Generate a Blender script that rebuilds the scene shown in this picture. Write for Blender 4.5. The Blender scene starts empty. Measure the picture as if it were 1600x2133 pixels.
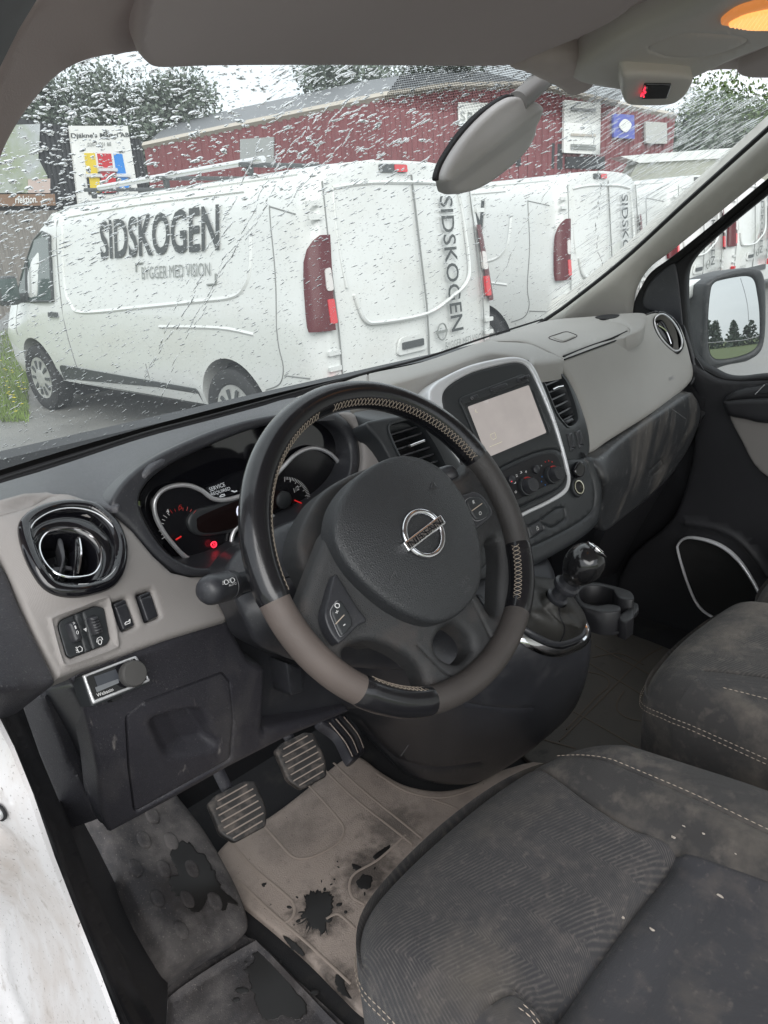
import bpy, bmesh, math, random
import numpy as np
from mathutils import Vector, Matrix, noise as mnoise
from mathutils.geometry import delaunay_2d_cdt

random.seed(7); rng = np.random.default_rng(7)
scene = bpy.context.scene
COL = scene.collection
R_ = math.radians

# ------------------------------------------------------------ camera
CAM = np.array([-.5215, -.5333, .3171]); YAW, PITCH, ROLL = R_(43.0), R_(20.8), R_(-3.6)
FPX, PW, PH = 1550.0, 1600.0, 2133.0
_cy, _sy, _cp, _sp = math.cos(YAW), math.sin(YAW), math.cos(PITCH), math.sin(PITCH)
_f = np.array([_sy*_cp, _cy*_cp, -_sp]); _r = np.array([_cy, -_sy, 0.]); _u = np.cross(_r, _f)
_cr, _sr = math.cos(ROLL), math.sin(ROLL)
CR = _cr*_r + _sr*_u; CU = -_sr*_r + _cr*_u; CF = _f
cd = bpy.data.cameras.new('camera'); cam = bpy.data.objects.new('camera', cd); COL.objects.link(cam)
cam.matrix_world = Matrix((( CR[0], CU[0], -CF[0], CAM[0]), (CR[1], CU[1], -CF[1], CAM[1]),
                           (CR[2], CU[2], -CF[2], CAM[2]), (0, 0, 0, 1)))
cd.sensor_fit = 'VERTICAL'; cd.sensor_height = 36.0; cd.lens = 36.0*FPX/PH
cd.clip_start = .02; cd.clip_end = 2000
scene.camera = cam
# ------------------------------------------------------------ light: overcast day
world = bpy.data.worlds.new('World'); scene.world = world; world.use_nodes = True
wt = world.node_tree; wt.nodes.clear()
def wn(t, **k):
    n = wt.nodes.new(t)
    for a, b in k.items(): setattr(n, a, b)
    return n
SUN_EL, SUN_ROT = R_(40), R_(212)
sky = wn('ShaderNodeTexSky'); sky.sky_type = 'NISHITA'; sky.sun_disc = False
sky.sun_elevation = SUN_EL; sky.sun_rotation = SUN_ROT
tc = wn('ShaderNodeTexCoord'); mp = wn('ShaderNodeMapping'); mp.inputs['Scale'].default_value = (1.2, 1.2, 5.0)
nz = wn('ShaderNodeTexNoise'); nz.inputs['Scale'].default_value = 1.6; nz.inputs['Detail'].default_value = 6
cr = wn('ShaderNodeValToRGB'); cr.color_ramp.elements[0].position = .3; cr.color_ramp.elements[0].color = (4.3, 4.6, 4.9, 1)
cr.color_ramp.elements[1].position = .7; cr.color_ramp.elements[1].color = (7.6, 7.8, 8.0, 1)
mx = wn('ShaderNodeMix', data_type='RGBA'); mx.inputs[0].default_value = .93
bg = wn('ShaderNodeBackground'); bg.inputs['Strength'].default_value = .1
wo = wn('ShaderNodeOutputWorld')
wt.links.new(tc.outputs['Generated'], mp.inputs[0]); wt.links.new(mp.outputs[0], nz.inputs['Vector'])
wt.links.new(nz.outputs['Fac'], cr.inputs[0]); wt.links.new(sky.outputs[0], mx.inputs[6]); wt.links.new(cr.outputs[0], mx.inputs[7])
wt.links.new(mx.outputs[2], bg.inputs['Color']); wt.links.new(bg.outputs[0], wo.inputs[0])
sd = bpy.data.lights.new('sun', 'SUN'); sd.energy = 1.5; sd.angle = R_(60); sd.color = (1, .98, .95)
sun = bpy.data.objects.new('sun', sd); COL.objects.link(sun)
_sv = Vector((math.sin(SUN_ROT)*math.cos(SUN_EL), math.cos(SUN_ROT)*math.cos(SUN_EL), math.sin(SUN_EL)))
sun.rotation_euler = _sv.to_track_quat('Z', 'Y').to_euler()
scene.view_settings.view_transform = 'Standard'; scene.view_settings.look = 'None'
scene.view_settings.exposure = 1.12; scene.view_settings.gamma = 1.0; scene.view_settings.use_curve_mapping = False
cy = scene.cycles
try:
    cy.use_denoising = True; cy.max_bounces = 10; cy.diffuse_bounces = 5; cy.glossy_bounces = 4
    cy.transmission_bounces = 8; cy.transparent_max_bounces = 12; cy.caustics_reflective = False
    cy.sample_clamp_indirect = 6; cy.blur_glossy = .5
except Exception: pass

# ------------------------------------------------------------ helpers
def ray(px, py):
    px = np.asarray(px, float); py = np.asarray(py, float)
    return CF + CR*((px-PW/2)/FPX)[..., None] - CU*((py-PH/2)/FPX)[..., None]
AX = {'x': 0, 'y': 1, 'z': 2}
def at(px, py, ax, v):
    d = ray(px, py); i = AX[ax]; return CAM + d*((v-CAM[i])/d[..., i])[..., None]
def inv(p):
    d = np.asarray(p, float)-CAM; z = d@CF
    return np.array([PW/2+FPX*(d@CR)/z, PH/2-FPX*(d@CU)/z])
class Plane:
    def __init__(s, p, n): s.p = np.array(p, float); s.n = np.array(n, float)/np.linalg.norm(n)
    def __call__(s, px, py, lift=0.):
        d = ray(px, py); t = (((s.p+s.n*lift)-CAM)@s.n)/(d@s.n); return CAM+d*np.asarray(t)[..., None]
    def normal(s, px, py): return np.broadcast_to(s.n, np.shape(px)+(3,))
class Surf:
    """smooth real surface through control points given as (px, py, axis, value)"""
    def __init__(s, ctl, reg=1e-3):
        c = np.array([(a, b) for a, b, _, _ in ctl], float); s.c = c/1000.
        d = ray(c[:, 0], c[:, 1]); t = np.array([(v-CAM[AX[a]])/d[i][AX[a]] for i, (_, _, a, v) in enumerate(ctl)])
        n = len(c); K = s.k(s.c, s.c)+np.eye(n)*reg; Pm = np.c_[np.ones(n), s.c]
        A = np.block([[K, Pm], [Pm.T, np.zeros((3, 3))]])
        s.w = np.linalg.lstsq(A, np.r_[1/t, 0, 0, 0], rcond=None)[0]; s.n_ = n
    @staticmethod
    def k(a, b):
        r2 = ((a[:, None]-b[None])**2).sum(-1); return np.where(r2 > 1e-12, .5*r2*np.log(r2+1e-20), 0)
    def t(s, px, py):
        q = np.c_[np.ravel(px), np.ravel(py)]/1000.
        v = s.k(q, s.c)@s.w[:s.n_] + s.w[s.n_] + q@s.w[s.n_+1:]
        return (1/v).reshape(np.shape(px))
    def normal(s, px, py):
        px = np.asarray(px, float); py = np.asarray(py, float); e = 2.
        a = s(px+e, py)-s(px-e, py); b = s(px, py+e)-s(px, py-e)
        n = np.cross(b, a); n /= np.linalg.norm(n, axis=-1)[..., None]+1e-12
        d = ray(px, py); return np.where(((n*d).sum(-1) > 0)[..., None], -n, n)
    def __call__(s, px, py, lift=0.):
        p = CAM + ray(px, py)*s.t(px, py)[..., None]
        return p + s.normal(px, py)*np.asarray(lift)[..., None] if np.any(lift) else p
def cr(pts, n=8, closed=True):
    """Catmull-Rom curve through points"""
    P = np.array(pts, float); m = len(P); out = []
    rg = range(m) if closed else range(m-1)
    for i in rg:
        if closed: a, b, c, d = P[(i-1) % m], P[i], P[(i+1) % m], P[(i+2) % m]
        else: a, b, c, d = P[max(i-1, 0)], P[i], P[i+1], P[min(i+2, m-1)]
        for k in range(n):
            t = k/n; out.append(.5*((2*b)+(-a+c)*t+(2*a-5*b+4*c-d)*t*t+(-a+3*b-3*c+d)*t**3))
    if not closed: out.append(P[-1])
    return np.array(out)
def rc(pts, f=.25, n=4):
    """polygon with rounded corners (f = share of the shorter side, or px if > 1)"""
    P = np.array(pts, float); m = len(P); out = []
    for i in range(m):
        a, b, c = P[i-1], P[i], P[(i+1) % m]; la, lc = np.linalg.norm(a-b), np.linalg.norm(c-b)
        r = min(f if f > 1 else f*min(la, lc), .48*la, .48*lc)
        p, q = b+(a-b)/la*r, b+(c-b)/lc*r
        for k in range(n+1):
            t = k/n; out.append((1-t)**2*p+2*t*(1-t)*b+t*t*q)
    return np.array(out)
def resamp(P, sp, closed=True):
    P = np.asarray(P, float); out = []; m = len(P)
    for i in range(m if closed else m-1):
        a, b = P[i], P[(i+1) % m]; L = np.linalg.norm(b-a)
        if L < 1e-9: continue
        k = max(1, int(math.ceil(L/sp)))
        for j in range(k): out.append(a+(b-a)*j/k)
    if not closed: out.append(P[-1])
    Q = [out[0]]
    for p in out[1:]:
        if np.linalg.norm(p-Q[-1]) > .05*sp: Q.append(p)
    if closed and np.linalg.norm(Q[-1]-Q[0]) < .05*sp: Q.pop()
    return np.array(Q)
def inside(q, P):
    x, y = q[:, 0], q[:, 1]; r = np.zeros(len(q), bool); a = P; b = np.roll(P, -1, 0)
    for (x1, y1), (x2, y2) in zip(a, b):
        if y1 == y2: continue
        c = ((y1 > y) != (y2 > y)) & (x < (x2-x1)*(y-y1)/(y2-y1)+x1); r ^= c
    return r
def dist(q, P, closed=True):
    a = P if closed else P[:-1]; b = np.roll(P, -1, 0) if closed else P[1:]
    out = np.full(len(q), 1e9)
    for p, s in zip(a, b):
        d = s-p; L = d@d
        if L < 1e-12: continue
        t = np.clip(((q-p)@d)/L, 0, 1); out = np.minimum(out, np.hypot(*(q-(p+t[:, None]*d)).T))
    return out
def offs(P, w, closed=True):
    a = np.roll(P, 1, 0); b = np.roll(P, -1, 0)
    if not closed: a[0] = P[0]; b[-1] = P[-1]
    t = b-a; t /= np.linalg.norm(t, axis=1)[:, None]+1e-9
    return P+np.c_[-t[:, 1], t[:, 0]]*w
def link(o, parent=None):
    COL.objects.link(o)
    if parent is not None: o.parent = parent
    return o
def mobj(name, verts, faces, mat, parent=None, smooth=True, angle=35):
    me = bpy.data.meshes.new(name); me.from_pydata([tuple(map(float, v)) for v in verts], [], [tuple(map(int, f)) for f in faces])
    if mat is not None:
        for m in (mat if isinstance(mat, list) else [mat]): me.materials.append(m)
    bm = bmesh.new(); bm.from_mesh(me); bmesh.ops.recalc_face_normals(bm, faces=bm.faces); bm.to_mesh(me); bm.free()
    if smooth:
        me.polygons.foreach_set('use_smooth', [True]*len(me.polygons))
        try: me.set_sharp_from_angle(angle=R_(angle))
        except Exception: pass
    return link(bpy.data.objects.new(name, me), parent)
def tag(o, label=None, cat=None, group=None, kind=None):
    if label: o['label'] = label
    if cat: o['category'] = cat
    if group: o['group'] = group
    if kind: o['kind'] = kind
    return o
def empty(name, loc=(0, 0, 0), label=None, cat=None, group=None, rz=0):
    o = bpy.data.objects.new(name, None); o.empty_display_size = .05; o.location = loc; o.rotation_euler = (0, 0, rz); COL.objects.link(o)
    tag(o, label, cat, group)
    bpy.context.view_layer.update() if rz else None
    return o
def thing(name, label, cat, group=None):
    """top-level root for a thing whose parts are modelled in world metres"""
    return empty(name, (0, 0, 0), label, cat, group)
def copy_tree(o, parent=None):
    c = o.copy(); COL.objects.link(c); c.parent = parent
    for ch in list(o.children): copy_tree(ch, c)
    return c
def drape(name, outline, surf, mat, parent=None, sp=12, edge=None, grooves=(), disp=None, holes=(), back=.01, lift=0., hole_back=None, angle=65, hole_dir=None):
    """sheet of real thickness lying on a surface: outline, rounded edge, grooves, relief, holes"""
    P = resamp(outline, sp); H = [resamp(h, min(sp, 8)) for h in holes]
    pts = [P]; loops = [(0, len(P))]; n = len(P)
    for h in H: pts.append(h); loops.append((n, len(h))); n += len(h)
    ex = []; gl_ = []
    if edge:
        R, _ = edge
        for L in [P]+H:
            for k in (.12, .4, 1.0):
                for sgn in (1, -1): ex.append(offs(L, sgn*R*k))
    for g in grooves:
        gp, w = np.asarray(g[0], float), g[1]; cl = g[3] if len(g) > 3 else False
        gp = resamp(gp, max(3., min(sp, w*1.5)), cl)
        for k, sgn in ((0, 1), (1., 1), (1., -1)):
            q_ = offs(gp, sgn*w*k, cl) if k else gp; gl_.append((q_, cl, w*.45 if k else 0, gp))
        for sgn in (1, -1): ex.append(offs(gp, sgn*w*.5, cl))
    lo, hi = P.min(0), P.max(0)
    gx, gy = np.meshgrid(np.arange(lo[0], hi[0], sp), np.arange(lo[1], hi[1], sp*.87))
    gx = gx+(np.arange(gx.shape[0]) % 2)[:, None]*sp*.5
    grid = np.c_[gx.ravel(), gy.ravel()]
    if edge: # keep coarse grid off the fine edge rows
        grid = grid[dist(grid, P) > edge[0]*1.2] if len(grid) else grid
    if ex:
        ex = np.concatenate(ex)
    q = np.concatenate([grid, ex]) if len(ex) else grid
    if len(q):
        m = inside(q, P) & (dist(q, P) > (min(.1*edge[0], 1.) if edge else .35*sp))
        for h in H: m &= ~inside(q, h) & (dist(q, h) > (min(.1*edge[0], 1.) if edge else .3*sp))
        q = q[m]
        # thin out near-duplicates
        key = np.round(q/1.2).astype(int); _, idx = np.unique(key, axis=0, return_index=True); q = q[idx]
        pts.append(q)
    E_ = [(s+i, s+(i+1) % m) for s, m in loops for i in range(m)]
    n = sum(len(p) for p in pts)
    for q_, cl, md, gp in gl_:
        ok = inside(q_, P) & (dist(q_, P) > .6)
        for h in H: ok &= ~inside(q_, h) & (dist(q_, h) > .6)
        if md: ok &= dist(q_, gp, cl) > md*1.8
        idx = np.where(ok)[0]; mp0 = {int(i): n+k for k, i in enumerate(idx)}
        for i in idx:
            j = (i+1) % len(q_) if cl else i+1
            if int(j) in mp0: E_.append((mp0[int(i)], mp0[int(j)]))
        if len(idx): pts.append(q_[idx]); n += len(idx)
    A = np.concatenate(pts)
    vo, eo, fo, *_x = delaunay_2d_cdt([Vector(p) for p in A], E_, [], 0, 1e-4)
    V = np.array([tuple(v) for v in vo]); F = np.array([tuple(f) for f in fo])
    cen = V[F].mean(1); keep = inside(cen, P)
    for h in H: keep &= ~inside(cen, h)
    F = F[keep]
    h_ = np.full(len(V), float(lift))
    if edge:
        R, dp = edge; d = dist(V, P)
        for L in H: d = np.minimum(d, dist(V, L))
        x = np.clip(1-d/R, 0, 1); h_ -= dp*(1-np.sqrt(np.clip(1-x*x, 0, 1)))
    for g in grooves:
        gp, w, dp = np.asarray(g[0], float), g[1], g[2]; cl = g[3] if len(g) > 3 else False
        d = dist(V, gp, cl); h_ -= dp*np.clip(1-d/w, 0, 1)**.8
    if disp is not None: h_ += disp(V[:, 0], V[:, 1])
    W = surf(V[:, 0], V[:, 1]); N = surf.normal(V[:, 0], V[:, 1]); X = W+N*h_[:, None]
    used = np.unique(F); mp_ = -np.ones(len(V), int); mp_[used] = np.arange(len(used)); X = X[used]; N = N[used]; F = mp_[F]
    faces = [list(f) for f in F]
    # walls along open borders
    if back:
        cnt = {}
        for f in F:
            for i in range(3):
                a, b = int(f[i]), int(f[(i+1) % 3]); cnt.setdefault((min(a, b), max(a, b)), []).append((a, b))
        bd = [v[0] for v in cnt.values() if len(v) == 1]
        holeset = [ (inside(V[used], offs(h, 0)) | (dist(V[used], h) < .2)) for h in H] if (H and hole_back is not None) else []
        bv = {}; X2 = list(X)
        nb = N.mean(0); nb /= np.linalg.norm(nb)
        for a, b in bd:
            for v in (a, b):
                if v not in bv:
                    bk = nb*back
                    for hs in holeset:
                        if hs[v]: bk = nb*hole_back if hole_dir is None else -np.array(hole_dir, float)
                    bv[v] = len(X2); X2.append(X[v]-bk)
            faces.append([b, a, bv[a], bv[b]])
        X = np.array(X2)
    return mobj(name, X, faces, mat, parent, angle=angle)
def frames(P, closed):
    P = np.asarray(P, float); n = len(P)
    a = np.roll(P, 1, 0); b = np.roll(P, -1, 0)
    if not closed: a[0] = P[0]; b[-1] = P[-1]
    T = b-a; T /= np.linalg.norm(T, axis=1)[:, None]+1e-12
    return T
def tube3(name, P, r, mat, parent=None, closed=False, sides=8, cap=True, up=None, flat=1.):
    """swept round (or flattened) bar through 3-D points; r may be a list"""
    P = np.asarray(P, float); n = len(P); T = frames(P, closed); r = np.broadcast_to(np.asarray(r, float), (n,))
    ref = np.array(up if up is not None else ([0, 0, 1.] if abs(T[0][2]) < .9 else [0, 1., 0])); V = []; prev = None
    for i in range(n):
        if up is not None: u = ref-T[i]*(ref@T[i])
        else:
            u = (ref if prev is None else prev); u = u-T[i]*(u@T[i])
        u /= np.linalg.norm(u)+1e-12; prev = u; w = np.cross(T[i], u)
        for k in range(sides):
            th = 2*math.pi*k/sides; V.append(P[i]+r[i]*(flat*math.cos(th)*u+math.sin(th)*w))
    F = []
    for i in range(n if closed else n-1):
        for k in range(sides):
            a = i*sides+k; b = i*sides+(k+1) % sides; c = ((i+1) % n)*sides+(k+1) % sides; d = ((i+1) % n)*sides+k
            F.append((a, b, c, d))
    if not closed and cap: F.append(tuple(range(sides))); F.append(tuple((n-1)*sides+k for k in range(sides))[::-1])
    return mobj(name, V, F, mat, parent, angle=50)
def wire(name, pts, surf, r, mat, parent=None, closed=False, lift=0., sides=6, smooth=0, flat=1., up=None):
    P = np.asarray(pts, float)
    if smooth: P = cr(P, smooth, closed)
    X = surf(P[:, 0], P[:, 1], lift)
    return tube3(name, X, r, mat, parent, closed, sides, up=up, flat=flat)
def lathe(name, prof, o, axis, mat, parent=None, seg=32, angle=40):
    """prof: (distance along axis, radius)"""
    ax = Vector(axis).normalized(); q = ax.to_track_quat('Z', 'Y'); ex, ey = q@Vector((1, 0, 0)), q@Vector((0, 1, 0)); o = Vector(o)
    V = []; F = []
    for h, r in prof:
        for k in range(seg):
            th = 2*math.pi*k/seg; V.append(o+ax*h+(ex*math.cos(th)+ey*math.sin(th))*max(r, 1e-5))
    for i in range(len(prof)-1):
        for k in range(seg): F.append((i*seg+k, i*seg+(k+1) % seg, (i+1)*seg+(k+1) % seg, (i+1)*seg+k))
    F.append(tuple(range(seg))); F.append(tuple((len(prof)-1)*seg+k for k in range(seg)))
    return mobj(name, V, F, mat, parent, angle=angle)
def band(name, outline, surf, prof, mat, parent=None, closed=True, smooth=0, sp=10):
    """moulding swept round an outline lying on a surface; prof: list of (outward metres, lift metres)"""
    P = np.asarray(outline, float)
    if smooth: P = cr(P, smooth, closed)
    P = resamp(P, sp, closed); X = surf(P[:, 0], P[:, 1]); N = surf.normal(P[:, 0], P[:, 1]); T = frames(X, closed)
    O = np.cross(T, N); O /= np.linalg.norm(O, axis=1)[:, None]
    c = X.mean(0)
    if ((X-c)*O).sum() < 0: O = -O
    n, m = len(X), len(prof); V = [X[i]+O[i]*a+N[i]*b for i in range(n) for a, b in prof]
    F = [(i*m+k, i*m+k+1, ((i+1) % n)*m+k+1, ((i+1) % n)*m+k) for i in range(n if closed else n-1) for k in range(m-1)]
    return mobj(name, V, F, mat, parent, angle=40)
_tc = {}
def textmesh(s, bold=0.):
    k = (s, bold)
    if k not in _tc:
        cu = bpy.data.curves.new('t', 'FONT'); cu.body = s; cu.extrude = 0.; cu.resolution_u = 3; cu.offset = bold
        o = bpy.data.objects.new('t', cu); COL.objects.link(o); bpy.context.view_layer.update()
        me = bpy.data.meshes.new_from_object(o.evaluated_get(bpy.context.evaluated_depsgraph_get()))
        V = np.array([tuple(v.co[:2]) for v in me.vertices]); F = [tuple(p.vertices) for p in me.polygons]
        bpy.data.objects.remove(o); bpy.data.meshes.remove(me)
        if len(V): V = (V-V.min(0))/(V.max(0)-V.min(0)+1e-9)
        _tc[k] = (V, F)
    return _tc[k]
def text4(name, s, BL, BR, TL, mat, parent=None, thick=.0003, bold=0.):
    """lettering laid in the parallelogram BL, BR, TL (3-D)"""
    V, F = textmesh(s, bold); BL, BR, TL = map(lambda a: np.array(a, float), (BL, BR, TL))
    n = np.cross(BR-BL, TL-BL); n /= np.linalg.norm(n)
    if n@(CAM-BL) < 0: n = -n
    X = BL+V[:, :1]*(BR-BL)+V[:, 1:]*(TL-BL)+n*thick
    return mobj(name, X, F, mat, parent, smooth=False)
def textp(name, s, bl, br, tl, surf, mat, parent=None, lift=.0004, bold=0.):
    q = [surf(np.float64(p[0]), np.float64(p[1]), lift) for p in (bl, br, tl)]
    return text4(name, s, *q, mat, parent, 0., bold)
def boxm(name, c, s, mat, parent=None, rot=None, bev=0.):
    V = [Vector((x*s[0]/2, y*s[1]/2, z*s[2]/2)) for x in (-1, 1) for y in (-1, 1) for z in (-1, 1)]
    me = bpy.data.meshes.new(name); bm = bmesh.new(); vs = [bm.verts.new(v) for v in V]
    for f in ((0, 1, 3, 2), (4, 6, 7, 5), (0, 4, 5, 1), (2, 3, 7, 6), (0, 2, 6, 4), (1, 5, 7, 3)): bm.faces.new([vs[i] for i in f])
    if bev: bmesh.ops.bevel(bm, geom=list(bm.edges), offset=bev, segments=2, profile=.5, affect='EDGES')
    M_ = Matrix.Translation(c) @ (rot.to_4x4() if rot is not None else Matrix.Identity(4))
    bm.transform(M_); bmesh.ops.recalc_face_normals(bm, faces=bm.faces); bm.to_mesh(me); bm.free(); me.materials.append(mat)
    if bev:
        me.polygons.foreach_set('use_smooth', [True]*len(me.polygons)); me.set_sharp_from_angle(angle=R_(40))
    return link(bpy.data.objects.new(name, me), parent)

# ------------------------------------------------------------ materials
def mat(name, col, rough=.5, metal=0., grain=None, dust=None, var=None, coat=0., spec=.5, emit=None, sheen=0., stains=()):
    """grain=(scale, strength, kind)  dust=[(colour, scale, low, high, amount, stretch)...]  var=(scale, amount)"""
    m = bpy.data.materials.new(name); m.use_nodes = True; nt = m.node_tree; b = nt.nodes['Principled BSDF']
    def N(t, **k):
        n = nt.nodes.new(t)
        for a, v in k.items(): setattr(n, a, v)
        return n
    L = nt.links.new
    b.inputs['Base Color'].default_value = (*col, 1); b.inputs['Roughness'].default_value = rough; b.inputs['Metallic'].default_value = metal
    b.inputs['Coat Weight'].default_value = coat; b.inputs['Specular IOR Level'].default_value = spec; b.inputs['Sheen Weight'].default_value = sheen
    tcn = N('ShaderNodeTexCoord'); csock = None; rsock = None
    def noise(scale, detail=5, stretch=None, rough_=.55):
        n = N('ShaderNodeTexNoise'); n.inputs['Scale'].default_value = scale; n.inputs['Detail'].default_value = detail; n.inputs['Roughness'].default_value = rough_
        if stretch:
            mpp = N('ShaderNodeMapping'); mpp.inputs['Scale'].default_value = stretch; L(tcn.outputs['Object'], mpp.inputs[0]); L(mpp.outputs[0], n.inputs['Vector'])
        else: L(tcn.outputs['Object'], n.inputs['Vector'])
        return n
    rgb = N('ShaderNodeRGB'); rgb.outputs[0].default_value = (*col, 1); csock = rgb.outputs[0]
    if var:
        n = noise(var[0]); r = N('ShaderNodeMapRange'); r.inputs[1].default_value = .3; r.inputs[2].default_value = .7; r.inputs[3].default_value = 1-var[1]; r.inputs[4].default_value = 1+var[1]
        L(n.outputs['Fac'], r.inputs[0]); mm = N('ShaderNodeVectorMath', operation='SCALE'); L(csock, mm.inputs[0]); L(r.outputs[0], mm.inputs['Scale']); csock = mm.outputs[0]
    for dd in (dust or []):
        dc, sc, lo, hi, am = dd[:5]; n = noise(sc, 8, dd[5] if len(dd) > 5 else None, .62)
        r = N('ShaderNodeMapRange'); r.inputs[1].default_value = lo; r.inputs[2].default_value = hi; r.inputs[4].default_value = am; L(n.outputs['Fac'], r.inputs[0])
        x = N('ShaderNodeMix', data_type='RGBA'); L(r.outputs[0], x.inputs[0]); L(csock, x.inputs[6]); x.inputs[7].default_value = (*dc, 1); csock = x.outputs[2]
        if rsock is None:
            q = N('ShaderNodeMapRange'); q.inputs[3].default_value = rough; q.inputs[4].default_value = min(1, rough+.35); L(r.outputs[0], q.inputs[0]); rsock = q.outputs[0]
    for (cx_, cy2, cz_, r0, r1, sc_, am_) in stains:   # damp stain of its own ragged shape
        vs = N('ShaderNodeVectorMath', operation='SUBTRACT'); L(tcn.outputs['Object'], vs.inputs[0]); vs.inputs[1].default_value = (cx_, cy2, cz_)
        ln = N('ShaderNodeVectorMath', operation='LENGTH'); L(vs.outputs[0], ln.inputs[0]); n = noise(55, 6); ma = N('ShaderNodeMath', operation='MULTIPLY_ADD'); L(n.outputs['Fac'], ma.inputs[0]); ma.inputs[1].default_value = -r1*1.6; L(ln.outputs['Value'], ma.inputs[2])
        r = N('ShaderNodeMapRange'); r.inputs[1].default_value = r0-r1*.8; r.inputs[2].default_value = r1-r1*.8; r.inputs[3].default_value = am_; r.inputs[4].default_value = 0.; L(ma.outputs[0], r.inputs[0])
        x = N('ShaderNodeMix', data_type='RGBA'); L(r.outputs[0], x.inputs[0]); L(csock, x.inputs[6]); x.inputs[7].default_value = (*sc_, 1); csock = x.outputs[2]
    L(csock, b.inputs['Base Color'])
    if rsock: L(rsock, b.inputs['Roughness'])
    if grain:
        sc, st, kd = grain
        if kd == 'leather': g = N('ShaderNodeTexVoronoi'); g.feature = 'DISTANCE_TO_EDGE'; g.inputs['Scale'].default_value = sc; L(tcn.outputs['Object'], g.inputs['Vector']); out = g.outputs['Distance']
        elif kd == 'weave':
            g = N('ShaderNodeTexMagic'); g.turbulence_depth = 1; g.inputs['Scale'].default_value = sc; L(tcn.outputs['Object'], g.inputs['Vector']); out = g.outputs['Fac']
        else: g = noise(sc, 3); out = g.outputs['Fac']
        bp = N('ShaderNodeBump'); bp.inputs['Strength'].default_value = st; bp.inputs['Distance'].default_value = 1.0/sc if kd != 'noise' else .8/sc
        L(out, bp.inputs['Height']); L(bp.outputs[0], b.inputs['Normal'])
    if emit: b.inputs['Emission Color'].default_value = (*emit[0], 1); b.inputs['Emission Strength'].default_value = emit[1]
    return m
DB = (.20, .165, .14)       # dried mud
DG = (.34, .33, .32)        # pale scuffs
m_taupe = mat('taupe_plastic', (.30, .28, .27), .55, grain=(900, .35, 'weave'), dust=[((.30, .28, .26), 6, .5, .75, .3)])
m_taupe2 = mat('taupe_plastic_passenger', (.35, .34, .32), .55, grain=(1100, .25, 'noise'), var=(5, .05))
m_dark = mat('dark_plastic', (.037, .037, .045), .40, spec=.8, grain=(620, .5, 'leather'), dust=[((.13, .125, .125), 10, .52, .74, .32), (DG, 420, .60, .68, .4)])
m_darkS = mat('dark_smooth_plastic', (.030, .031, .036), .36, grain=(1500, .25, 'noise'), var=(9, .15), dust=[((.13, .125, .12), 18, .54, .76, .28), (DG, 600, .62, .70, .35)])
m_stack = mat('centre_stack_plastic', (.030, .033, .036), .42, grain=(1500, .15, 'noise'))
m_low = mat('scuffed_dark_plastic', (.038, .037, .045), .40, grain=(620, .45, 'leather'), dust=[((.15, .14, .135), 8, .52, .70, .45, (1, 1, .45)), ((.36, .33, .31), 38, .64, .74, .55, (2.2, 1, .45)), (DG, 500, .61, .68, .35)])
m_glove = mat('glovebox_plastic', (.045, .047, .050), .36, grain=(900, .3, 'noise'), dust=[((.20, .18, .16), 9, .50, .66, .6, (1, 1, .3)), (DG, 90, .58, .68, .3, (1, 1, .3))])
m_black = mat('black_void_plastic', (.008, .008, .010), .6)
m_piano = mat('piano_black', (.006, .006, .008), .06, coat=.6)
m_gap = mat('shadow_gap_rubber', (.01, .01, .011), .8)
m_rubber = mat('door_seal_rubber', (.022, .022, .025), .55, dust=[((.16, .15, .15), 8, .5, .75, .35)], var=(20, .2))
m_chrome = mat('chrome', (.78, .78, .80), .09, 1.)
m_silver = mat('satin_silver', (.72, .725, .74), .34, .6)
m_silverp = mat('silver_paint', (.72, .73, .75), .30, .2, coat=.3)
m_leather = mat('black_leather', (.010, .010, .012), .24, grain=(700, .06, 'noise'), coat=.3, dust=[((.05, .045, .045), 30, .55, .8, .3)])
m_grip = mat('worn_taupe_grip', (.125, .102, .092), .5, grain=(800, .4, 'leather'), var=(12, .15))
m_spoke = mat('steering_spoke_plastic', (.036, .037, .039), .5, grain=(620, .5, 'leather'), dust=[((.13, .10, .085), 16, .52, .75, .4)])
m_airbag = mat('airbag_cover_plastic', (.034, .036, .039), .40, grain=(430, .35, 'leather'), dust=[(DG, 500, .72, .77, .3)])
m_thread = mat('cream_thread', (.44, .37, .30), .7)
m_white = mat('white_print', (.75, .75, .75), .6)
m_gprint = mat('grey_print', (.30, .30, .31), .6)
m_redprint = mat('red_print', (.45, .02, .015), .5)
m_blueprint = mat('blue_print', (.02, .12, .35), .5)
m_ledred = mat('lit_red_symbol', (.6, .01, .02), .4, emit=((1, .02, .05), 1.1))
m_ledw = mat('lit_white_display', (.4, .4, .45), .4, emit=((.75, .78, .95), .5))
m_neered = mat('red_needle', (.7, .02, .02), .4, emit=((1, .03, .03), .15))
m_leddim = mat('dim_display_text', (.2, .2, .2), .4, emit=((.8, .85, .9), .22))
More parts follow.
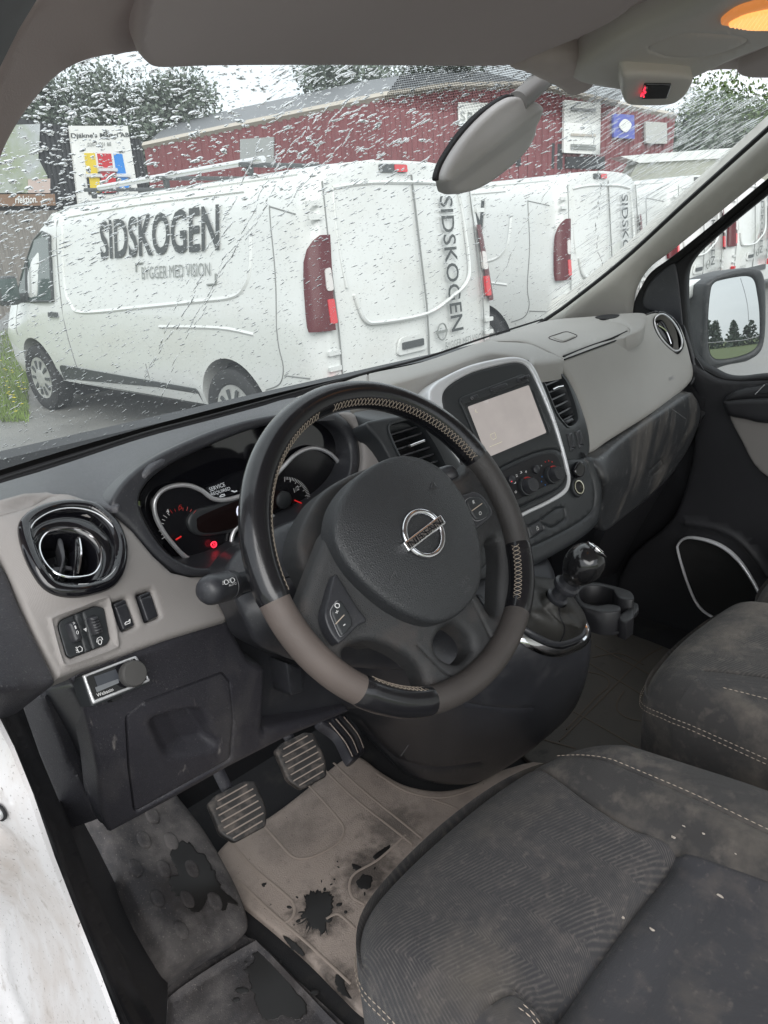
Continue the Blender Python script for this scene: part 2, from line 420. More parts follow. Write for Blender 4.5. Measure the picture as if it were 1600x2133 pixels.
# ============================================================ CABIN SHELL
m_head = mat('headliner_fabric', (.60, .53, .51), .95, grain=(1400, .5, 'noise'), var=(30, .06), sheen=.2)
m_visor = mat('visor_vinyl', (.53, .465, .455), .7, grain=(1300, .3, 'noise'), var=(3, .04))
m_pillar = mat('pillar_trim', (.60, .58, .54), .5, grain=(1200, .15, 'noise'))
m_pillarL = mat('pillar_trim_left', (.50, .42, .40), .75, grain=(900, .3, 'noise'))
m_console = mat('overhead_plastic', (.66, .64, .60), .5, grain=(1200, .2, 'noise'))
m_bodyw = mat('white_body_paint', (.68, .67, .68), .3, coat=.5, dust=[((.40, .33, .28), 6, .50, .68, .75, (1, 1, .6)), ((.12, .10, .09), 260, .62, .67, .9), ((.30, .26, .23), 40, .58, .70, .55)])
m_carpet = mat('footwell_moulded_rubber', (.045, .043, .047), .72, grain=(500, .6, 'noise'), dust=[((.17, .155, .15), 10, .42, .62, .85), ((.06, .055, .055), 22, .5, .66, .6), ((.34, .30, .28), 330, .60, .70, .6)], stains=[(*at(400, 1850, 'z', -.62), .03, .075, (.035, .03, .03), .8), (*at(575, 2065, 'z', -.715), .03, .075, (.035, .03, .03), .8)])
m_mat = mat('muddy_floor_mat', (.39, .325, .285), .85, grain=(420, .6, 'noise'), dust=[((.17, .145, .13), 5, .52, .70, .7), ((.20, .175, .16), 26, .52, .70, .45), ((.44, .37, .32), 380, .60, .70, .6), ((.05, .045, .045), 160, .64, .70, .7)], stains=[(*at(664, 1898, 'z', -.71), .02, .055, (.045, .038, .034), .9), (*at(770, 1815, 'z', -.71), .02, .07, (.06, .05, .045), .85), (*at(700, 2055, 'z', -.71), .01, .05, (.05, .042, .038), .9), (*at(620, 1975, 'z', -.71), .01, .035, (.05, .042, .038), .8), (*at(820, 1720, 'z', -.71), .02, .07, (.10, .088, .08), .7)])
m_mat2 = mat('dusty_passenger_mat', (.085, .077, .068), .6, grain=(420, .5, 'noise'), dust=[((.13, .115, .10), 10, .45, .7, .6), ((.02, .02, .02), 12, .62, .70, .6)])
m_rib = mat('mud_filled_rib', (.36, .30, .26), .85)
m_rib2 = mat('dusty_rib', (.115, .092, .070), .7)
m_wet = mat('wet_patch', (.020, .0185, .018), .35, spec=.4)

m_under = mat('black_floor_carpet', (.016, .016, .018), .9, grain=(500, .5, 'noise'), dust=[((.06, .055, .05), 14, .55, .75, .6)])
m_sidec = mat('dark_side_moulding', (.028, .027, .030), .6, grain=(700, .4, 'noise'), dust=[((.15, .135, .125), 14, .54, .74, .6, (1, 1, .5)), ((.2, .18, .17), 60, .64, .74, .5)])
def ragged(P, amp=4., sp=3.):
    P = resamp(cr(np.array(P, float), 4), sp); c = P.mean(0); n = len(P); out = []
    ph = rng.uniform(0, 100, 2)
    for i, p in enumerate(P):
        q = mnoise.noise(Vector((p[0]*.09+ph[0], p[1]*.09, 0)))+.6*mnoise.noise(Vector((p[0]*.25+ph[1], p[1]*.25, 3))); d = (p-c)/(np.linalg.norm(p-c)+1e-6); out.append(p+d*q*amp*1.6)
    return np.array(out)
def splat(center, rad, surf, parent, lift, n=12, spread=1.9, stretch=(1., 1.)):
    c = np.array(center, float)
    for k in range(n):
        a = rng.uniform(0, 6.28); d = rad*rng.uniform(.9, spread); r = rad*rng.uniform(.03, .13); q = c+[d*math.cos(a)*stretch[0], d*math.sin(a)*stretch[1]]
        el = rng.uniform(1, 2.4); u_ = np.array([math.cos(a), math.sin(a)]); v_ = np.array([-u_[1], u_[0]])
        drape('water_spot', [q+u_*r*el*math.cos(t_)+v_*r*math.sin(t_) for t_ in np.linspace(0, 6.28, 9)[:-1]], surf, m_wet, parent, sp=6, edge=(1.5, .0004), lift=lift, back=.0006)
# --- floor, firewall, left inner side
S_floor = Surf([(300, 1900, 'z', -.72), (1000, 1640, 'z', -.72), (1320, 1540, 'z', -.72), (700, 2100, 'z', -.72), (300, 1500, 'z', -.72)])
fl = mobj('floor', [(-.40, -1.4, -.728), (1.30, -1.4, -.728), (1.30, .72, -.728), (-.40, .72, -.728), (-.40, -1.4, -.80), (1.30, -1.4, -.80), (1.30, .72, -.80), (-.40, .72, -.80)],
          [(0, 1, 2, 3), (4, 5, 6, 7), (0, 1, 5, 4), (1, 2, 6, 5), (2, 3, 7, 6), (3, 0, 4, 7)], m_under, smooth=False); tag(fl, kind='structure')
fw = mobj('firewall_wall', [(-.40, .60, -.80), (1.36, .60, -.80), (1.36, .76, .0), (-.40, .76, .0), (-.40, .66, -.80), (1.36, .66, -.80), (1.36, .82, .0), (-.40, .82, .0)],
          [(0, 1, 2, 3), (4, 5, 6, 7), (0, 1, 5, 4), (1, 2, 6, 5), (2, 3, 7, 6), (3, 0, 4, 7)], m_black, smooth=False); tag(fw, kind='structure')
sw = mobj('side_wall', [(1.245, -.2, -.80), (1.245, .80, -.80), (1.245, .80, -.12), (1.245, -.2, -.12), (1.285, -.2, -.80), (1.285, .80, -.80), (1.285, .80, -.12), (1.285, -.2, -.12)],
          [(0, 1, 2, 3), (4, 5, 6, 7), (0, 1, 5, 4), (1, 2, 6, 5), (2, 3, 7, 6), (3, 0, 4, 7)], m_black, smooth=False); tag(sw, kind='structure')
# footrest / moulded sill carpet on the left of the driver
t = thing('footwell_moulding', 'dusty black moulded footrest with raised oval studs beside the driver floor mat', 'footrest')
Zf = -.72
S_rest = Surf([(190, 1700, 'z', -.52), (340, 1690, 'z', -.60), (300, 1900, 'z', -.60), (460, 1850, 'z', -.66), (520, 1930, 'z', -.70), (400, 2010, 'z', -.66), (120, 1760, 'z', -.50), (330, 2050, 'z', -.62), (420, 1990, 'z', -.67), (520, 1960, 'z', -.705), (350, 1500, 'z', -.50), (600, 1600, 'z', -.72), (700, 2133, 'z', -.705), (500, 2133, 'z', -.70), (300, 2133, 'z', -.62)])
rest = drape('footrest_pad', cr([(190, 1660), (300, 1600), (400, 1700), (470, 1810), (512, 1905), (505, 1950), (430, 1985), (375, 2008), (338, 1985), (275, 1870), (225, 1770)], 6), S_rest, m_carpet, t, sp=11, edge=(26, .012), lift=.012, back=.10)
for (x, y) in [(291, 1760), (350, 1764), (274, 1820), (334, 1822), (394, 1822), (319, 1883), (382, 1884), (440, 1886), (367, 1948), (308, 1708), (236, 1700)]:
    ov = cr([(x-15, y-12), (x-4, y-18), (x+10, y-10), (x+16, y+6), (x+12, y+17), (x, y+17), (x-11, y+7)], 5)
    if (x, y) == (291, 1760): pass
    drape('stud', ov, S_rest, m_carpet, t, sp=6, edge=(5, .003), lift=.0155, back=.006)
# sloping side carpet between the footrest and the seal
side = drape('side_panel', [(140, 1650), (200, 1760), (255, 1870), (335, 2000), (350, 2040), (345, 2200), (300, 2200), (215, 1960), (150, 1800), (110, 1690)],
             Surf([(140, 1650, 'x', -.31), (255, 1870, 'z', -.62), (345, 2060, 'z', -.66), (215, 1960, 'x', -.345), (110, 1690, 'x', -.35), (345, 2200, 'z', -.62), (300, 2200, 'x', -.37), (150, 1800, 'x', -.345)]), m_sidec, t, sp=14, back=.004)
# lower well with the wet hollow
S_well = Surf([(350, 2133, 'z', -.715), (520, 1960, 'z', -.715), (700, 2133, 'z', -.715), (450, 2050, 'z', -.715), (300, 2200, 'z', -.7)])
drape('floor_well', [(500, 1940), (560, 1985), (640, 2060), (735, 2150), (760, 2260), (320, 2260), (335, 2133), (350, 2060), (380, 2015), (440, 1985)], S_well, m_carpet, t, sp=12,
      grooves=[(cr([(348, 2200), (350, 2110), (372, 2070), (520, 1975), (545, 1978), (620, 2055), (700, 2140)], 6, False), 9, -.008)], back=.02)
drape('water_pool', ragged([(525, 1985), (545, 1983), (570, 2010), (600, 2040), (612, 2062), (632, 2082), (640, 2110), (620, 2125), (590, 2118), (560, 2128), (540, 2110), (532, 2085), (524, 2060), (518, 2030), (508, 2020), (530, 2000)], 4), S_well, m_wet, t, sp=7, edge=(3, .0005), lift=.0008, back=.0006); splat((575, 2065), 55, S_well, t, .0008, 9, 1.6)
drape('water_splash', ragged([(370, 1765), (392, 1768), (405, 1785), (428, 1800), (440, 1830), (455, 1860), (478, 1880), (492, 1896), (470, 1890), (455, 1905), (440, 1888), (425, 1885), (410, 1905), (385, 1908), (372, 1885), (355, 1872), (345, 1850), (352, 1838), (365, 1830), (350, 1800), (352, 1780)], 4), S_rest, m_wet, t, sp=6, edge=(2, .0005), lift=.0130, back=.0006)

# --- driver's floor mat
t = thing('floor_mat', 'brown mud-caked rubber floor mat under the pedals with a wet splash on it', 'floor mat')
def fp(x, y, z=-.712): return inv((x, y, z))
mat_out = cr([(444, 1790), (480, 1745), (560, 1700), (640, 1640), (700, 1590), (735, 1572), (760, 1580), (800, 1610), (850, 1635), (920, 1645), (990, 1630), (1050, 1600), (1150, 1600), (1200, 1800), (1000, 2000), (850, 2150), (760, 2110), (705, 2060), (640, 1995), (560, 1925), (480, 1860), (450, 1830)], 5)
S_mat = Surf([(440, 1790, 'z', -.712), (800, 1600, 'z', -.712), (700, 2060, 'z', -.712), (1100, 1700, 'z', -.712), (1000, 2000, 'z', -.712)])
mt = drape('mat_sheet', mat_out, S_mat, m_mat, t, sp=14, edge=(9, .005), back=.008)
def ribs(lst, surf, m, parent, r=.0023, lift=.001):
    for p in lst: wire('raised_rib', p, surf, r, m, parent, lift=lift, smooth=6, sides=5, flat=.55, up=(0, 0, 1))
ribs([[(545, 1715), (580, 1755), (610, 1785), (640, 1788), (680, 1772), (710, 1750), (716, 1725), (700, 1700), (660, 1655), (630, 1625)],
      [(695, 1590), (760, 1650), (880, 1748)], [(672, 1600), (740, 1665), (860, 1760)], [(785, 1612), (850, 1650), (920, 1662), (985, 1645)],
      [(470, 1735), (520, 1800), (590, 1860), (612, 1885), (610, 1910), (590, 1925)], [(845, 1740), (790, 1790), (740, 1820), (728, 1845), (735, 1870), (760, 1885)],
      [(497, 1835), (560, 1895), (650, 1975), (730, 2050)], [(680, 1915), (700, 1905), (715, 1912), (740, 1935)], [(900, 1665), (960, 1690), (1000, 1740)]], S_mat, m_rib, t)
drape('water_splash', ragged([(652, 1850), (668, 1858), (690, 1862), (694, 1890), (690, 1915), (676, 1938), (655, 1940), (640, 1922), (634, 1896), (644, 1868)], 9, 2.5), S_mat, m_wet, t, sp=5, edge=(2, .0004), lift=.0008, back=.0006)
for k in range(15):
    a = R_(rng.uniform(60, 235)); r0 = 24; r1 = rng.uniform(36, 54); c0 = np.array([662, 1900]); d_ = np.array([math.cos(a), math.sin(a)])
    wire('water_spot', [c0+d_*r0, c0+d_*(r0+r1)/2+rng.normal(0, 2, 2), c0+d_*r1], S_mat, [.0012, .0016, .0004], m_wet, t, lift=.0002, sides=5, flat=.3, up=(0, 0, 1))
splat((664, 1898), 30, S_mat, t, .0008, 10, 2.2)
splat((760, 1825), 22, S_mat, t, .0008, 8, 2.4, (1.6, .8))
for o in ([(735, 1800), (752, 1806), (748, 1815), (736, 1812)], [(755, 1822), (775, 1828), (770, 1850), (748, 1848), (742, 1836)], [(776, 1785), (795, 1770), (812, 1760), (806, 1776), (785, 1790)], [(545, 1843), (556, 1838), (552, 1848)],
          [(590, 1950), (612, 1960), (635, 1985), (628, 1990), (605, 1972)], [(700, 2030), (716, 2040), (722, 2062), (732, 2080), (712, 2070), (698, 2052)]):
    drape('water_spot', ragged(o, 2.5, 2.), S_mat, m_wet, t, sp=5, edge=(2, .0004), lift=.0008, back=.0006)

# --- passenger floor mat
t = thing('floor_mat', 'dusty grey rubber floor mat in front of the passenger bench', 'floor mat')
S_pm = Surf([(1150, 1500, 'z', -.715), (1390, 1400, 'z', -.715), (1250, 1340, 'z', -.715), (1350, 1560, 'z', -.715)])
drape('mat_sheet', cr([(1100, 1400), (1200, 1318), (1265, 1305), (1400, 1352), (1480, 1400), (1560, 1500), (1500, 1640), (1250, 1640), (1080, 1560)], 5), S_pm, m_mat2, t, sp=14, edge=(7, .004), back=.008)
ribs([[(1165, 1545), (1255, 1455), (1330, 1380), (1380, 1348)], [(1240, 1345), (1330, 1393), (1420, 1440)], [(1215, 1375), (1300, 1425), (1380, 1475)], [(1180, 1475), (1262, 1520), (1330, 1560)],
      [(1300, 1440), (1285, 1465), (1290, 1485), (1320, 1500), (1372, 1503)], [(1225, 1400), (1260, 1410), (1268, 1430), (1240, 1455), (1180, 1520)], [(1110, 1535), (1200, 1560)],
      [(1235, 1370), (1290, 1362), (1340, 1385)]], S_pm, m_rib2, t, r=.002)

# --- door sill, seal
t = thing('door_sill', 'white painted driver door sill splashed with brown road dirt', 'door sill')
S_sill = Surf([(0, 1530, 'x', -.405), (110, 1800, 'x', -.405), (230, 2133, 'x', -.405), (0, 1900, 'x', -.43), (0, 2133, 'x', -.46), (-60, 1700, 'x', -.44)])
drape('sill_panel', [(-10, 1500), (20, 1560), (60, 1660), (105, 1790), (150, 1905), (200, 2030), (245, 2150), (260, 2220), (-120, 2240), (-120, 1500)], S_sill, m_bodyw, t, sp=18,
      grooves=[(cr([(-40, 1720), (12, 1745), (30, 1800), (20, 1900), (0, 1950), (10, 2050), (45, 2133), (60, 2220)], 5, False), 20, .004)], back=.004)
nut = empty('striker_bolt', (0, 0, 0)); nut.parent = t
P0 = S_sill(np.float64(4), np.float64(1687), .002); nrm = S_sill.normal(np.float64(4), np.float64(1687))
lathe('washer', [(0, .0085), (.002, .0085), (.002, .0065)], P0, nrm, m_black, nut); lathe('bolt_head', [(0, .0066), (.0035, .006), (.0042, .0035), (.007, .003), (.0075, .0)], P0+nrm*.001, nrm, m_silver, nut)
t = thing('door_seal', 'black rubber door seal running along the white sill', 'door seal')
S_seal = Surf([(0, 1500, 'x', -.395), (105, 1760, 'x', -.395), (235, 2100, 'x', -.392), (60, 1470, 'x', -.35), (150, 1740, 'x', -.34), (330, 2150, 'x', -.355), (0, 1430, 'x', -.38)])
drape('seal_strip', [(-40, 1430), (-15, 1500), (24, 1575), (62, 1670), (105, 1795), (150, 1908), (200, 2030), (250, 2150), (275, 2220), (370, 2220), (330, 2140), (275, 2050), (205, 1890), (150, 1740), (100, 1620), (40, 1450), (20, 1425)], S_seal, m_rubber, t, sp=14,
      grooves=[(cr([(-10, 1470), (40, 1580), (95, 1710), (150, 1850), (215, 2010), (285, 2170)], 6, False), 5, .006), (cr([(5, 1450), (70, 1580), (130, 1720), (185, 1860), (250, 2010), (330, 2170)], 6, False), 10, -.006)], back=.004)
wire('bead', [(-14, 1465), (33, 1575), (86, 1706), (142, 1850), (207, 2012), (277, 2175)], S_seal, .0035, m_rubber, t, smooth=6, sides=8)

# --- inner trim of the A-pillar base (bluish dark strips beside the dash)
# ============================================================ DASHBOARD
dash = thing('dashboard', 'dark grey and taupe van dashboard wrapped across the cabin below the windscreen', 'dashboard')
S_top = Surf([(-80, 1030, 'y', .50), (0, 1000, 'y', .50), (300, 905, 'y', .42), (600, 832, 'y', .40), (880, 745, 'y', .42), (1130, 665, 'y', .50),
              (235, 1050, 'y', .21), (300, 960, 'y', .24), (450, 890, 'y', .25), (640, 850, 'y', .25), (0, 1060, 'y', .27), (-80, 1100, 'y', .25), (780, 790, 'y', .36), (750, 860, 'y', .26), (1000, 720, 'y', .38), (100, 1030, 'y', .26)])
drape('top_pad', cr([(-120, 1042), (0, 1002), (75, 980), (150, 956), (300, 907), (450, 867), (540, 843), (612, 824), (700, 828), (735, 858), (700, 862), (640, 864), (560, 866), (480, 888), (400, 915), (330, 955), (285, 990), (250, 1030), (236, 1052), (180, 1044), (120, 1030), (60, 1034), (-120, 1080)], 5), S_top, m_dark, dash, sp=13, edge=(8, .005), back=.004)
wire('black_glass_edge', [(-120, 1040), (0, 1000), (150, 953), (300, 904), (450, 865), (612, 820), (770, 776), (880, 748), (1010, 704), (1130, 666)], S_top, .002, m_gap, dash, smooth=6, lift=.001)
# taupe strip and arch in the middle of the top
S_arch = Surf([(612, 822, 'y', .40), (770, 777, 'y', .40), (880, 750, 'y', .41), (1010, 706, 'y', .43), (1130, 668, 'x', .93), (1300, 655, 'x', 1.06), (1180, 745, 'y', .26), (1100, 745, 'y', .25), (1000, 735, 'y', .28), (880, 770, 'y', .30), (770, 800, 'y', .32), (1310, 690, 'x', .96), (700, 830, 'y', .34), (1350, 655, 'x', 1.09), (1400, 650, 'x', 1.15)])
drape('defrost_strip', cr([(606, 828), (690, 800), (765, 775), (880, 750), (1010, 706), (1040, 708), (1100, 712), (1140, 728), (1176, 745), (1160, 752), (1115, 755), (1095, 742), (1040, 733), (1000, 738), (940, 758), (880, 778), (815, 796), (765, 806), (720, 835), (660, 845), (612, 846)], 5), S_arch, m_taupe2, dash, sp=12, edge=(7, .006),
      grooves=[([(766, 777), (768, 802)], 2.5, .003), (cr([(1010, 708), (1075, 706), (1130, 720), (1172, 744)], 5, False), 3, .003)], back=.03)
drape('passenger_top_panel', cr([(1012, 704), (1090, 680), (1150, 664), (1230, 657), (1290, 651), (1340, 650), (1346, 662), (1338, 682), (1308, 697), (1240, 722), (1190, 742), (1176, 745), (1140, 726), (1095, 708), (1040, 706)], 5), S_arch, m_taupe2, dash, sp=12, edge=(5, .004),
      grooves=[(cr([(1176, 741), (1230, 718), (1300, 697), (1312, 686), (1296, 672), (1250, 664)], 5, False), 2.5, .003)], back=.03)
wire('lid_gap', [(1174, 742), (1225, 722), (1270, 706), (1306, 690)], S_arch, .0022, m_gap, dash, smooth=5, lift=-.0005)
drape('dash_sensor', rc([(1150, 704), (1182, 695), (1200, 701), (1174, 712)], .2), S_arch, m_taupe2, dash, sp=5, edge=(3, .001), lift=.0025, back=.003)
wire('sensor_frame', rc([(1138, 704), (1180, 690), (1206, 700), (1172, 715)], .3), S_arch, .0008, m_gap, dash, closed=True, lift=.0005)
drape('corner_vent', cr([(1240, 661), (1262, 656), (1290, 656), (1280, 663), (1252, 665)], 5), S_arch, m_gap, dash, sp=6, lift=.001, back=.002)
# dark storage recess behind the screen
S_rec = Surf([(700, 860, 'y', .36), (880, 830, 'y', .36), (1000, 780, 'y', .38), (1110, 760, 'y', .40), (800, 800, 'y', .42), (1000, 735, 'y', .44)])
drape('storage_recess', [(690, 870), (740, 820), (800, 792), (900, 762), (1000, 726), (1110, 735), (1190, 760), (1180, 860), (1000, 930), (800, 940), (720, 900)], S_rec, m_black, dash, sp=25, back=.02)
# left taupe panel
S_left = Surf([(-80, 1060, 'y', .245), (0, 1040, 'y', .235), (110, 1020, 'y', .25), (200, 1045, 'y', .225), (0, 1180, 'y', .175), (150, 1140, 'y', .16), (260, 1130, 'y', .18), (210, 1310, 'y', .128), (120, 1400, 'y', .10), (478, 1290, 'y', .15), (300, 1350, 'y', .12), (400, 1200, 'y', .18), (470, 1200, 'y', .19), (-80, 1300, 'y', .13)])
vent_o = cr([(37, 1108), (48, 1078), (85, 1056), (140, 1046), (195, 1052), (235, 1080), (255, 1112), (263, 1150), (255, 1195), (232, 1225), (190, 1240), (150, 1245), (110, 1238), (80, 1215), (52, 1165)], 5)
vent_i = cr([(58, 1112), (72, 1088), (105, 1068), (150, 1060), (195, 1068), (228, 1092), (246, 1122), (250, 1152), (242, 1185), (220, 1210), (185, 1222), (150, 1222), (118, 1208), (88, 1180), (68, 1148)], 5)
dimmer = rc([(121, 1294), (203, 1262), (220, 1266), (232, 1330), (226, 1340), (150, 1369), (142, 1364)], .25)
slotA = rc([(234, 1257), (264, 1246), (284, 1303), (256, 1315)], .15); slotB = rc([(286, 1238), (316, 1229), (333, 1284), (305, 1297)], .15)
left_out = [(-80, 1062), (0, 1036), (50, 1022), (100, 1017), (144, 1024), (190, 1040), (230, 1058), (281, 1105), (322, 1155), (360, 1190), (400, 1199), (442, 1196), (462, 1240), (477, 1289), (350, 1331), (260, 1364), (180, 1390), (122, 1413), (80, 1332), (45, 1256), (0, 1166), (-40, 1100)]
drape('left_trim_panel', left_out, S_left, m_taupe, dash, sp=9, edge=(9, .007), holes=[offs(vent_i, 0), dimmer, slotA, slotB], hole_back=.015, back=.02,
      grooves=[(cr([(-60, 1082), (0, 1072), (60, 1050), (100, 1030), (135, 1028)], 5, False), 2.2, .002),
               (cr([(108, 1300), (112, 1286), (160, 1267), (215, 1246), (228, 1256), (244, 1335), (236, 1352), (190, 1370), (142, 1386), (128, 1376)], 4), 6, -.0022, True)],
      disp=lambda x, y: -.008*np.exp(-((x-48)/60)**2-((y-1047+(x-45)*.30)/11)**2))
# vent
v = empty('end_vent', (0, 0, 0)); v.parent = dash; v['label'] = 'round gloss black air vent in the left taupe panel'
band('bezel', vent_o, S_left, [(.001, -.004), (.0, .002), (-.0015, .0045), (-.004, .006), (-.008, .0065), (-.0105, .005), (-.012, .003), (-.013, -.004), (-.014, -.02)], m_piano, v, sp=4)
band('bowl', cr([(80, 1140), (92, 1100), (130, 1085), (170, 1090), (205, 1115), (220, 1150), (212, 1190), (185, 1204), (140, 1202), (108, 1185)], 6), S_left, [(.018, -.006), (.010, -.006), (.006, -.008), (.003, -.011), (.001, -.016), (0, -.05)], m_piano, v, sp=4)
ring_i = cr([(81, 1137), (86, 1113), (105, 1096), (140, 1090), (180, 1096), (208, 1120), (219, 1148), (214, 1178), (195, 1196), (150, 1200), (115, 1188), (92, 1165)], 6)
wire('chrome_ring', ring_i, S_left, .0011, m_chrome, v, closed=True, lift=-.006)
wire('outer_chrome_ring', cr([(60, 1115), (74, 1090), (108, 1070), (152, 1063), (196, 1072), (228, 1096), (244, 1126), (245, 1160), (232, 1192), (200, 1214), (160, 1218)], 6, False), S_left, .0007, m_silver, v, lift=.003)
drape('vent_back', cr([(70, 1100), (150, 1060), (240, 1120), (230, 1200), (140, 1230), (80, 1190)], 5), S_left, m_black, v, sp=20, lift=-.045, back=.004)
for (x0, tw) in ((128, 5), (173, 5)):
    d = drape('vane', cr([(x0-6, 1100), (x0+6, 1098), (x0+12, 1140), (x0+8, 1188), (x0-2, 1196), (x0+2, 1150)], 5), S_left, m_darkS if x0 < 150 else m_piano, v, sp=6, edge=(3, .001), lift=-.016, back=.018)
wire('chrome_vane_edge', [(172, 1100), (181, 1130), (182, 1160), (176, 1190)], S_left, .0014, m_chrome, v, smooth=5, lift=-.012)
drape('link_bar', [(100, 1160), (112, 1158), (148, 1161), (148, 1166), (118, 1172), (100, 1165)], S_left, m_darkS, v, sp=6, lift=-.022, back=.003)
drape('link_bar', [(150, 1162), (172, 1166), (174, 1176), (155, 1172)], S_left, m_darkS, v, sp=6, lift=-.020, back=.003)
for i in range(5):
    for j in range(5):
        cx, cy_ = 104+i*22+(j % 2)*11, 1108+j*20
        if (cx-150)**2+(cy_-1145)**2 < 52**2:
            wire('honeycomb_cell', [(cx+10*math.cos(math.pi*k/3+.4), cy_+10*math.sin(math.pi*k/3+.4)) for k in range(6)], S_left, .0005, m_stack, v, closed=True, lift=-.036, sides=4)
# headlamp level / dimmer unit
u = empty('dimmer_switches', (0, 0, 0)); u.parent = dash
drape('switch_plate', dimmer, S_left, m_stack, u, sp=8, edge=(3, .001), lift=-.002, back=.01, grooves=[([(158, 1283), (180, 1356)], 3, .002), ([(174, 1277), (196, 1350)], 3, .002)])
for (a, b, c, d) in (((137, 1300), (154, 1293), (169, 1334), (152, 1341)), ((181, 1287), (198, 1281), (212, 1318), (196, 1325))):
    drape('thumbwheel', rc([a, b, c, d], .3), S_left, m_darkS, u, sp=4, edge=(7, .005), lift=.006, back=.008,
          grooves=[([np.array(a)*(1-k)+np.array(d)*k, np.array(b)*(1-k)+np.array(c)*k], 1.6, .0012) for k in (.25, .4, .55, .7, .85)] if a[0] > 150 else ())
textp('number_marks', '0', (152, 1325), (157, 1323), (150, 1317), S_left, m_white, u, lift=.0064); textp('number_marks', '1', (149, 1313), (152, 1312), (147, 1306), S_left, m_white, u, lift=.0064); textp('number_marks', '2', (145, 1303), (149, 1301), (144, 1299), S_left, m_white, u, lift=.0062)
drape('arrow_mark', [(173, 1311), (180, 1307), (180, 1316)], S_left, m_white, u, sp=4, lift=.0002, back=0)
wire('lamp_symbol', [(160, 1350), (166, 1346), (171, 1350), (171, 1356), (164, 1359), (161, 1353)], S_left, .0004, m_white, u, closed=True, lift=.0003, sides=4)
for k in range(4): wire('lamp_symbol', [(157+k*.6, 1349+k*3.4), (160+k*.6, 1348+k*3.4)], S_left, .00035, m_white, u, lift=.0003, sides=4)
wire('lamp_symbol', cr([(204, 1338), (206, 1333), (211, 1334), (211, 1340), (208, 1343)], 4), S_left, .0004, m_white, u, closed=True, lift=.0003, sides=4)
wire('lamp_symbol', cr([(201, 1338), (203, 1330), (210, 1327), (214, 1333)], 4, False), S_left, .0004, m_white, u, lift=.0003, sides=4)
for nm, q in (('rocker_switch', [(239, 1258), (262, 1248), (281, 1302), (258, 1312)]), ('blank_switch', [(291, 1240), (314, 1231), (331, 1283), (309, 1293)])):
    b = drape(nm, rc(q, .12), S_left, m_darkS, dash, sp=6, edge=(3, .0012), lift=-.0005, back=.012, grooves=[([np.array(q[0])*.86+np.array(q[3])*.14, np.array(q[1])*.86+np.array(q[2])*.14], 2, .001)])
    if nm == 'rocker_switch':
        wire('symbol', [(259, 1300), (262, 1296), (267, 1295), (269, 1291)], S_left, .0006, m_white, b, lift=.0006, sides=4); wire('symbol', [(260, 1302), (270, 1298), (270, 1290)], S_left, .0005, m_white, b, lift=.0006, sides=4)
# dark flank of the dash at the far left
S_flank = Surf([(-80, 1100, 'y', .20), (0, 1170, 'y', .18), (119, 1415, 'y', .09), (0, 1438, 'y', .05), (60, 1436, 'y', .07), (-80, 1440, 'y', .04)])
drape('dash_flank', cr([(-120, 1090), (0, 1164), (45, 1256), (80, 1330), (117, 1408), (114, 1424), (60, 1436), (0, 1440), (-120, 1440)], 4), S_flank, m_dark, dash, sp=16, edge=(10, .01), back=.04)
# lower panel
S_low = Surf([(120, 1415, 'y', .115), (300, 1372, 'y', .125), (478, 1292, 'y', .16), (552, 1390, 'y', .17), (725, 1470, 'y', .27), (230, 1738, 'y', .215), (210, 1600, 'y', .16), (300, 1500, 'y', .135), (450, 1450, 'y', .15), (480, 1600, 'y', .20), (552, 1520, 'y', .20), (130, 1450, 'y', .13)])
drape('lower_panel', [(150, 1408), (260, 1366), (350, 1332), (478, 1291), (492, 1320), (520, 1372), (556, 1392), (556, 1440), (549, 1520), (640, 1500), (725, 1474), (735, 1484), (600, 1540), (480, 1602), (360, 1670), (234, 1738), (226, 1738), (208, 1690), (200, 1610), (184, 1530), (163, 1450), (140, 1418)], S_low, m_low, dash, sp=7, edge=(12, .010), back=.03,
      grooves=[(rc([(262, 1494), (300, 1462), (462, 1401), (478, 1420), (486, 1500), (480, 1582), (280, 1693), (268, 1600)], .12), 2.6, .004, True)],
      disp=lambda x, y: -.020*(lambda q: q*q*(3-2*q))(np.clip((1.15-((np.abs((x-382)*.90+(y-1528)*-.43)/56)**6+(np.abs((x-382)*.22+(y-1528)*.97)/44)**6)**(1/6))/.40, 0, 1))*np.clip(.35+((x-382)*.90+(y-1528)*-.43+60)/90, .35, 1)[::1])
drape('side_cover', cr([(100, 1438), (150, 1432), (172, 1470), (196, 1545), (208, 1620), (208, 1708), (200, 1712), (160, 1640), (120, 1560), (80, 1470), (70, 1442)], 5), Surf([(60, 1440, 'x', -.335), (150, 1432, 'y', .135), (208, 1700, 'y', .21), (100, 1500, 'x', -.325), (180, 1500, 'y', .15), (160, 1650, 'x', -.30)]), m_darkS, dash, sp=14, edge=(9, .006), back=.03)
drape('pillar_base_trim', [(0, 1436), (40, 1436), (90, 1455), (140, 1580), (206, 1708), (140, 1731), (100, 1620), (50, 1500), (20, 1440)], Surf([(20, 1436, 'x', -.355), (140, 1730, 'x', -.325), (205, 1708, 'x', -.30), (100, 1500, 'x', -.335)]), m_dark, dash, sp=16, edge=(5, .003), back=.02)
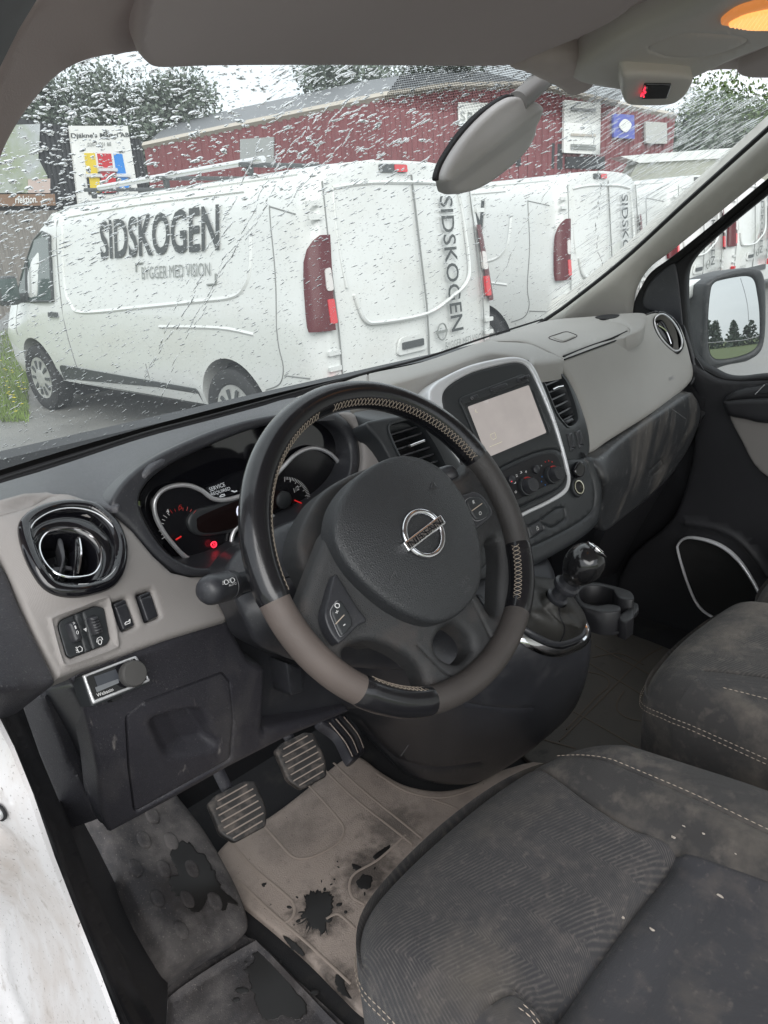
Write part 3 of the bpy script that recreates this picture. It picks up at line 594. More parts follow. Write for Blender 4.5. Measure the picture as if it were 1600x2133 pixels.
# knee panel under the column
S_knee = Surf([(556, 1392, 'y', .22), (549, 1520, 'y', .24), (760, 1440, 'y', .30), (900, 1300, 'y', .30), (600, 1300, 'y', .24), (725, 1470, 'y', .29), (950, 1150, 'y', .30)])
drape('knee_panel', [(470, 1280), (620, 1250), (900, 1150), (1000, 1200), (980, 1420), (860, 1470), (726, 1478), (640, 1500), (548, 1524)], S_knee, m_darkS, dash, sp=22, edge=(6, .004), back=.03)
drape('knee_bracket', [(560, 1372), (590, 1380), (600, 1425), (572, 1430)], S_knee, m_darkS, dash, sp=10, edge=(3, .002), lift=.03, back=.03)

# --- instrument cluster
cl = empty('instrument_cluster', (0, 0, 0)); cl.parent = dash
S_hood = Surf([(238, 1050, 'y', .205), (300, 965, 'y', .225), (450, 890, 'y', .235), (640, 852, 'y', .235), (745, 900, 'y', .235), (755, 960, 'y', .22), (640, 1110, 'y', .19), (440, 1196, 'y', .178), (330, 1165, 'y', .185), (281, 1105, 'y', .195), (500, 1040, 'y', .20)])
h_out = cr([(234, 1058), (246, 1018), (285, 976), (345, 938), (440, 896), (520, 872), (600, 858), (660, 852), (708, 862), (738, 890), (752, 930), (752, 975), (735, 1020), (690, 1070), (620, 1120), (520, 1180), (440, 1198), (380, 1197), (325, 1160), (278, 1105)], 5)
h_in = cr([(292, 1050), (305, 1010), (350, 970), (430, 930), (520, 895), (600, 876), (660, 872), (705, 890), (730, 925), (733, 970), (718, 1010), (680, 1050), (600, 1100), (520, 1155), (450, 1180), (400, 1178), (350, 1150), (312, 1100)], 5)
drape('cluster_hood', h_out, S_hood, m_darkS, cl, sp=10, edge=(9, .006), holes=[h_in], hole_back=.07, hole_dir=(0, .07, -.004), back=.03)
S_face = Surf([(300, 1000, 'y', .262), (700, 880, 'y', .262), (700, 1060, 'y', .250), (400, 1180, 'y', .248), (500, 1040, 'y', .258)])
drape('cluster_face', offs(h_in, 0), S_face, m_piano, cl, sp=20, back=.01)
rg = [(317, 1072), (315, 1045), (328, 1023), (354, 1011), (385, 1010), (412, 1020), (436, 1037), (462, 1040), (500, 1030), (545, 1010), (580, 975), (610, 945), (645, 932), (680, 944), (703, 972), (709, 1010), (692, 1048), (655, 1076), (612, 1090), (575, 1082), (550, 1070), (520, 1080), (488, 1097), (477, 1115), (472, 1142), (452, 1164), (420, 1171), (382, 1160), (350, 1128), (330, 1100)]
wire('gauge_ring', rg, S_face, .0030, m_silver, cl, closed=True, lift=.008, smooth=6, sides=8)
m_dial = mat('dial_face', (.010, .010, .012), .25)
drape('dial_face', offs(cr(rg, 5), 0), S_face, m_dial, cl, sp=20, lift=.004, back=.004)
drape('lcd_panel', cr([(384, 1085), (400, 1062), (450, 1048), (540, 1015), (560, 1060), (520, 1095), (430, 1115), (395, 1108)], 5), S_face, m_stack, cl, sp=12, edge=(6, .003), lift=.009, back=.004)
drape('lcd_screen', cr([(402, 1088), (420, 1068), (560, 1018), (570, 1055), (480, 1098), (415, 1108)], 5), S_face, mat('lcd_dark', (.012, .007, .007), .12), cl, sp=12, lift=.0096, back=.001)
gt = lambda s, bl, br, tl, m: textp('dial_lettering', s, bl, br, tl, S_face, m, cl, lift=.0105)
textp('display_text', 'SERVICE', (435, 1024), (467, 1012), (432, 1016), S_face, m_leddim, cl, lift=.003)
textp('display_text', 'REQUIRED', (438, 1034), (478, 1021), (436, 1026), S_face, m_leddim, cl, lift=.003)
wire('display_symbol', [(455, 1034), (459, 1030), (465, 1029), (466, 1032), (456, 1035)], S_face, .0006, m_leddim, cl, lift=.003, sides=4, closed=True)
wire('display_symbol', [(480, 1022), (486, 1024), (491, 1022)], S_face, .0009, m_leddim, cl, lift=.003, sides=4)
gt('0', (484, 1077), (498, 1072), (482, 1053), m_ledw); gt('4', (338, 1068), (344, 1066), (336, 1060), m_white); gt('5', (365, 1060), (371, 1058), (363, 1051), m_redprint)
for i in range(15):
    a = R_(150+i*11); c0 = np.array([372, 1098]); d_ = np.array([math.cos(a), math.sin(a)*.9])
    wire('tick', [c0+d_*40, c0+d_*(47 if i % 2 else 50)], S_face, .00035, m_white if i < 8 else m_redprint, cl, lift=.0098, sides=4)
for i in range(34):
    a = R_(-95+i*4.0); c0 = np.array([588, 1042]); d_ = np.array([math.cos(a), math.sin(a)])
    wire('tick', [c0+d_*(44 if i % 4 else 40), c0+d_*50], S_face, .0003, m_white if i < 27 else m_redprint, cl, lift=.0098, sides=4)
gt('1/2', (604, 1025), (614, 1018), (602, 1016), m_white)
wire('needle', [(603, 1040), (630, 1052)], S_face, .0009, m_neered, cl, lift=.012); wire('needle', [(356, 1122), (367, 1115)], S_face, .0011, m_neered, cl, lift=.012)
lathe('needle_hub', [(0, .012), (.006, .012), (.008, .009)], S_face(np.float64(582), np.float64(1040), .006), S_face.normal(np.float64(582), np.float64(1040)), m_stack, cl)
wire('brake_warning_light', cr([(431, 1131), (435, 1127), (440, 1128), (441, 1134), (436, 1138), (432, 1136)], 4), S_face, .0009, m_ledred, cl, closed=True, lift=.0105, sides=5)
wire('brake_warning_light', [(436, 1130), (436.5, 1134)], S_face, .0008, m_ledred, cl, lift=.0105, sides=4)
drape('taupe_mid_panel', cr([(700, 862), (735, 858), (762, 884), (800, 930), (840, 1004), (850, 1060), (790, 1100), (705, 1060), (735, 1025), (755, 980), (755, 925), (738, 885)], 5), Surf([(700, 862, 'y', .24), (735, 858, 'y', .25), (840, 1004, 'y', .185), (755, 950, 'y', .215), (790, 1100, 'y', .16), (800, 930, 'y', .21), (700, 1060, 'y', .19)]), m_taupe, dash, sp=10, edge=(7, .005), back=.04,
      grooves=[([(734, 900), (772, 886)], 2.5, .003)])
drape('vent_pod_top', cr([(735, 858), (770, 872), (800, 872), (870, 860), (900, 850), (850, 838), (790, 848)], 4), Surf([(735, 858, 'y', .26), (800, 872, 'y', .215), (900, 850, 'y', .22), (820, 840, 'y', .32)]), m_stack, dash, sp=10, edge=(5, .003), back=.02)
# ============================================================ CENTRE STACK
PS = Plane(at(1050, 870, 'y', .20), (-.133, -.912, .389))
cs = empty('centre_stack', (0, 0, 0)); cs.parent = dash
# left centre vent pod
S_pod = Surf([(770, 880, 'y', .205), (852, 872, 'y', .205), (932, 985, 'y', .165), (860, 1000, 'y', .165), (985, 1100, 'y', .13), (850, 1060, 'y', .15)])
cv1 = cr([(811, 890), (830, 880), (855, 876), (880, 890), (905, 925), (928, 970), (930, 990), (915, 997), (880, 999), (862, 996), (846, 972), (822, 925)], 5)
drape('vent_pod', cr([(765, 884), (790, 872), (850, 864), (900, 870), (930, 920), (985, 1000), (1030, 1100), (1000, 1190), (900, 1150), (845, 1020), (800, 930)], 5), S_pod, m_stack, cs, sp=11, edge=(7, .004), holes=[cv1], hole_back=.05, back=.03)
def slat_vent(name, outline, surf, rows, tab=None):
    v = empty(name, (0, 0, 0)); v.parent = dash
    band('vent_frame', outline, surf, [(.004, -.003), (.003, .0015), (0, .001), (-.001, -.006)], m_stack, v)
    drape('vent_back', outline, surf, m_black, v, sp=20, lift=-.04, back=.004)
    for a, b in rows:
        a = np.array(a, float); b = np.array(b, float); nn = np.array([-(b-a)[1], (b-a)[0]]); nn /= np.linalg.norm(nn)
        drape('slat', [a-nn*1.6, b-nn*1.6, b+nn*1.6, a+nn*1.6], surf, m_darkS, v, sp=12, lift=-.006, back=.016)
    if tab is not None: wire('chrome_tab', tab, surf, .0026, m_chrome, v, lift=.001, sides=8)
    return v
S_podv = S_pod
slat_vent('slatted_vent', cv1, S_podv, [((816+i*8.4-2, 905+i*14.5), (876+i*8.4, 885+i*14.5)) for i in range(7)], [(853, 930), (865, 925), (882, 919)])['label'] = 'black slatted air vent left of the screen with chrome tab'
# right pod
S_podr = Surf([(1110, 760, 'y', .245), (1165, 768, 'y', .255), (1228, 925, 'y', .20), (1190, 950, 'y', .19), (1220, 870, 'y', .215), (1130, 850, 'y', .215)])
cv2 = cr([(1127, 775), (1145, 767), (1162, 775), (1180, 797), (1194, 832), (1203, 866), (1200, 880), (1186, 888), (1176, 880), (1160, 858), (1140, 810)], 5)
drape('vent_pod', cr([(1095, 757), (1130, 752), (1158, 755), (1175, 772), (1200, 815), (1218, 862), (1229, 905), (1230, 940), (1215, 958), (1190, 965), (1165, 930), (1130, 850)], 5), S_podr, m_stack, cs, sp=9, edge=(6, .004), holes=[cv2], hole_back=.05, back=.04,
      grooves=[(rc([(1182, 873), (1200, 864), (1203, 880), (1186, 888)], .3), 2, .001, True)])
slat_vent('slatted_vent', cv2, S_podr, [((1124+i*8.5, 790+i*14.5), (1165+i*6.2, 774+i*14.5)) for i in range(7)], [(1150, 812), (1160, 807), (1171, 805)])['label'] = 'black slatted air vent right of the screen with chrome tab'
drape('vent_thumbwheel', rc([(1174, 878), (1190, 870), (1195, 876), (1180, 884)], .3), S_podr, m_darkS, cs, sp=4, edge=(3, .002), lift=.003, back=.004)
for q in ([(1180, 904), (1191, 900), (1199, 935), (1188, 941)], [(1197, 899), (1208, 894), (1216, 928), (1206, 935)]):
    b = drape('rocker_switch', rc(q, .12), S_podr, m_darkS, cs, sp=5, edge=(2.5, .0015), lift=.003, back=.006, grooves=[([q[1], ((q[0][0]+q[3][0])/2+4, (q[0][1]+q[3][1])/2+10), q[2]], 2, .0018)])
# radio surround
s_out = cr([(893, 828), (900, 806), (925, 786), (975, 762), (1030, 748), (1070, 743), (1098, 750), (1115, 768), (1132, 805), (1155, 865), (1172, 920), (1186, 975), (1189, 1003), (1180, 1027), (1150, 1047), (1110, 1066), (1070, 1085), (1010, 1100), (970, 1040), (935, 950), (905, 880)], 5)
s_in = cr([(922, 836), (926, 815), (945, 797), (985, 776), (1035, 762), (1072, 755), (1093, 760), (1107, 776), (1124, 812), (1148, 870), (1166, 925), (1180, 978), (1182, 1002), (1174, 1020), (1148, 1038), (1108, 1058), (1068, 1076), (1015, 1088), (985, 1040), (955, 950), (932, 880)], 5)
drape('silver_surround', s_out, PS, m_silverp, cs, sp=9, edge=(5, .004), holes=[offs(s_in, 0)], hole_back=.01, lift=.002, back=.04)
rad_o = rc([(951, 831), (1091, 778), (1149, 902), (1008, 958)], .09)
clim_o = cr([(1030, 985), (1060, 965), (1110, 944), (1150, 935), (1170, 945), (1178, 975), (1176, 1000), (1160, 1018), (1110, 1042), (1065, 1060), (1035, 1055), (1020, 1020)], 5)
drape('fascia_plate', s_in, PS, m_stack, cs, sp=9, edge=(5, .003), lift=.001, back=.03, grooves=[(clim_o, 3, .003, True)])
rd = empty('touch_screen_radio', (0, 0, 0)); rd.parent = dash
scr = rc([(972, 848), (1099, 803), (1136, 902), (1013, 954)], .03)
scr_o = rc([(963, 845), (1101, 796), (1142, 904), (1010, 960)], .05)
drape('radio_bezel', rad_o, PS, m_stack, rd, sp=8, edge=(3, .0015), lift=.0045, back=.01, holes=[scr_o], hole_back=.005)
drape('screen_frame', scr_o, PS, m_stack, rd, sp=8, lift=.0022, back=.003, disp=lambda x, y: 0*x)
m_scr = mat('lit_grey_screen', (.33, .29, .28), .22, emit=((.72, .67, .64), .15), var=(22, .10))
drape('screen', scr, PS, m_scr, rd, sp=12, lift=.0030, back=.0006)
m_scrt = mat('faint_screen_icons', (.55, .52, .42), .4, emit=((.7, .66, .45), .16))
for q in ([(1022, 905), (1031, 901), (1034, 912), (1028, 916), (1023, 912)],):
    wire('screen_icon', q, PS, .0005, m_scrt, rd, closed=True, lift=.0038, sides=4)
wire('screen_icon', [(991, 853), (991, 858), (995, 859)], PS, .0005, m_scrt, rd, lift=.0038, sides=4)
wire('screen_icon', [(1020, 931), (1046, 920)], PS, .0005, m_scrt, rd, lift=.0038, sides=4)
for q in ([(974, 829), (990, 822), (993, 830), (977, 837)], [(1016, 811), (1050, 799), (1054, 806), (1019, 820)], [(1072, 790), (1098, 781), (1100, 789), (1074, 800)]):
    drape('button', rc(q, .4), PS, m_darkS, rd, sp=4, edge=(2.5, .0015), lift=.0068, back=.004)
drape('usb_port', [(1079, 792), (1087, 789), (1088, 793), (1081, 796)], PS, m_black, rd, sp=4, lift=.0072, back=.0005)
lathe('aux_socket', [(0, .003), (.001, .003), (.001, .002)], PS(np.float64(1094), np.float64(787), .0066), PS.n, m_black, rd, seg=12)
lathe('microphone', [(0, .003), (.001, .003), (.001, .002)], PS(np.float64(963), np.float64(835), .0048), PS.n, m_darkS, rd, seg=12)
wire('power_symbol', cr([(981, 829), (984, 827), (986, 830), (983, 832)], 3), PS, .0003, m_gprint, rd, closed=True, lift=.0072, sides=4)
# climate controls
cc = empty('climate_controls', (0, 0, 0)); cc.parent = dash
clim_i = cr([(1035, 990), (1065, 972), (1112, 952), (1146, 945), (1160, 954), (1167, 976), (1162, 995), (1140, 1010), (1105, 1026), (1065, 1045), (1040, 1042), (1028, 1020)], 5)
drape('climate_panel', clim_i, PS, m_black, cc, sp=9, edge=(3, .001), lift=.0042, back=.004)
def knob(x, y, s):
    o = PS(np.float64(x), np.float64(y), .004); k = empty('temperature_knob' if x > 1120 else 'fan_knob', (0, 0, 0)); k.parent = cc
    ax = np.array(PS.n)
    lathe('knob_skirt', [(0, .020*s), (.003, .0205*s), (.008, .019*s), (.0085, .017*s)], o, ax, m_stack, k, seg=36)
    lathe('knob_grip', [(.008, .017*s), (.020, .015*s), (.022, .0138*s), (.0225, .0)], o, ax, m_darkS, k, seg=36)
    t_ = np.cross(ax, [0, 0, 1.]); t_ /= np.linalg.norm(t_); u_ = np.cross(t_, ax)
    pts = [o+ax*.0088+(t_*math.cos(a)+u_*math.sin(a))*.0178*s for a in np.linspace(R_(75), R_(140), 10)]
    tube3('red_mark', pts, .0011, m_redprint, k, sides=6)
knob(1093, 1014, .80); knob(1147, 990, .78)
lathe('round_button', [(0, .0075), (.004, .007), (.005, .005)], PS(np.float64(1064), np.float64(1000), .0045), PS.n, m_darkS, cc, seg=20)
lathe('round_button', [(0, .0075), (.004, .007), (.005, .005)], PS(np.float64(1115), np.float64(978), .0045), PS.n, m_darkS, cc, seg=20)
lathe('lit_dot', [(0, .0007), (.0004, .0006)], PS(np.float64(1066), np.float64(1003), .0098), PS.n, m_ledred, cc, seg=8)
for s_, x, y in (('0', 1075, 1026), ('1', 1073, 1006), ('2', 1077, 992), ('3', 1086, 985), ('4', 1096, 984)):
    textp('dial_number', s_, (x-2, y+2), (x+2, y+.5), (x-3, y-3), PS, m_white, cc, lift=.0046)
for x, y, m_ in ((1136, 962, m_redprint), (1143, 960, m_redprint), (1150, 962, m_redprint), (1128, 970, m_gprint), (1128, 1003, m_blueprint), (1136, 1010, m_blueprint), (1129, 993, m_blueprint)):
    lathe('dial_dot', [(0, .0014), (.0003, .0013)], PS(np.float64(x), np.float64(y), .0044), PS.n, m_, cc, seg=8)
# lower stack body
S_ls = Surf([(1230, 945, 'y', .175), (1256, 1010, 'y', .155), (1250, 1085, 'y', .145), (1190, 1160, 'y', .125), (1060, 1190, 'y', .125), (1180, 1060, 'y', .155), (1090, 1120, 'y', .15), (1000, 1130, 'y', .15), (900, 1200, 'y', .14), (1000, 1210, 'y', .12), (1190, 1000, 'y', .175)])
tray = rc([(1122, 1088), (1166, 1060), (1175, 1066), (1177, 1084), (1142, 1104)], .2)
drape('lower_stack', cr([(1180, 960), (1215, 955), (1238, 950), (1250, 975), (1259, 1010), (1259, 1050), (1252, 1085), (1225, 1115), (1170, 1150), (1100, 1185), (1040, 1205), (960, 1225), (880, 1240), (860, 1150), (1000, 1060), (1130, 1000)], 5), S_ls, m_stack, cs, sp=10, edge=(12, .010), back=.05,
      grooves=[(cr([(1222, 958), (1236, 1000), (1240, 1040), (1225, 1075), (1150, 1118), (1050, 1160), (960, 1190)], 6, False), 3, .003),
               (rc([(1122, 1085), (1160, 1058), (1176, 1056), (1180, 1080), (1150, 1100)], .3), 3, .003, True), (rc([(1099, 1096), (1128, 1082), (1134, 1104), (1106, 1122)], .15), 2, .002, True)])
drape('lock_button', rc([(1103, 1096), (1122, 1087), (1131, 1103), (1110, 1116)], .15), S_ls, m_darkS, cs, sp=6, edge=(2, .001), lift=.001, back=.003)
wire('padlock_symbol', [(1116, 1101), (1120, 1099), (1121, 1103), (1117, 1105)], S_ls, .0005, m_white, cs, closed=True, lift=.0016, sides=4); wire('padlock_symbol', [(1117, 1100), (1116, 1097), (1118, 1096), (1119, 1099)], S_ls, .0004, m_white, cs, lift=.0016, sides=4)
# 12V socket
so = S_ls(np.float64(1200), np.float64(1016), .002); sn = S_ls.normal(np.float64(1200), np.float64(1016)); sk = empty('power_socket', (0, 0, 0)); sk.parent = dash
lathe('socket_collar', [(0, .0185), (.004, .0175), (.005, .0145), (.002, .0135)], so, sn, m_stack, sk); lathe('socket_ring', [(.002, .0133), (.0062, .0130), (.0064, .0110), (.001, .0105)], so, sn, mat('brass_ring', (.75, .72, .58), .25, 1.), sk)
lathe('socket_hole', [(.0012, .0105), (.0024, .0104)], so, sn, m_black, sk)
drape('socket_cap', cr([(1188, 978), (1196, 963), (1205, 963), (1210, 976), (1207, 990), (1198, 996), (1190, 990)], 5), S_ls, m_piano, sk, sp=6, edge=(4, .003), lift=.012, back=.006)
drape('cap_hinge', rc([(1192, 998), (1208, 990), (1211, 996), (1194, 1003)], .2), S_ls, m_stack, sk, sp=5, edge=(2, .001), lift=.007, back=.006)

# ============================================================ PASSENGER SIDE
S_pas = Surf([(1174, 748, 'y', .255), (1310, 695, 'x', .95), (1355, 655, 'x', 1.09), (1425, 660, 'x', 1.19), (1445, 780, 'x', 1.195), (1430, 815, 'x', 1.16), (1340, 882, 'x', .92), (1232, 945, 'y', .195), (1215, 860, 'y', .222), (1300, 800, 'y', .235), (1380, 740, 'x', 1.09)])
vi2 = cr([(1364, 664), (1378, 654), (1394, 662), (1410, 682), (1420, 706), (1419, 724), (1408, 731), (1394, 722), (1378, 704), (1367, 684)], 6)
drape('passenger_fascia', cr([(1160, 755), (1176, 747), (1240, 723), (1308, 699), (1335, 688), (1346, 660), (1375, 650), (1405, 660), (1425, 690), (1440, 740), (1447, 780), (1432, 806), (1390, 840), (1330, 880), (1270, 918), (1235, 942), (1222, 930), (1226, 895), (1214, 855), (1195, 805), (1175, 772)], 5), S_pas, m_taupe2, dash, sp=10, edge=(8, .006), back=.04, holes=[offs(vi2, 0)], hole_back=.03)
textp('airbag_lettering', 'SRS', (1394, 793), (1404, 789), (1392, 786), S_pas, m_gprint, dash, lift=.0012)
wire('fascia_gap', [(1176, 749), (1240, 725), (1310, 700)], S_pas, .0018, m_gap, dash, smooth=4)
ev = empty('end_vent', (0, 0, 0)); ev.parent = dash; ev['label'] = 'round gloss black air vent at the passenger end of the dash'
vo2 = cr([(1346, 662), (1358, 650), (1376, 647), (1396, 656), (1412, 675), (1422, 700), (1424, 722), (1414, 737), (1400, 738), (1382, 722), (1362, 700), (1350, 680)], 6)
PV = Plane(at(1388, 693, 'x', 1.135), (-.50, -.83, .22))
drape('bezel', vo2, PV, m_piano, ev, sp=6, edge=(6, .006), lift=.006, back=.05, holes=[offs(vi2, 0)], hole_back=.03)
wire('chrome_ring', vi2, PV, .002, m_silver, ev, closed=True, lift=.006)
drape('vent_back', vi2, PV, m_black, ev, sp=10, lift=-.025, back=.003)
drape('vane', cr([(1369, 672), (1384, 666), (1398, 690), (1404, 718), (1396, 716), (1380, 700)], 5), PV, m_piano, ev, sp=6, edge=(4, .003), lift=-.006, back=.006)
wire('chrome_vane_edge', [(1372, 678), (1388, 690), (1398, 716)], PV, .0018, m_chrome, ev, smooth=5, lift=-.002)
drape('end_cap', cr([(1424, 676), (1434, 700), (1447, 745), (1452, 775), (1444, 800), (1436, 800), (1444, 775), (1436, 735), (1425, 700)], 4), Surf([(1424, 680, 'x', 1.20), (1450, 775, 'x', 1.205), (1440, 730, 'x', 1.205), (1444, 800, 'x', 1.20)]), m_darkS, dash, sp=8, edge=(3, .003), back=.03)
# glovebox
S_gl = Surf([(1235, 948, 'y', .180), (1340, 885, 'x', .91), (1445, 812, 'x', 1.17), (1462, 850, 'x', 1.195), (1265, 1000, 'y', .145), (1370, 930, 'y', .205), (1255, 1110, 'y', .20), (1400, 1000, 'y', .255), (1300, 1070, 'y', .235), (1450, 900, 'x', 1.19), (1240, 1010, 'y', .15)])
drape('glovebox', cr([(1226, 942), (1244, 950), (1300, 912), (1380, 858), (1436, 818), (1452, 826), (1463, 852), (1458, 890), (1430, 950), (1390, 1000), (1340, 1050), (1300, 1082), (1262, 1108), (1254, 1080), (1262, 1020), (1256, 985), (1240, 965)], 5), S_gl, m_glove, dash, sp=10, edge=(9, .008), back=.04,
      grooves=[(rc([(1351, 984), (1379, 958), (1383, 968), (1378, 976), (1352, 998)], .25), 2.4, .003, True)])
wire('scratch_mark', [(1400, 852), (1428, 872)], S_gl, .0004, m_gprint, dash, lift=.0002, sides=4)
drape('under_dash_panel', cr([(1262, 1106), (1340, 1048), (1420, 960), (1470, 860), (1500, 900), (1500, 1000), (1400, 1100), (1270, 1200), (1245, 1180)], 4), Surf([(1262, 1106, 'y', .25), (1470, 860, 'x', 1.21), (1400, 1100, 'y', .5), (1270, 1200, 'y', .40), (1500, 1000, 'y', .48)]), m_black, dash, sp=22, back=.02)
drape('dash_end_filler', [(1405, 740), (1450, 745), (1478, 790), (1466, 850), (1430, 860), (1400, 830)], Surf([(1405, 740, 'x', 1.205), (1478, 790, 'x', 1.212), (1430, 900, 'x', 1.205), (1478, 880, 'x', 1.212)]), m_black, dash, sp=20, back=.004)
# ============================================================ PILLARS, ROOF
t = thing('pillar_trim', 'pale grey windscreen pillar trim on the passenger side', 'pillar trim')
S_pr = Surf([(1150, 668, 'x', 1.12), (1325, 630, 'x', 1.20), (1345, 585, 'x', 1.19), (1250, 590, 'x', 1.12), (1420, 440, 'x', 1.10), (1480, 470, 'x', 1.16), (1600, 285, 'x', 1.04), (1600, 370, 'x', 1.10), (1700, 200, 'x', 1.0), (1700, 300, 'x', 1.05), (1380, 540, 'x', 1.175)])
drape('pillar_cover', cr([(1140, 664), (1165, 652), (1195, 632), (1300, 548), (1420, 440), (1520, 350), (1600, 276), (1720, 168), (1760, 240), (1700, 292), (1600, 369), (1480, 468), (1400, 532), (1360, 562), (1338, 592), (1324, 630), (1322, 676), (1240, 686), (1180, 690), (1135, 684)], 5), S_pr, m_pillar, t, sp=13, edge=(16, .022), back=.04)
wire('glass_edge_rubber', [(1100, 690), (1148, 658), (1190, 628), (1300, 540), (1420, 430), (1520, 340), (1600, 268), (1720, 158)], Surf([(1148, 658, 'x', 1.05), (1420, 430, 'x', 1.03), (1600, 268, 'x', .99), (1720, 158, 'x', .95), (1100, 690, 'x', 1.02)]), .0075, m_gap, t, smooth=6, flat=.6)
t = thing('pillar_trim', 'dark brownish windscreen pillar trim at the top left, by the driver door', 'pillar trim')
S_pl = Surf([(0, 350, 'x', -.345), (60, 240, 'x', -.335), (140, 145, 'x', -.315), (240, 110, 'x', -.29), (-60, 450, 'x', -.35), (-240, 960, 'x', -.37), (-330, 900, 'x', -.40), (0, 120, 'x', -.385), (110, 0, 'x', -.375), (200, 0, 'x', -.345), (310, 0, 'x', -.31), (290, 112, 'z', .4285), (190, 131, 'z', .4095), (-60, 200, 'x', -.39)])
drape('pillar_cover', cr([(-260, 1000), (-160, 760), (-80, 560), (-30, 420), (0, 352), (22, 300), (52, 248), (85, 205), (115, 172), (150, 147), (190, 131), (240, 120), (290, 112), (310, 80), (300, 20), (310, -60), (120, -60), (85, 0), (40, 60), (0, 150), (-80, 330), (-200, 620), (-330, 960)], 5), S_pl, m_pillarL, t, sp=16, edge=(10, .006), back=.02)
PILL = (t, [(-240, 960), (-160, 760), (-80, 560), (-30, 420), (0, 352), (22, 300), (52, 248), (85, 205), (115, 172), (150, 147), (190, 131)])
drape('seal_strip', [(-120, 300), (-80, 330), (0, 140), (40, 60), (95, -30), (0, -120), (-120, -120)], Surf([(-80, 330, 'x', -.40), (0, 140, 'x', -.395), (95, -30, 'x', -.385), (0, -60, 'x', -.42), (-100, 100, 'x', -.43)]), m_rubber, t, sp=22, back=.004)
S_hd = Surf([(150, 147, 'z', .40), (240, 118, 'z', .42), (450, 108, 'z', .448), (700, 113, 'z', .470), (1000, 122, 'z', .488), (1130, 150, 'z', .495), (1430, 160, 'z', .505), (1600, 150, 'z', .51), (700, 0, 'z', .475), (250, 0, 'z', .425), (1100, 0, 'z', .50), (1600, 0, 'z', .52), (1750, 150, 'z', .51)])
hl = thing('headliner', 'beige grey fabric roof lining above the windscreen', 'roof lining')
drape('lining', [(238, 122), (265, 116), (300, 112), (400, 108), (520, 108), (700, 112), (880, 117), (1000, 121), (1060, 128), (1095, 138), (1120, 152), (1145, 162), (1200, 172), (1300, 170), (1430, 158), (1500, 149), (1600, 151), (1760, 156), (1760, -140), (240, -140), (240, 60)], S_hd, m_head, hl, sp=18, edge=(7, .006), back=.03)
# roof skin carries on behind the photographer's frame
rf = mobj('roof_panel', [(-.40, -.22, .60), (1.25, -.22, .60), (1.25, -1.3, .62), (-.40, -1.3, .62), (-.40, -.22, .64), (1.25, -.22, .64), (1.25, -1.3, .66), (-.40, -1.3, .66)],
          [(0, 1, 2, 3), (4, 5, 6, 7), (0, 1, 5, 4), (1, 2, 6, 5), (2, 3, 7, 6), (3, 0, 4, 7)], m_head, hl, smooth=False)
t = thing('sun_visor', 'folded dark grey sun visor over the driver side of the windscreen', 'sun visor')
drape('visor_pad', cr([(255, 62), (330, 40), (700, 20), (1000, 0), (1420, -120), (300, -120), (240, 0)], 4), S_hd, m_visor, t, sp=20, edge=(8, .006), lift=.008, back=.01) if False else None
drape('visor_pad', cr([(252, 20), (257, 56), (273, 84), (303, 99), (380, 100), (460, 101), (700, 106), (900, 111), (1040, 113), (1085, 104), (1110, 92), (1250, 30), (1330, -30), (1400, -120), (300, -120), (262, -60)], 5), S_hd, m_visor, t, sp=16, edge=(8, .006), lift=.014, back=.012)
lathe('visor_clip', [(0, .006), (.02, .005)], S_hd(np.float64(1095), np.float64(104), .004), (1, .3, 0), m_head, t, seg=12)
t = thing('sun_visor', 'folded sun visor above the passenger side, right of the roof console', 'sun visor')
drape('visor_pad', cr([(1535, 128), (1570, 110), (1640, 80), (1760, 60), (1800, 138), (1650, 146), (1560, 146)], 4), S_hd, m_visor, t, sp=14, edge=(6, .005), lift=.012, back=.01)
drape('mirror_mount', cr([(1050, 124), (1090, 112), (1180, 105), (1240, 130), (1236, 172), (1200, 190), (1180, 188), (1160, 174), (1130, 158), (1095, 140)], 5), Surf([(1050, 124, 'z', .487), (1180, 105, 'z', .490), (1190, 190, 'z', .470), (1236, 172, 'z', .474), (1130, 150, 'z', .478)]), m_head, hl, sp=12, edge=(22, .014), lift=.012, back=.02)
# overhead console
oc = thing('overhead_console', 'pale grey roof console with lit orange lamp and red warning display', 'roof console')
S_oc = Surf([(1190, 165, 'z', .47), (1290, 195, 'z', .455), (1430, 185, 'z', .465), (1550, 130, 'z', .48), (1600, 100, 'z', .485), (1500, 20, 'z', .488), (1350, 100, 'z', .478), (1700, 0, 'z', .49), (1420, 10, 'z', .49)])
drape('console_body', cr([(1185, 165), (1190, 152), (1220, 132), (1290, 95), (1400, 45), (1500, -10), (1640, -100), (1760, -100), (1760, 60), (1640, 92), (1540, 128), (1470, 160), (1440, 175), (1425, 192), (1400, 200), (1320, 200), (1270, 192), (1210, 180)], 5), S_oc, m_console, oc, sp=12, edge=(12, .012), back=.03,
      grooves=[(cr([(1353, 98), (1400, 78), (1440, 70), (1510, 74), (1555, 82), (1545, 95), (1500, 112), (1450, 121), (1400, 120), (1365, 110)], 5), 2, .0015, True)])
S_of = Plane(at(1350, 165, 'z', .448), np.cross(at(1430, 165, 'y', .05)-at(1290, 165, 'y', .05), (0, .35, -1))*1.0)
S_of = Surf([(1290, 140, 'z', .467), (1430, 150, 'z', .470), (1300, 197, 'z', .452), (1410, 197, 'z', .454)])
drape('display_housing', cr([(1293, 136), (1330, 132), (1400, 136), (1438, 143), (1432, 168), (1415, 190), (1390, 202), (1330, 203), (1302, 198), (1292, 180), (1291, 155)], 5), S_of, m_console, oc, sp=8, edge=(6, .006), lift=.012, back=.02)
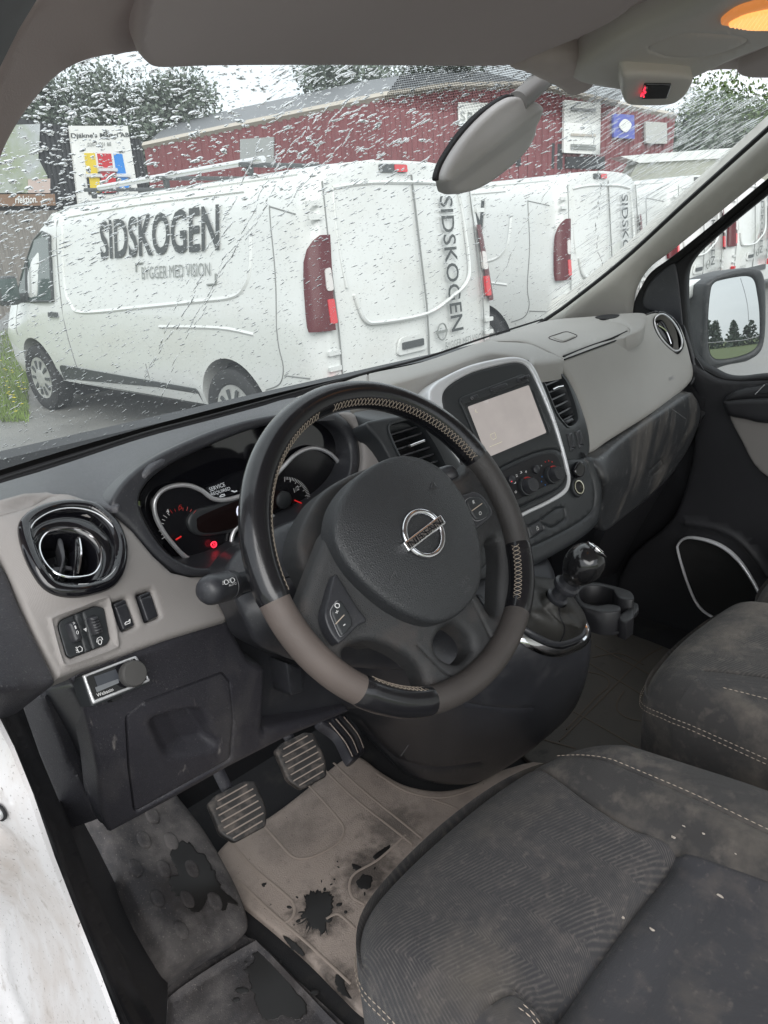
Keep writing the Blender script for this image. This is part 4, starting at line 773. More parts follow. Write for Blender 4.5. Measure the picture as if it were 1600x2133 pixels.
drape('display_window', rc([(1337, 150), (1393, 152), (1385, 183), (1329, 183)], .1), S_of, m_piano, oc, sp=8, edge=(2, .001), lift=.014, back=.003)
drape('display_face', rc([(1344, 153), (1390, 154), (1382, 180), (1340, 180)], .05), S_of, m_black, oc, sp=8, lift=.0146, back=.001)
wire('red_warning_figure', [(1338, 154), (1335, 160), (1339, 164), (1333, 168), (1336, 174)], S_of, .0009, m_ledred, oc, lift=.0155, sides=5); wire('red_warning_figure', [(1332, 166), (1330, 172)], S_of, .001, m_ledred, oc, lift=.0155, sides=5)
m_lens = mat('lit_orange_lens', (.85, .45, .14), .3, emit=((1, .42, .12), .62)); m_lensf = mat('orange_lamp_rim', (.7, .32, .12), .4, emit=((1, .33, .08), .22))
drape('lamp_rim', cr([(1502, 38), (1530, 15), (1565, 2), (1620, -10), (1700, 0), (1700, 50), (1600, 54), (1550, 50), (1515, 44)], 5), S_oc, m_lensf, oc, sp=8, edge=(6, .004), lift=.006, back=.006)
drape('lamp_lens', cr([(1518, 36), (1540, 20), (1570, 10), (1620, 2), (1680, 8), (1680, 42), (1600, 45), (1555, 44)], 5), S_oc, m_lens, oc, sp=4, edge=(5, .003), lift=.0095, back=.003, grooves=[([(1526+i*9, 40), (1548+i*9, 8)], 3.5, .0012) for i in range(16)])
# interior mirror
im = thing('rear_view_mirror', 'grey-backed interior mirror hanging on its stalk before the windscreen', 'mirror')
S_im = Surf([(920, 370, 'y', .13), (1065, 210, 'y', .15), (1130, 250, 'y', .16), (985, 400, 'y', .14), (1025, 300, 'y', .140)])
drape('mirror_glass_rim', cr([(913, 374), (917, 352), (929, 326), (962, 276), (1001, 234), (1040, 206), (1066, 195), (1083, 208), (1060, 250), (1000, 320), (950, 372), (926, 376)], 5), S_im, m_black, im, sp=8, edge=(3, .003), lift=-.002, back=.004)
drape('mirror_shell', cr([(917, 374), (924, 345), (949, 303), (984, 260), (1024, 223), (1058, 203), (1080, 204), (1110, 214), (1127, 232), (1131, 262), (1122, 296), (1095, 332), (1050, 370), (1010, 394), (970, 404), (950, 400), (930, 388)], 6), S_im, mat('mirror_shell_plastic', (.58, .565, .56), .45, grain=(1500, .1, 'noise')), im, sp=7, edge=(9, .008), lift=.008, back=.010,
      disp=lambda x, y: -.016*np.clip((((x-1010)*.60+(y-300)*.80)-10)/30, 0, 1)+.002*np.clip((((x-1010)*.60+(y-300)*.80)+30)/20, 0, 1))
m_stalk = mat('mirror_stalk_plastic', (.30, .29, .285), .45)
stP = [(1078, 214), (1100, 196), (1128, 172), (1152, 152), (1175, 138)]
tube3('mirror_stalk', [S_im(np.float64(x), np.float64(y), l) for (x, y), l in zip(stP, (.0, -.002, -.006, -.010, -.014))], [.0145, .0145, .015, .016, .018], m_stalk, im, sides=16)
tube3('stalk_collar', [S_im(np.float64(1084), np.float64(211), 0), S_im(np.float64(1095), np.float64(202), -.002)], .0135, m_console, im, sides=16)

def ws(u, v):  # u across (0 left .. 1 right), v up
    u = np.asarray(u, float); v = np.asarray(v, float); s = 2*u-1
    x = .42+s*(.90-.13*v); yb = .70-.16*s*s; yt = .15-.13*s*s; zb = .012; zt = .515-.03*s*s
    w = v; bow = .018*np.sin(math.pi*v)
    return np.stack([x, yb+(yt-yb)*w+bow, zb+(zt-zb)*w+bow], -1)
m_glass = bpy.data.materials.new('windscreen_glass'); m_glass.use_nodes = True; g = m_glass.node_tree; g.nodes.clear()
o_ = g.nodes.new('ShaderNodeOutputMaterial'); tr = g.nodes.new('ShaderNodeBsdfTransparent'); gl = g.nodes.new('ShaderNodeBsdfGlossy'); ms = g.nodes.new('ShaderNodeMixShader'); fr = g.nodes.new('ShaderNodeLayerWeight'); pw = g.nodes.new('ShaderNodeMath'); pw.operation = 'POWER'; pw.inputs[1].default_value = 4.; ma = g.nodes.new('ShaderNodeMath'); ma.operation = 'MULTIPLY_ADD'; ma.inputs[1].default_value = .5; ma.inputs[2].default_value = .025
tr.inputs[0].default_value = (.93, .965, .95, 1); gl.inputs['Roughness'].default_value = .02; gl.inputs['Color'].default_value = (.6, .6, .6, 1)
g.links.new(fr.outputs['Facing'], pw.inputs[0]); g.links.new(pw.outputs[0], ma.inputs[0]); g.links.new(ma.outputs[0], ms.inputs[0]); g.links.new(tr.outputs[0], ms.inputs[1]); g.links.new(gl.outputs[0], ms.inputs[2]); tl2 = g.nodes.new('ShaderNodeBsdfTranslucent'); tl2.inputs[0].default_value = (.85, .9, .92, 1); m3 = g.nodes.new('ShaderNodeMixShader'); m3.inputs[0].default_value = .055; g.links.new(ms.outputs[0], m3.inputs[1]); g.links.new(tl2.outputs[0], m3.inputs[2]); g.links.new(m3.outputs[0], o_.inputs[0])
wsn = thing('windscreen', 'rain-covered front windscreen with black dotted band above the mirror', 'windscreen')
nu, nv = 48, 24; V = [ws(i/nu, j/nv) for j in range(nv+1) for i in range(nu+1)]
tag(tube3('outer_pillar', [ws(-.012, v)+[-.01, -.01, 0] for v in np.linspace(-.1, 1.02, 12)], .045, m_pillarL, wsn, sides=10, flat=.6))
_E = np.array(PILL[1], float); _E = S_pl(_E[:, 0], _E[:, 1], -.004); _V = []
for p in _E:
    v_ = float(np.interp(p[2], [ws(.012, q)[2] for q in np.linspace(0, 1, 30)], np.linspace(0, 1, 30))); g_ = ws(.012, v_)
    for k in range(4): _V.append(p*(1-k/3)+g_*k/3)
mobj('pillar_return', _V, [(i*4+k, i*4+k+1, (i+1)*4+k+1, (i+1)*4+k) for i in range(len(_E)-1) for k in range(3)], m_pillarL, PILL[0])
gl_ = mobj('glass_pane', V, [(j*(nu+1)+i, j*(nu+1)+i+1, (j+1)*(nu+1)+i+1, (j+1)*(nu+1)+i) for j in range(nv) for i in range(nu)], m_glass, wsn)
_wn = np.cross(ws(.51, .5)-ws(.49, .5), ws(.5, .51)-ws(.5, .49)); _wn /= np.linalg.norm(_wn); _wn = _wn if _wn[1] > 0 else -_wn
# invert windscreen mapping for pixel -> (u, v): lookup grid
_gu, _gv = np.meshgrid(np.linspace(0, 1, 241), np.linspace(0, 1, 161)); _gp = inv(ws(_gu, _gv)).transpose(1, 2, 0) if False else None
def wsuv(px, py):
    d = ray(np.float64(px), np.float64(py)); u, v, t = .4, .5, 1.
    for _ in range(12):
        f0 = ws(u, v)-CAM-d*t; e = 1e-4
        J = np.stack([(ws(u+e, v)-ws(u, v))/e, (ws(u, v+e)-ws(u, v))/e, -d], 1); s = np.linalg.solve(J, -f0); u += s[0]; v += s[1]; t += s[2]
    return u, v
# black ceramic frame along the base and the dotted band
V = []; F = []
def quadstrip(V, F, us, v0, v1, lift=.001):
    b = len(V)
    for u in us: V.append(ws(u, v0)-_wn*lift); V.append(ws(u, v1)-_wn*lift)
    for i in range(len(us)-1): F.append((b+2*i, b+2*i+1, b+2*i+3, b+2*i+2))
quadstrip(V, F, np.linspace(0, 1, 40), 0, .02); mobj('black_border', V, F, m_gap, wsn)
V = []; F = []; c0 = wsuv(935, 190); 
uL, vT = wsuv(858, 120); uR, _ = wsuv(1300, 200); vB = wsuv(940, 232)[1]
nrow = 34; ncol = 150
for j in range(nrow):
    vv = vB+(.995-vB)*j/nrow; rad = .00085*(.45+.55*min(1, (j+4)/12))
    for i in range(ncol):
        uu = uL+(uR-uL)*(i+.5*(j % 2))/ncol; c = ws(uu, vv)-_wn*.0012
        eu = ws(uu+.001, vv)-ws(uu, vv); eu /= np.linalg.norm(eu); ev_ = ws(uu, vv+.001)-ws(uu, vv); ev_ /= np.linalg.norm(ev_)
        b = len(V)
        for k in range(6): a = math.pi*k/3; V.append(c+(eu*math.cos(a)*1.5+ev_*math.sin(a))*rad*1.25)
        F.append(tuple(range(b, b+6)))
dots = mobj('dotted_band', V, F, m_gap, wsn, smooth=False); tag(dots, kind='stuff')
# rain: real lens-shaped drops on the outer face
m_drop = bpy.data.materials.new('rain_water'); m_drop.use_nodes = True; b = m_drop.node_tree.nodes['Principled BSDF']
b.inputs['Transmission Weight'].default_value = 1.; b.inputs['Roughness'].default_value = 0.; b.inputs['IOR'].default_value = 1.33; b.inputs['Base Color'].default_value = (1, 1, 1, 1)
VV = []; FF = []; nv_ = 0
S1 = 8
def drop(u, v, w, h, ang, ht=None):
    global nv_
    c = ws(u, v)+_wn*.0012; eu = ws(u+.002, v)-ws(u, v); eu /= np.linalg.norm(eu); ew = ws(u, v+.002)-ws(u, v); ew /= np.linalg.norm(ew); ew = ew-eu*(ew@eu); ew /= np.linalg.norm(ew)
    nn = np.cross(eu, ew); nn = nn if nn@_wn > 0 else -nn
    ca, sa = math.cos(ang), math.sin(ang); e1 = eu*ca+ew*sa; e2 = -eu*sa+ew*ca; ht = ht or .19*min(w, h)
    a = np.arange(S1)*2*math.pi/S1; ph = rng.uniform(0, 6.28, 2); wob = 1+.16*np.sin(2*a+ph[0])+.12*np.sin(3*a+ph[1])
    rings = []
    for q, z in ((1., 0.), (.86, .5), (.5, .88)): rings.append(c+np.outer(np.cos(a)*q*w*wob, e1)+np.outer(np.sin(a)*q*h*wob, e2)+nn*z*ht)
    VV.append(np.concatenate(rings+[c[None]+nn*ht, c[None]])); b = nv_
    for r in range(2):
        for k in range(S1): FF.append((b+r*S1+k, b+r*S1+(k+1) % S1, b+(r+1)*S1+(k+1) % S1, b+(r+1)*S1+k))
    for k in range(S1): FF.append((b+2*S1+k, b+2*S1+(k+1) % S1, b+3*S1)); FF.append((b+(k+1) % S1, b+k, b+3*S1+1))
    nv_ += 3*S1+2
def smooth01(x): x = min(1, max(0, x)); return x*x*(3-2*x)
n = 0
while n < 13500:
    px, py = rng.uniform(-40, 1620), rng.uniform(90, 1010)
    if py > 1035-px*.33: continue
    edge_line = 1230+ (py-230)*.02 if py < 520 else 1236-(py-520)*.75   # wiper arc
    streaky = px > edge_line-12
    up = smooth01((560-py)/380)*smooth01((px+250)/500)   # denser wet patch towards the top middle
    if not streaky and py > 420 and rng.random() < .12: continue
    u, v = wsuv(px, py)
    if not (0 < u < 1 and .03 < v < 1): continue
    base = min(3.2, rng.lognormal(-.1, .62))
    if streaky:
        w = .0015*base*rng.uniform(2.5, 9); h = .0007*base**.5; ang = R_(rng.normal(52, 7))
    elif py < 420 and px > 560 and rng.random() < .8:
        w = .0014*base*rng.uniform(1, 2.4); h = .0009*base; ang = R_(rng.normal(28, 16))
    elif py < 420:
        if rng.random() > .5: continue
        w = .0014*base*rng.uniform(.9, 2.2); h = .0009*base; ang = R_(rng.normal(0, 18))
    else:
        k_ = .55+.45*smooth01((700-py)/500)
        w = .0015*base*k_*rng.uniform(1, 2.2); h = .0009*base*k_; ang = R_(rng.normal(22, 14))
    drop(u, v, w, h, ang); n += 1
# running streaks
for (x0, y0, x1, y1, cnt) in ((545, 300, 300, 780, 70), (590, 310, 330, 830, 60), (560, 420, 400, 680, 50), (700, 200, 520, 420, 60), (820, 90, 640, 330, 60), (1240, 260, 1252, 560, 90), (1235, 560, 1180, 640, 40), (480, 470, 300, 800, 50), (620, 330, 460, 560, 40), (760, 240, 560, 480, 50), (1150, 380, 1000, 640, 40)):
    ph = rng.uniform(0, 6)
    for i in range(cnt):
        if rng.random() < .38: continue
        q = i/cnt; x = x0+(x1-x0)*q+6*math.sin(q*9+ph)+2.5*math.sin(q*37+ph)+rng.normal(0, .8); y = y0+(y1-y0)*q
        u, v = wsuv(x, y); u2, v2 = wsuv(x+(x1-x0)/cnt, y+(y1-y0)/cnt)
        d = ws(u2, v2)-ws(u, v); eu = ws(u+.002, v)-ws(u, v); eu /= np.linalg.norm(eu); ew = ws(u, v+.002)-ws(u, v); ew /= np.linalg.norm(ew)
        drop(u, v, np.linalg.norm(d)*rng.uniform(.5, 1.5), rng.uniform(.0004, .0013), math.atan2(d@ew, d@eu), .0006)
me = bpy.data.meshes.new('raindrops'); me.from_pydata(np.concatenate(VV).tolist(), [], FF); me.materials.append(m_drop); me.polygons.foreach_set('use_smooth', [True]*len(me.polygons))
rd_ = link(bpy.data.objects.new('raindrops', me)); tag(rd_, 'countless rain drops and running streaks on the outside of the windscreen', 'rain', kind='stuff')
# ============================================================ STEERING
TL_ = R_(57.2); WR = R_(9.8)
w1 = np.array([1., 0, 0]); w2 = np.array([0, math.cos(TL_), math.sin(TL_)]); wn_ = np.array([0, -math.sin(TL_), math.cos(TL_)])
wx = w1*math.cos(WR)+w2*math.sin(WR); wy = -w1*math.sin(WR)+w2*math.cos(WR)
def wp(x, y, h=0.): return wx*x+wy*y+wn_*h
def wpa(A, h=0.): A = np.asarray(A, float); return A[:, :1]*wx+A[:, 1:]*wy+wn_*h
PW0 = Plane((0, 0, 0), wn_); PW_ = lambda h: Plane(wn_*h, wn_)
st = thing('steering_wheel', 'four-spoke steering wheel with black leather rim and worn taupe grips', 'steering wheel')
RR = .1735
m_grip2 = mat('brown_worn_grip', (.058, .051, .048), .48, grain=(800, .4, 'leather'), var=(12, .2)); m_grip3 = mat('dark_worn_grip', (.042, .039, .038), .46, grain=(800, .4, 'leather'), var=(12, .2))
def rim_arc(name, a0, a1, m, r=.0158, n=40, ov=0.):
    A = np.radians(np.linspace(a0, a1, n)); 
    rr = np.full(n, r); P = np.array([wp(RR*math.cos(a), RR*math.sin(a)*(1.0 if math.sin(a) > -.75 else 1-.03*(-math.sin(a)-.75)*4), 0) for a in A])
    if m is m_leather: rr[0] = rr[-1] = r*.93
    return tube3(name, P, rr, m, st, sides=20, up=wn_, flat=1.12)
rim_arc('leather_rim', 8, 172, m_leather, n=70); rim_arc('leather_rim', 211, 241, m_leather, n=16); rim_arc('leather_rim', 299, 330, m_leather, n=16)
rim_arc('moulded_grip', 171.2, 211.8, m_grip, .0150, n=22); rim_arc('moulded_grip', 240.2, 299.8, m_grip2, .0150, n=26); rim_arc('moulded_grip', 329.2, 368.8, m_grip3, .0150, n=22)
def stitch(a0, a1, step=1.7):
    V = []
    e = empty('stitching', (0, 0, 0)); e.parent = st
    n = int((a1-a0)/step)
    for s in (1, -1):
        P = []
        for i in range(n*6+1):
            a = R_(a0+(a1-a0)*i/(n*6)); ph = math.pi*i/6*1.0; off = .0042*s*math.cos(ph)
            # inner face of the rim
            th = .62+off/.0165*1.0; rr = .0165
            P.append(wp((RR-rr*math.cos(th))*math.cos(a), (RR-rr*math.cos(th))*math.sin(a), rr*1.1*math.sin(th)))
        tube3('thread', P, .00032, m_thread, e, sides=4)
    P = [wp((RR-.0166*math.cos(th))*math.cos(R_(a)), (RR-.0166*math.cos(th))*math.sin(R_(a)), .0166*1.1*math.sin(th)) for a in np.linspace(a0, a1, 40) for th in (.62,)]
stitch(10, 86); stitch(94, 170); stitch(301, 328); stitch(214, 239)
# spoke body traced on the wheel plane, bounded by the rim centre line
def wpx(A, h=0.): return np.array([inv(p) for p in wpa(A, h)])
rimp = [inv(wp(RR*math.cos(R_(a)), RR*math.sin(R_(a)))) for a in np.arange(6, -190, -7)]
plate_px = np.concatenate([[(606, 1262), (622, 1284), (634, 1246), (648, 1200), (662, 1158), (678, 1112), (715, 1062), (760, 1030), (810, 1012), (862, 1010), (905, 1006), (950, 996), (976, 978), (984, 956)], rimp])
op1 = cr([(722, 1352), (745, 1338), (785, 1336), (835, 1356), (875, 1385), (893, 1418), (884, 1430), (850, 1432), (790, 1420), (745, 1398), (726, 1375)], 5)
op2 = cr([(906, 1335), (918, 1312), (940, 1300), (972, 1316), (990, 1340), (986, 1362), (962, 1381), (930, 1374), (912, 1358)], 5)
op3 = cr([(1016, 1128), (1034, 1116), (1046, 1124), (1050, 1160), (1048, 1210), (1047, 1262), (1040, 1280), (1024, 1274), (1004, 1248), (990, 1228), (996, 1190)], 5)
def slope(x, y): # dished spokes: higher near the boss
    X = PW0(x, y); a = X@wx; b = X@wy; r = np.hypot(a, b); return -.004+.016*np.clip(1-(r-.06)/.09, 0, 1)
drape('spoke_body', plate_px, PW0, m_spoke, st, sp=8, edge=(15, .009), back=.016, disp=slope, holes=[op1, op2, op3], hole_back=.020,
      grooves=[(cr([(868, 1345), (905, 1378), (940, 1405), (975, 1413), (1008, 1402), (1032, 1378), (1038, 1350), (1025, 1318), (1000, 1280), (978, 1250)], 5, False), 3, .0025)])
drape('spoke_collar', wpx(cr([(-.100, .05), (-.05, .085), (0, .092), (.06, .082), (.100, .05), (.10, -.02), (.07, -.08), (-.07, -.08), (-.10, -.02)], 6), -.03), PW_(-.03), m_spoke, st, sp=14, edge=(10, .008), lift=0, back=.03)
# airbag cover
ab = cr([(-.094, .018), (-.088, .045), (-.066, .068), (-.036, .081), (0, .085), (.036, .081), (.066, .068), (.088, .045), (.094, .018), (.090, -.012), (.078, -.045), (.058, -.074), (.034, -.092), (0, -.098), (-.034, -.092), (-.058, -.074), (-.078, -.045), (-.090, -.012)], 5)
HB = .022
def dome(x, y):
    X = PW_(HB)(x, y); a = X@wx; b = X@wy-.0; return .016*np.clip(1-(a/.098)**2-((b+.005)/.098)**2, 0, 1)**.8
PB = PW_(HB)
abp = drape('airbag_cover', wpx(ab, HB), PB, m_airbag, st, sp=8, edge=(7, .006), back=.022, disp=dome)
# badge: ring, bar, letters
HD = HB+.0165; PD = PW_(HD)
bd = empty('badge', (0, 0, 0)); bd.parent = st
bc = np.array([-.003, -.004])
ring = [wp(bc[0]+.0255*math.cos(a), bc[1]+.0240*math.sin(a), HD+.001) for a in np.linspace(0, 2*math.pi, 48, endpoint=False)]
tube3('chrome_ring', ring, .0031, m_chrome, bd, closed=True, sides=10, up=wn_, flat=.8)
bar = np.array([(-.0325, -.0055), (.0325, -.0055), (.0325, .0055), (-.0325, .0055)])+bc
drape('name_bar', wpx(rc(bar, .12), HD), PD, m_chrome, bd, sp=4, edge=(3, .0012), lift=.0040, back=.006)
text4('badge_lettering', 'NISSAN', wp(bc[0]-.0275, bc[1]-.0034, HD+.0055), wp(bc[0]+.0275, bc[1]-.0034, HD+.0055), wp(bc[0]-.0275, bc[1]+.0034, HD+.0055), m_black, bd, bold=.0)
def rel_text(s, x0, y0, w, h, ang, m):
    c, s_ = math.cos(ang), math.sin(ang); z = HB+.016*max(0, 1-(x0/.098)**2-((y0+.005)/.098)**2)**.8+.0006
    text4('moulded_lettering', s, wp(x0, y0, z), wp(x0+w*c, y0+w*s_, z), wp(x0-h*s_, y0+h*c, z), m, abp)
m_emb = mat('moulded_mark', (.075, .076, .08), .45)
rel_text('SRS', .006, -.076, .018, .006, R_(2), m_emb); rel_text('AIR', .008, -.085, .014, .006, R_(2), m_emb)
for x0, y0, a in ((-.062, -.022, .3), (.052, .030, -.3)):
    z = HB+.012
    tube3('horn_symbol', [wp(x0+dx, y0+dy, HB+.016*max(0, 1-((x0+dx)/.098)**2-((y0+dy+.005)/.098)**2)**.8+.0005) for dx, dy in ((-.006, 0), (-.003, .002), (.004, .005), (.003, 0), (.004, -.004), (-.003, -.001), (-.006, 0))], .0005, m_emb, abp, sides=4)
# button pads (traced on the spoke plane)
PB2 = PW_(.014)
def pad(out, btn, line, lets):
    p = empty('button_pad', (0, 0, 0)); p.parent = st
    drape('pad_plate', out, PB2, m_darkS, p, sp=8, edge=(4, .002), lift=.0005, back=.012)
    drape('button', btn, PB2, m_stack, p, sp=6, edge=(4, .002), lift=.0035, back=.004); wire('button_edge', btn, PB2, .0005, m_gprint, p, closed=True, lift=.0012, sides=4)
    wire('divider', line, PB2, .0007, m_thread, p, lift=.0038, sides=4)
    for s_, bl, br_, tl in lets: textp('button_mark', s_, bl, br_, tl, PB2, m_white, p, lift=.0042)
pad(cr([(965, 1030), (985, 1024), (1003, 1030), (1022, 1055), (1026, 1072), (1015, 1085), (985, 1107), (976, 1108), (962, 1075), (945, 1040), (940, 1025)], 4), cr([(970, 1042), (985, 1036), (1000, 1040), (1014, 1060), (1016, 1070), (1010, 1078), (995, 1085), (985, 1080), (972, 1055)], 5), [(983, 1064), (1004, 1049)],
    [('R', (986, 1050), (990, 1048), (984, 1043)), ('O', (999, 1074), (1004, 1071), (997, 1067))])
pad(cr([(698, 1198), (712, 1212), (745, 1265), (764, 1291), (745, 1305), (712, 1337), (702, 1336), (686, 1312), (677, 1282), (684, 1250)], 4), cr([(697, 1257), (704, 1252), (712, 1258), (728, 1285), (731, 1300), (728, 1308), (712, 1325), (706, 1322), (696, 1300), (688, 1275)], 5), [(699, 1300), (717, 1281)],
    [('+', (699, 1280), (706, 1276), (698, 1273)), ('-', (716, 1304), (720, 1301), (715, 1302))])
wire('speed_symbol', cr([(698, 1262), (700, 1257), (706, 1258), (707, 1264), (702, 1266)], 3), PB2, .0005, m_white, st, closed=True, lift=.0045, sides=4)
wire('voice_symbol', [(972, 1081), (976, 1085), (974, 1090)], PB2, .0005, m_white, st, lift=.004, sides=4); wire('voice_symbol', [(979, 1082), (981, 1086), (980, 1090)], PB2, .0005, m_white, st, lift=.004, sides=4)
wire('spoke_seam', [(790, 1350), (850, 1395), (905, 1400), (960, 1414), (985, 1415), (1010, 1400), (1033, 1375), (1038, 1345), (1030, 1318), (1000, 1275), (980, 1250)], PW_(.002), .0006, m_emb, st, smooth=5, lift=.005, sides=4) if False else None
# column shroud
sc_ = thing('steering_column', 'grey plastic steering column shroud with stalks behind the wheel', 'steering column')
S_col = Surf([(470, 1190, 'y', .115), (560, 1090, 'y', .12), (700, 1040, 'y', .12), (780, 1000, 'y', .13), (560, 1300, 'y', .06), (620, 1380, 'y', .10), (800, 1200, 'y', .045), (880, 1100, 'y', .07), (900, 1350, 'y', .10), (950, 1050, 'y', .10), (700, 1150, 'y', .055)])
drape('shroud', cr([(462, 1196), (470, 1165), (500, 1130), (560, 1095), (630, 1065), (700, 1042), (730, 1010), (800, 985), (900, 1000), (960, 1060), (980, 1200), (960, 1330), (860, 1400), (740, 1400), (640, 1392), (575, 1372), (530, 1350), (505, 1310), (480, 1250)], 5), S_col, m_darkS, sc_, sp=13, edge=(16, .016), back=.06,
      grooves=[(cr([(475, 1250), (560, 1215), (640, 1190), (760, 1150)], 5, False), 2.2, .003)])
def stalk(name, p0, p1, r, ends):
    p0, p1 = np.array(p0), np.array(p1); ax = p1-p0; L = np.linalg.norm(ax)
    e = empty(name, (0, 0, 0)); e.parent = sc_
    lathe('stalk_body', [(0, 0), (.0005, r*.45), (.003, r*.78), (.008, r*.96), (.014, r), (.034, r*1.0), (.0345, r*.96), (.036, r*.96), (.0365, r), (.046, r*.97), (.052, r*.74), (L, r*.62)], p0, ax, m_darkS, e, seg=28)
    return e, p0, ax/L
e, p0, ax = stalk('light_stalk', at(424, 1232, 'y', .045), at(600, 1190, 'y', .10), .0148, 0)
# stalk symbols
c_ = p0+ax*.024; nn = (CAM-c_); nn -= ax*(nn@ax); nn /= np.linalg.norm(nn); nn = nn*.86+np.array([0, 0, 1.])*.5; nn -= ax*(nn@ax); nn /= np.linalg.norm(nn); PST = Plane(c_+nn*.0152, nn)
textp('stalk_lettering', 'AUTO', (477, 1222), (493, 1217), (476, 1217), PST, m_white, e, lift=.0004)
for (x, y) in ((468, 1213), (481, 1209)):
    wire('lamp_symbol', cr([(x, y-4), (x+5, y-5), (x+8, y-1), (x+6, y+3), (x+1, y+4)], 3), PST, .0004, m_white, e, closed=True, lift=.0004, sides=4)
    for k in (-3, 0, 3): wire('lamp_symbol', [(x-4, y+k+1), (x-1.5, y+k+.5)], PST, .0003, m_white, e, lift=.0004, sides=4)
e2, _, _ = stalk('wiper_stalk', at(953, 985, 'y', .035), at(880, 1010, 'y', .07), .0135, 0)

# ============================================================ HEATER TIMER
ht = thing('heater_timer', 'small auxiliary heater controller with round knob below the left trim panel', 'controller')
PT = Surf([(157, 1408, 'y', .118), (270, 1368, 'y', .124), (302, 1424, 'y', .112), (178, 1474, 'y', .106)])
cq = [(157, 1410), (270, 1367), (301, 1424), (178, 1474)]
drape('case', rc(cq, .10), PT, m_stack, ht, sp=8, edge=(3, .002), lift=.014, back=.022)
drape('silver_frame', rc([(158, 1409), (269, 1368), (299, 1420), (179, 1468)], .08), PT, m_silver, ht, sp=7, edge=(2.5, .0015), lift=.0155, back=.003, holes=[rc([(165, 1412), (265, 1375), (291, 1416), (183, 1458)], .05)])
drape('black_glass', rc([(164, 1412), (266, 1374), (292, 1417), (182, 1459)], .05), PT, m_piano, ht, sp=9, lift=.0152, back=.002)
drape('display', [(180, 1411), (225, 1396), (236, 1420), (190, 1438)], PT, mat('grey_lcd', (.05, .055, .065), .25), ht, sp=9, lift=.0157, back=.0003)
drape('display_pale_strip', [(182, 1433), (230, 1416), (232, 1424), (186, 1443)], PT, mat('lcd_pale_grey', (.16, .17, .18), .3), ht, sp=9, lift=.0160, back=.0003)  # paler grey strip along the lower part of the display
textp('brand_lettering', 'Webasto', (187, 1453), (221, 1440), (185, 1446), PT, m_white, ht, lift=.0157)
textp('pause_mark', 'II', (286, 1420), (291, 1418), (285, 1416), PT, m_gprint, ht, lift=.0157)
kc = PT(np.float64(256), np.float64(1406), .0155); kn = PT.normal(np.float64(256), np.float64(1406))
lathe('knob', [(0, .0125), (.006, .013), (.009, .0128), (.0105, .0115), (.011, .0)], kc, kn, mat('rubber_knob', (.06, .058, .056), .7), ht, seg=40)
wire('power_symbol', cr([(255, 1379), (257, 1376), (260, 1377), (260, 1381), (256, 1382)], 3), PT, .0004, m_gprint, ht, closed=True, lift=.0157, sides=4)
drape('case_clip', [(226, 1456), (248, 1448), (250, 1455), (229, 1463)], PT, m_black, ht, sp=8, lift=.006, back=.01)

# ============================================================ CONSOLE POD + GEAR LEVER
pod = thing('gear_console', 'dark scuffed lower console pod carrying the gear lever, beside the driver mat', 'console')
S_pod2 = Surf([(1010, 1190, 'y', .13), (1150, 1175, 'y', .135), (1200, 1260, 'y', .045), (1238, 1320, 'y', .0), (1040, 1250, 'y', .07), (1110, 1330, 'y', -.01), (1160, 1345, 'y', -.02), (1080, 1320, 'y', .0), (1237, 1380, 'y', .005), (1150, 1480, 'y', .03), (1200, 1480, 'y', .06), (1100, 1450, 'y', .015), (1000, 1640, 'z', -.71), (900, 1645, 'z', -.71), (760, 1540, 'z', -.71), (760, 1400, 'y', .22), (900, 1450, 'y', .09), (1080, 1600, 'y', .12), (950, 1300, 'y', .08), (700, 1490, 'z', -.64), (980, 1550, 'y', .10)])
drape('console_body', cr([(880, 1230), (960, 1215), (1010, 1195), (1060, 1185), (1120, 1160), (1145, 1155), (1160, 1180), (1172, 1215), (1200, 1255), (1228, 1295), (1241, 1325), (1240, 1370), (1228, 1430), (1200, 1490), (1150, 1540), (1080, 1595), (1010, 1635), (960, 1645), (900, 1640), (840, 1620), (790, 1575), (750, 1535), (720, 1505), (690, 1480), (700, 1400), (780, 1300)], 5), S_pod2, m_darkS, pod, sp=12, edge=(16, .018), back=.05,
      grooves=[(cr([(870, 1440), (930, 1455), (1000, 1470), (1060, 1476), (1110, 1475)], 5, False), 2, .0015), (cr([(752, 1502), (800, 1560), (850, 1590), (920, 1600), (1000, 1590)], 5, False), 4, .004)])
wire('pod_scuff', [(835, 1575), (850, 1553)], S_pod2, .0006, m_gprint, pod, lift=.0002, sides=4)
drape('card_slot', [(992, 1240), (1000, 1240), (1022, 1262), (1018, 1270), (1012, 1270)], S_pod2, m_darkS, pod, sp=6, edge=(3, .001), lift=.002, back=.003)
gs = [(1047, 1285), (1036, 1262), (1042, 1245), (1060, 1225), (1090, 1214), (1130, 1211), (1165, 1220), (1190, 1250), (1210, 1285), (1222, 1315), (1215, 1335), (1190, 1348), (1165, 1355), (1135, 1350), (1100, 1335), (1070, 1312)]
band('chrome_trim', gs, S_pod2, [(.010, .001), (.007, .004), (.002, .005), (-.003, .004), (-.006, .0)], m_chrome, pod, smooth=4, sp=8)
gl2 = thing('gear_lever', 'black ball gear lever with wet knob and leather boot', 'gear lever')
kb = at(1212, 1180, 'x', .285); base = at(1160, 1245, 'x', .275); sh = at(1150, 1300, 'x', .25)
axk = kb-base; axk /= np.linalg.norm(axk)
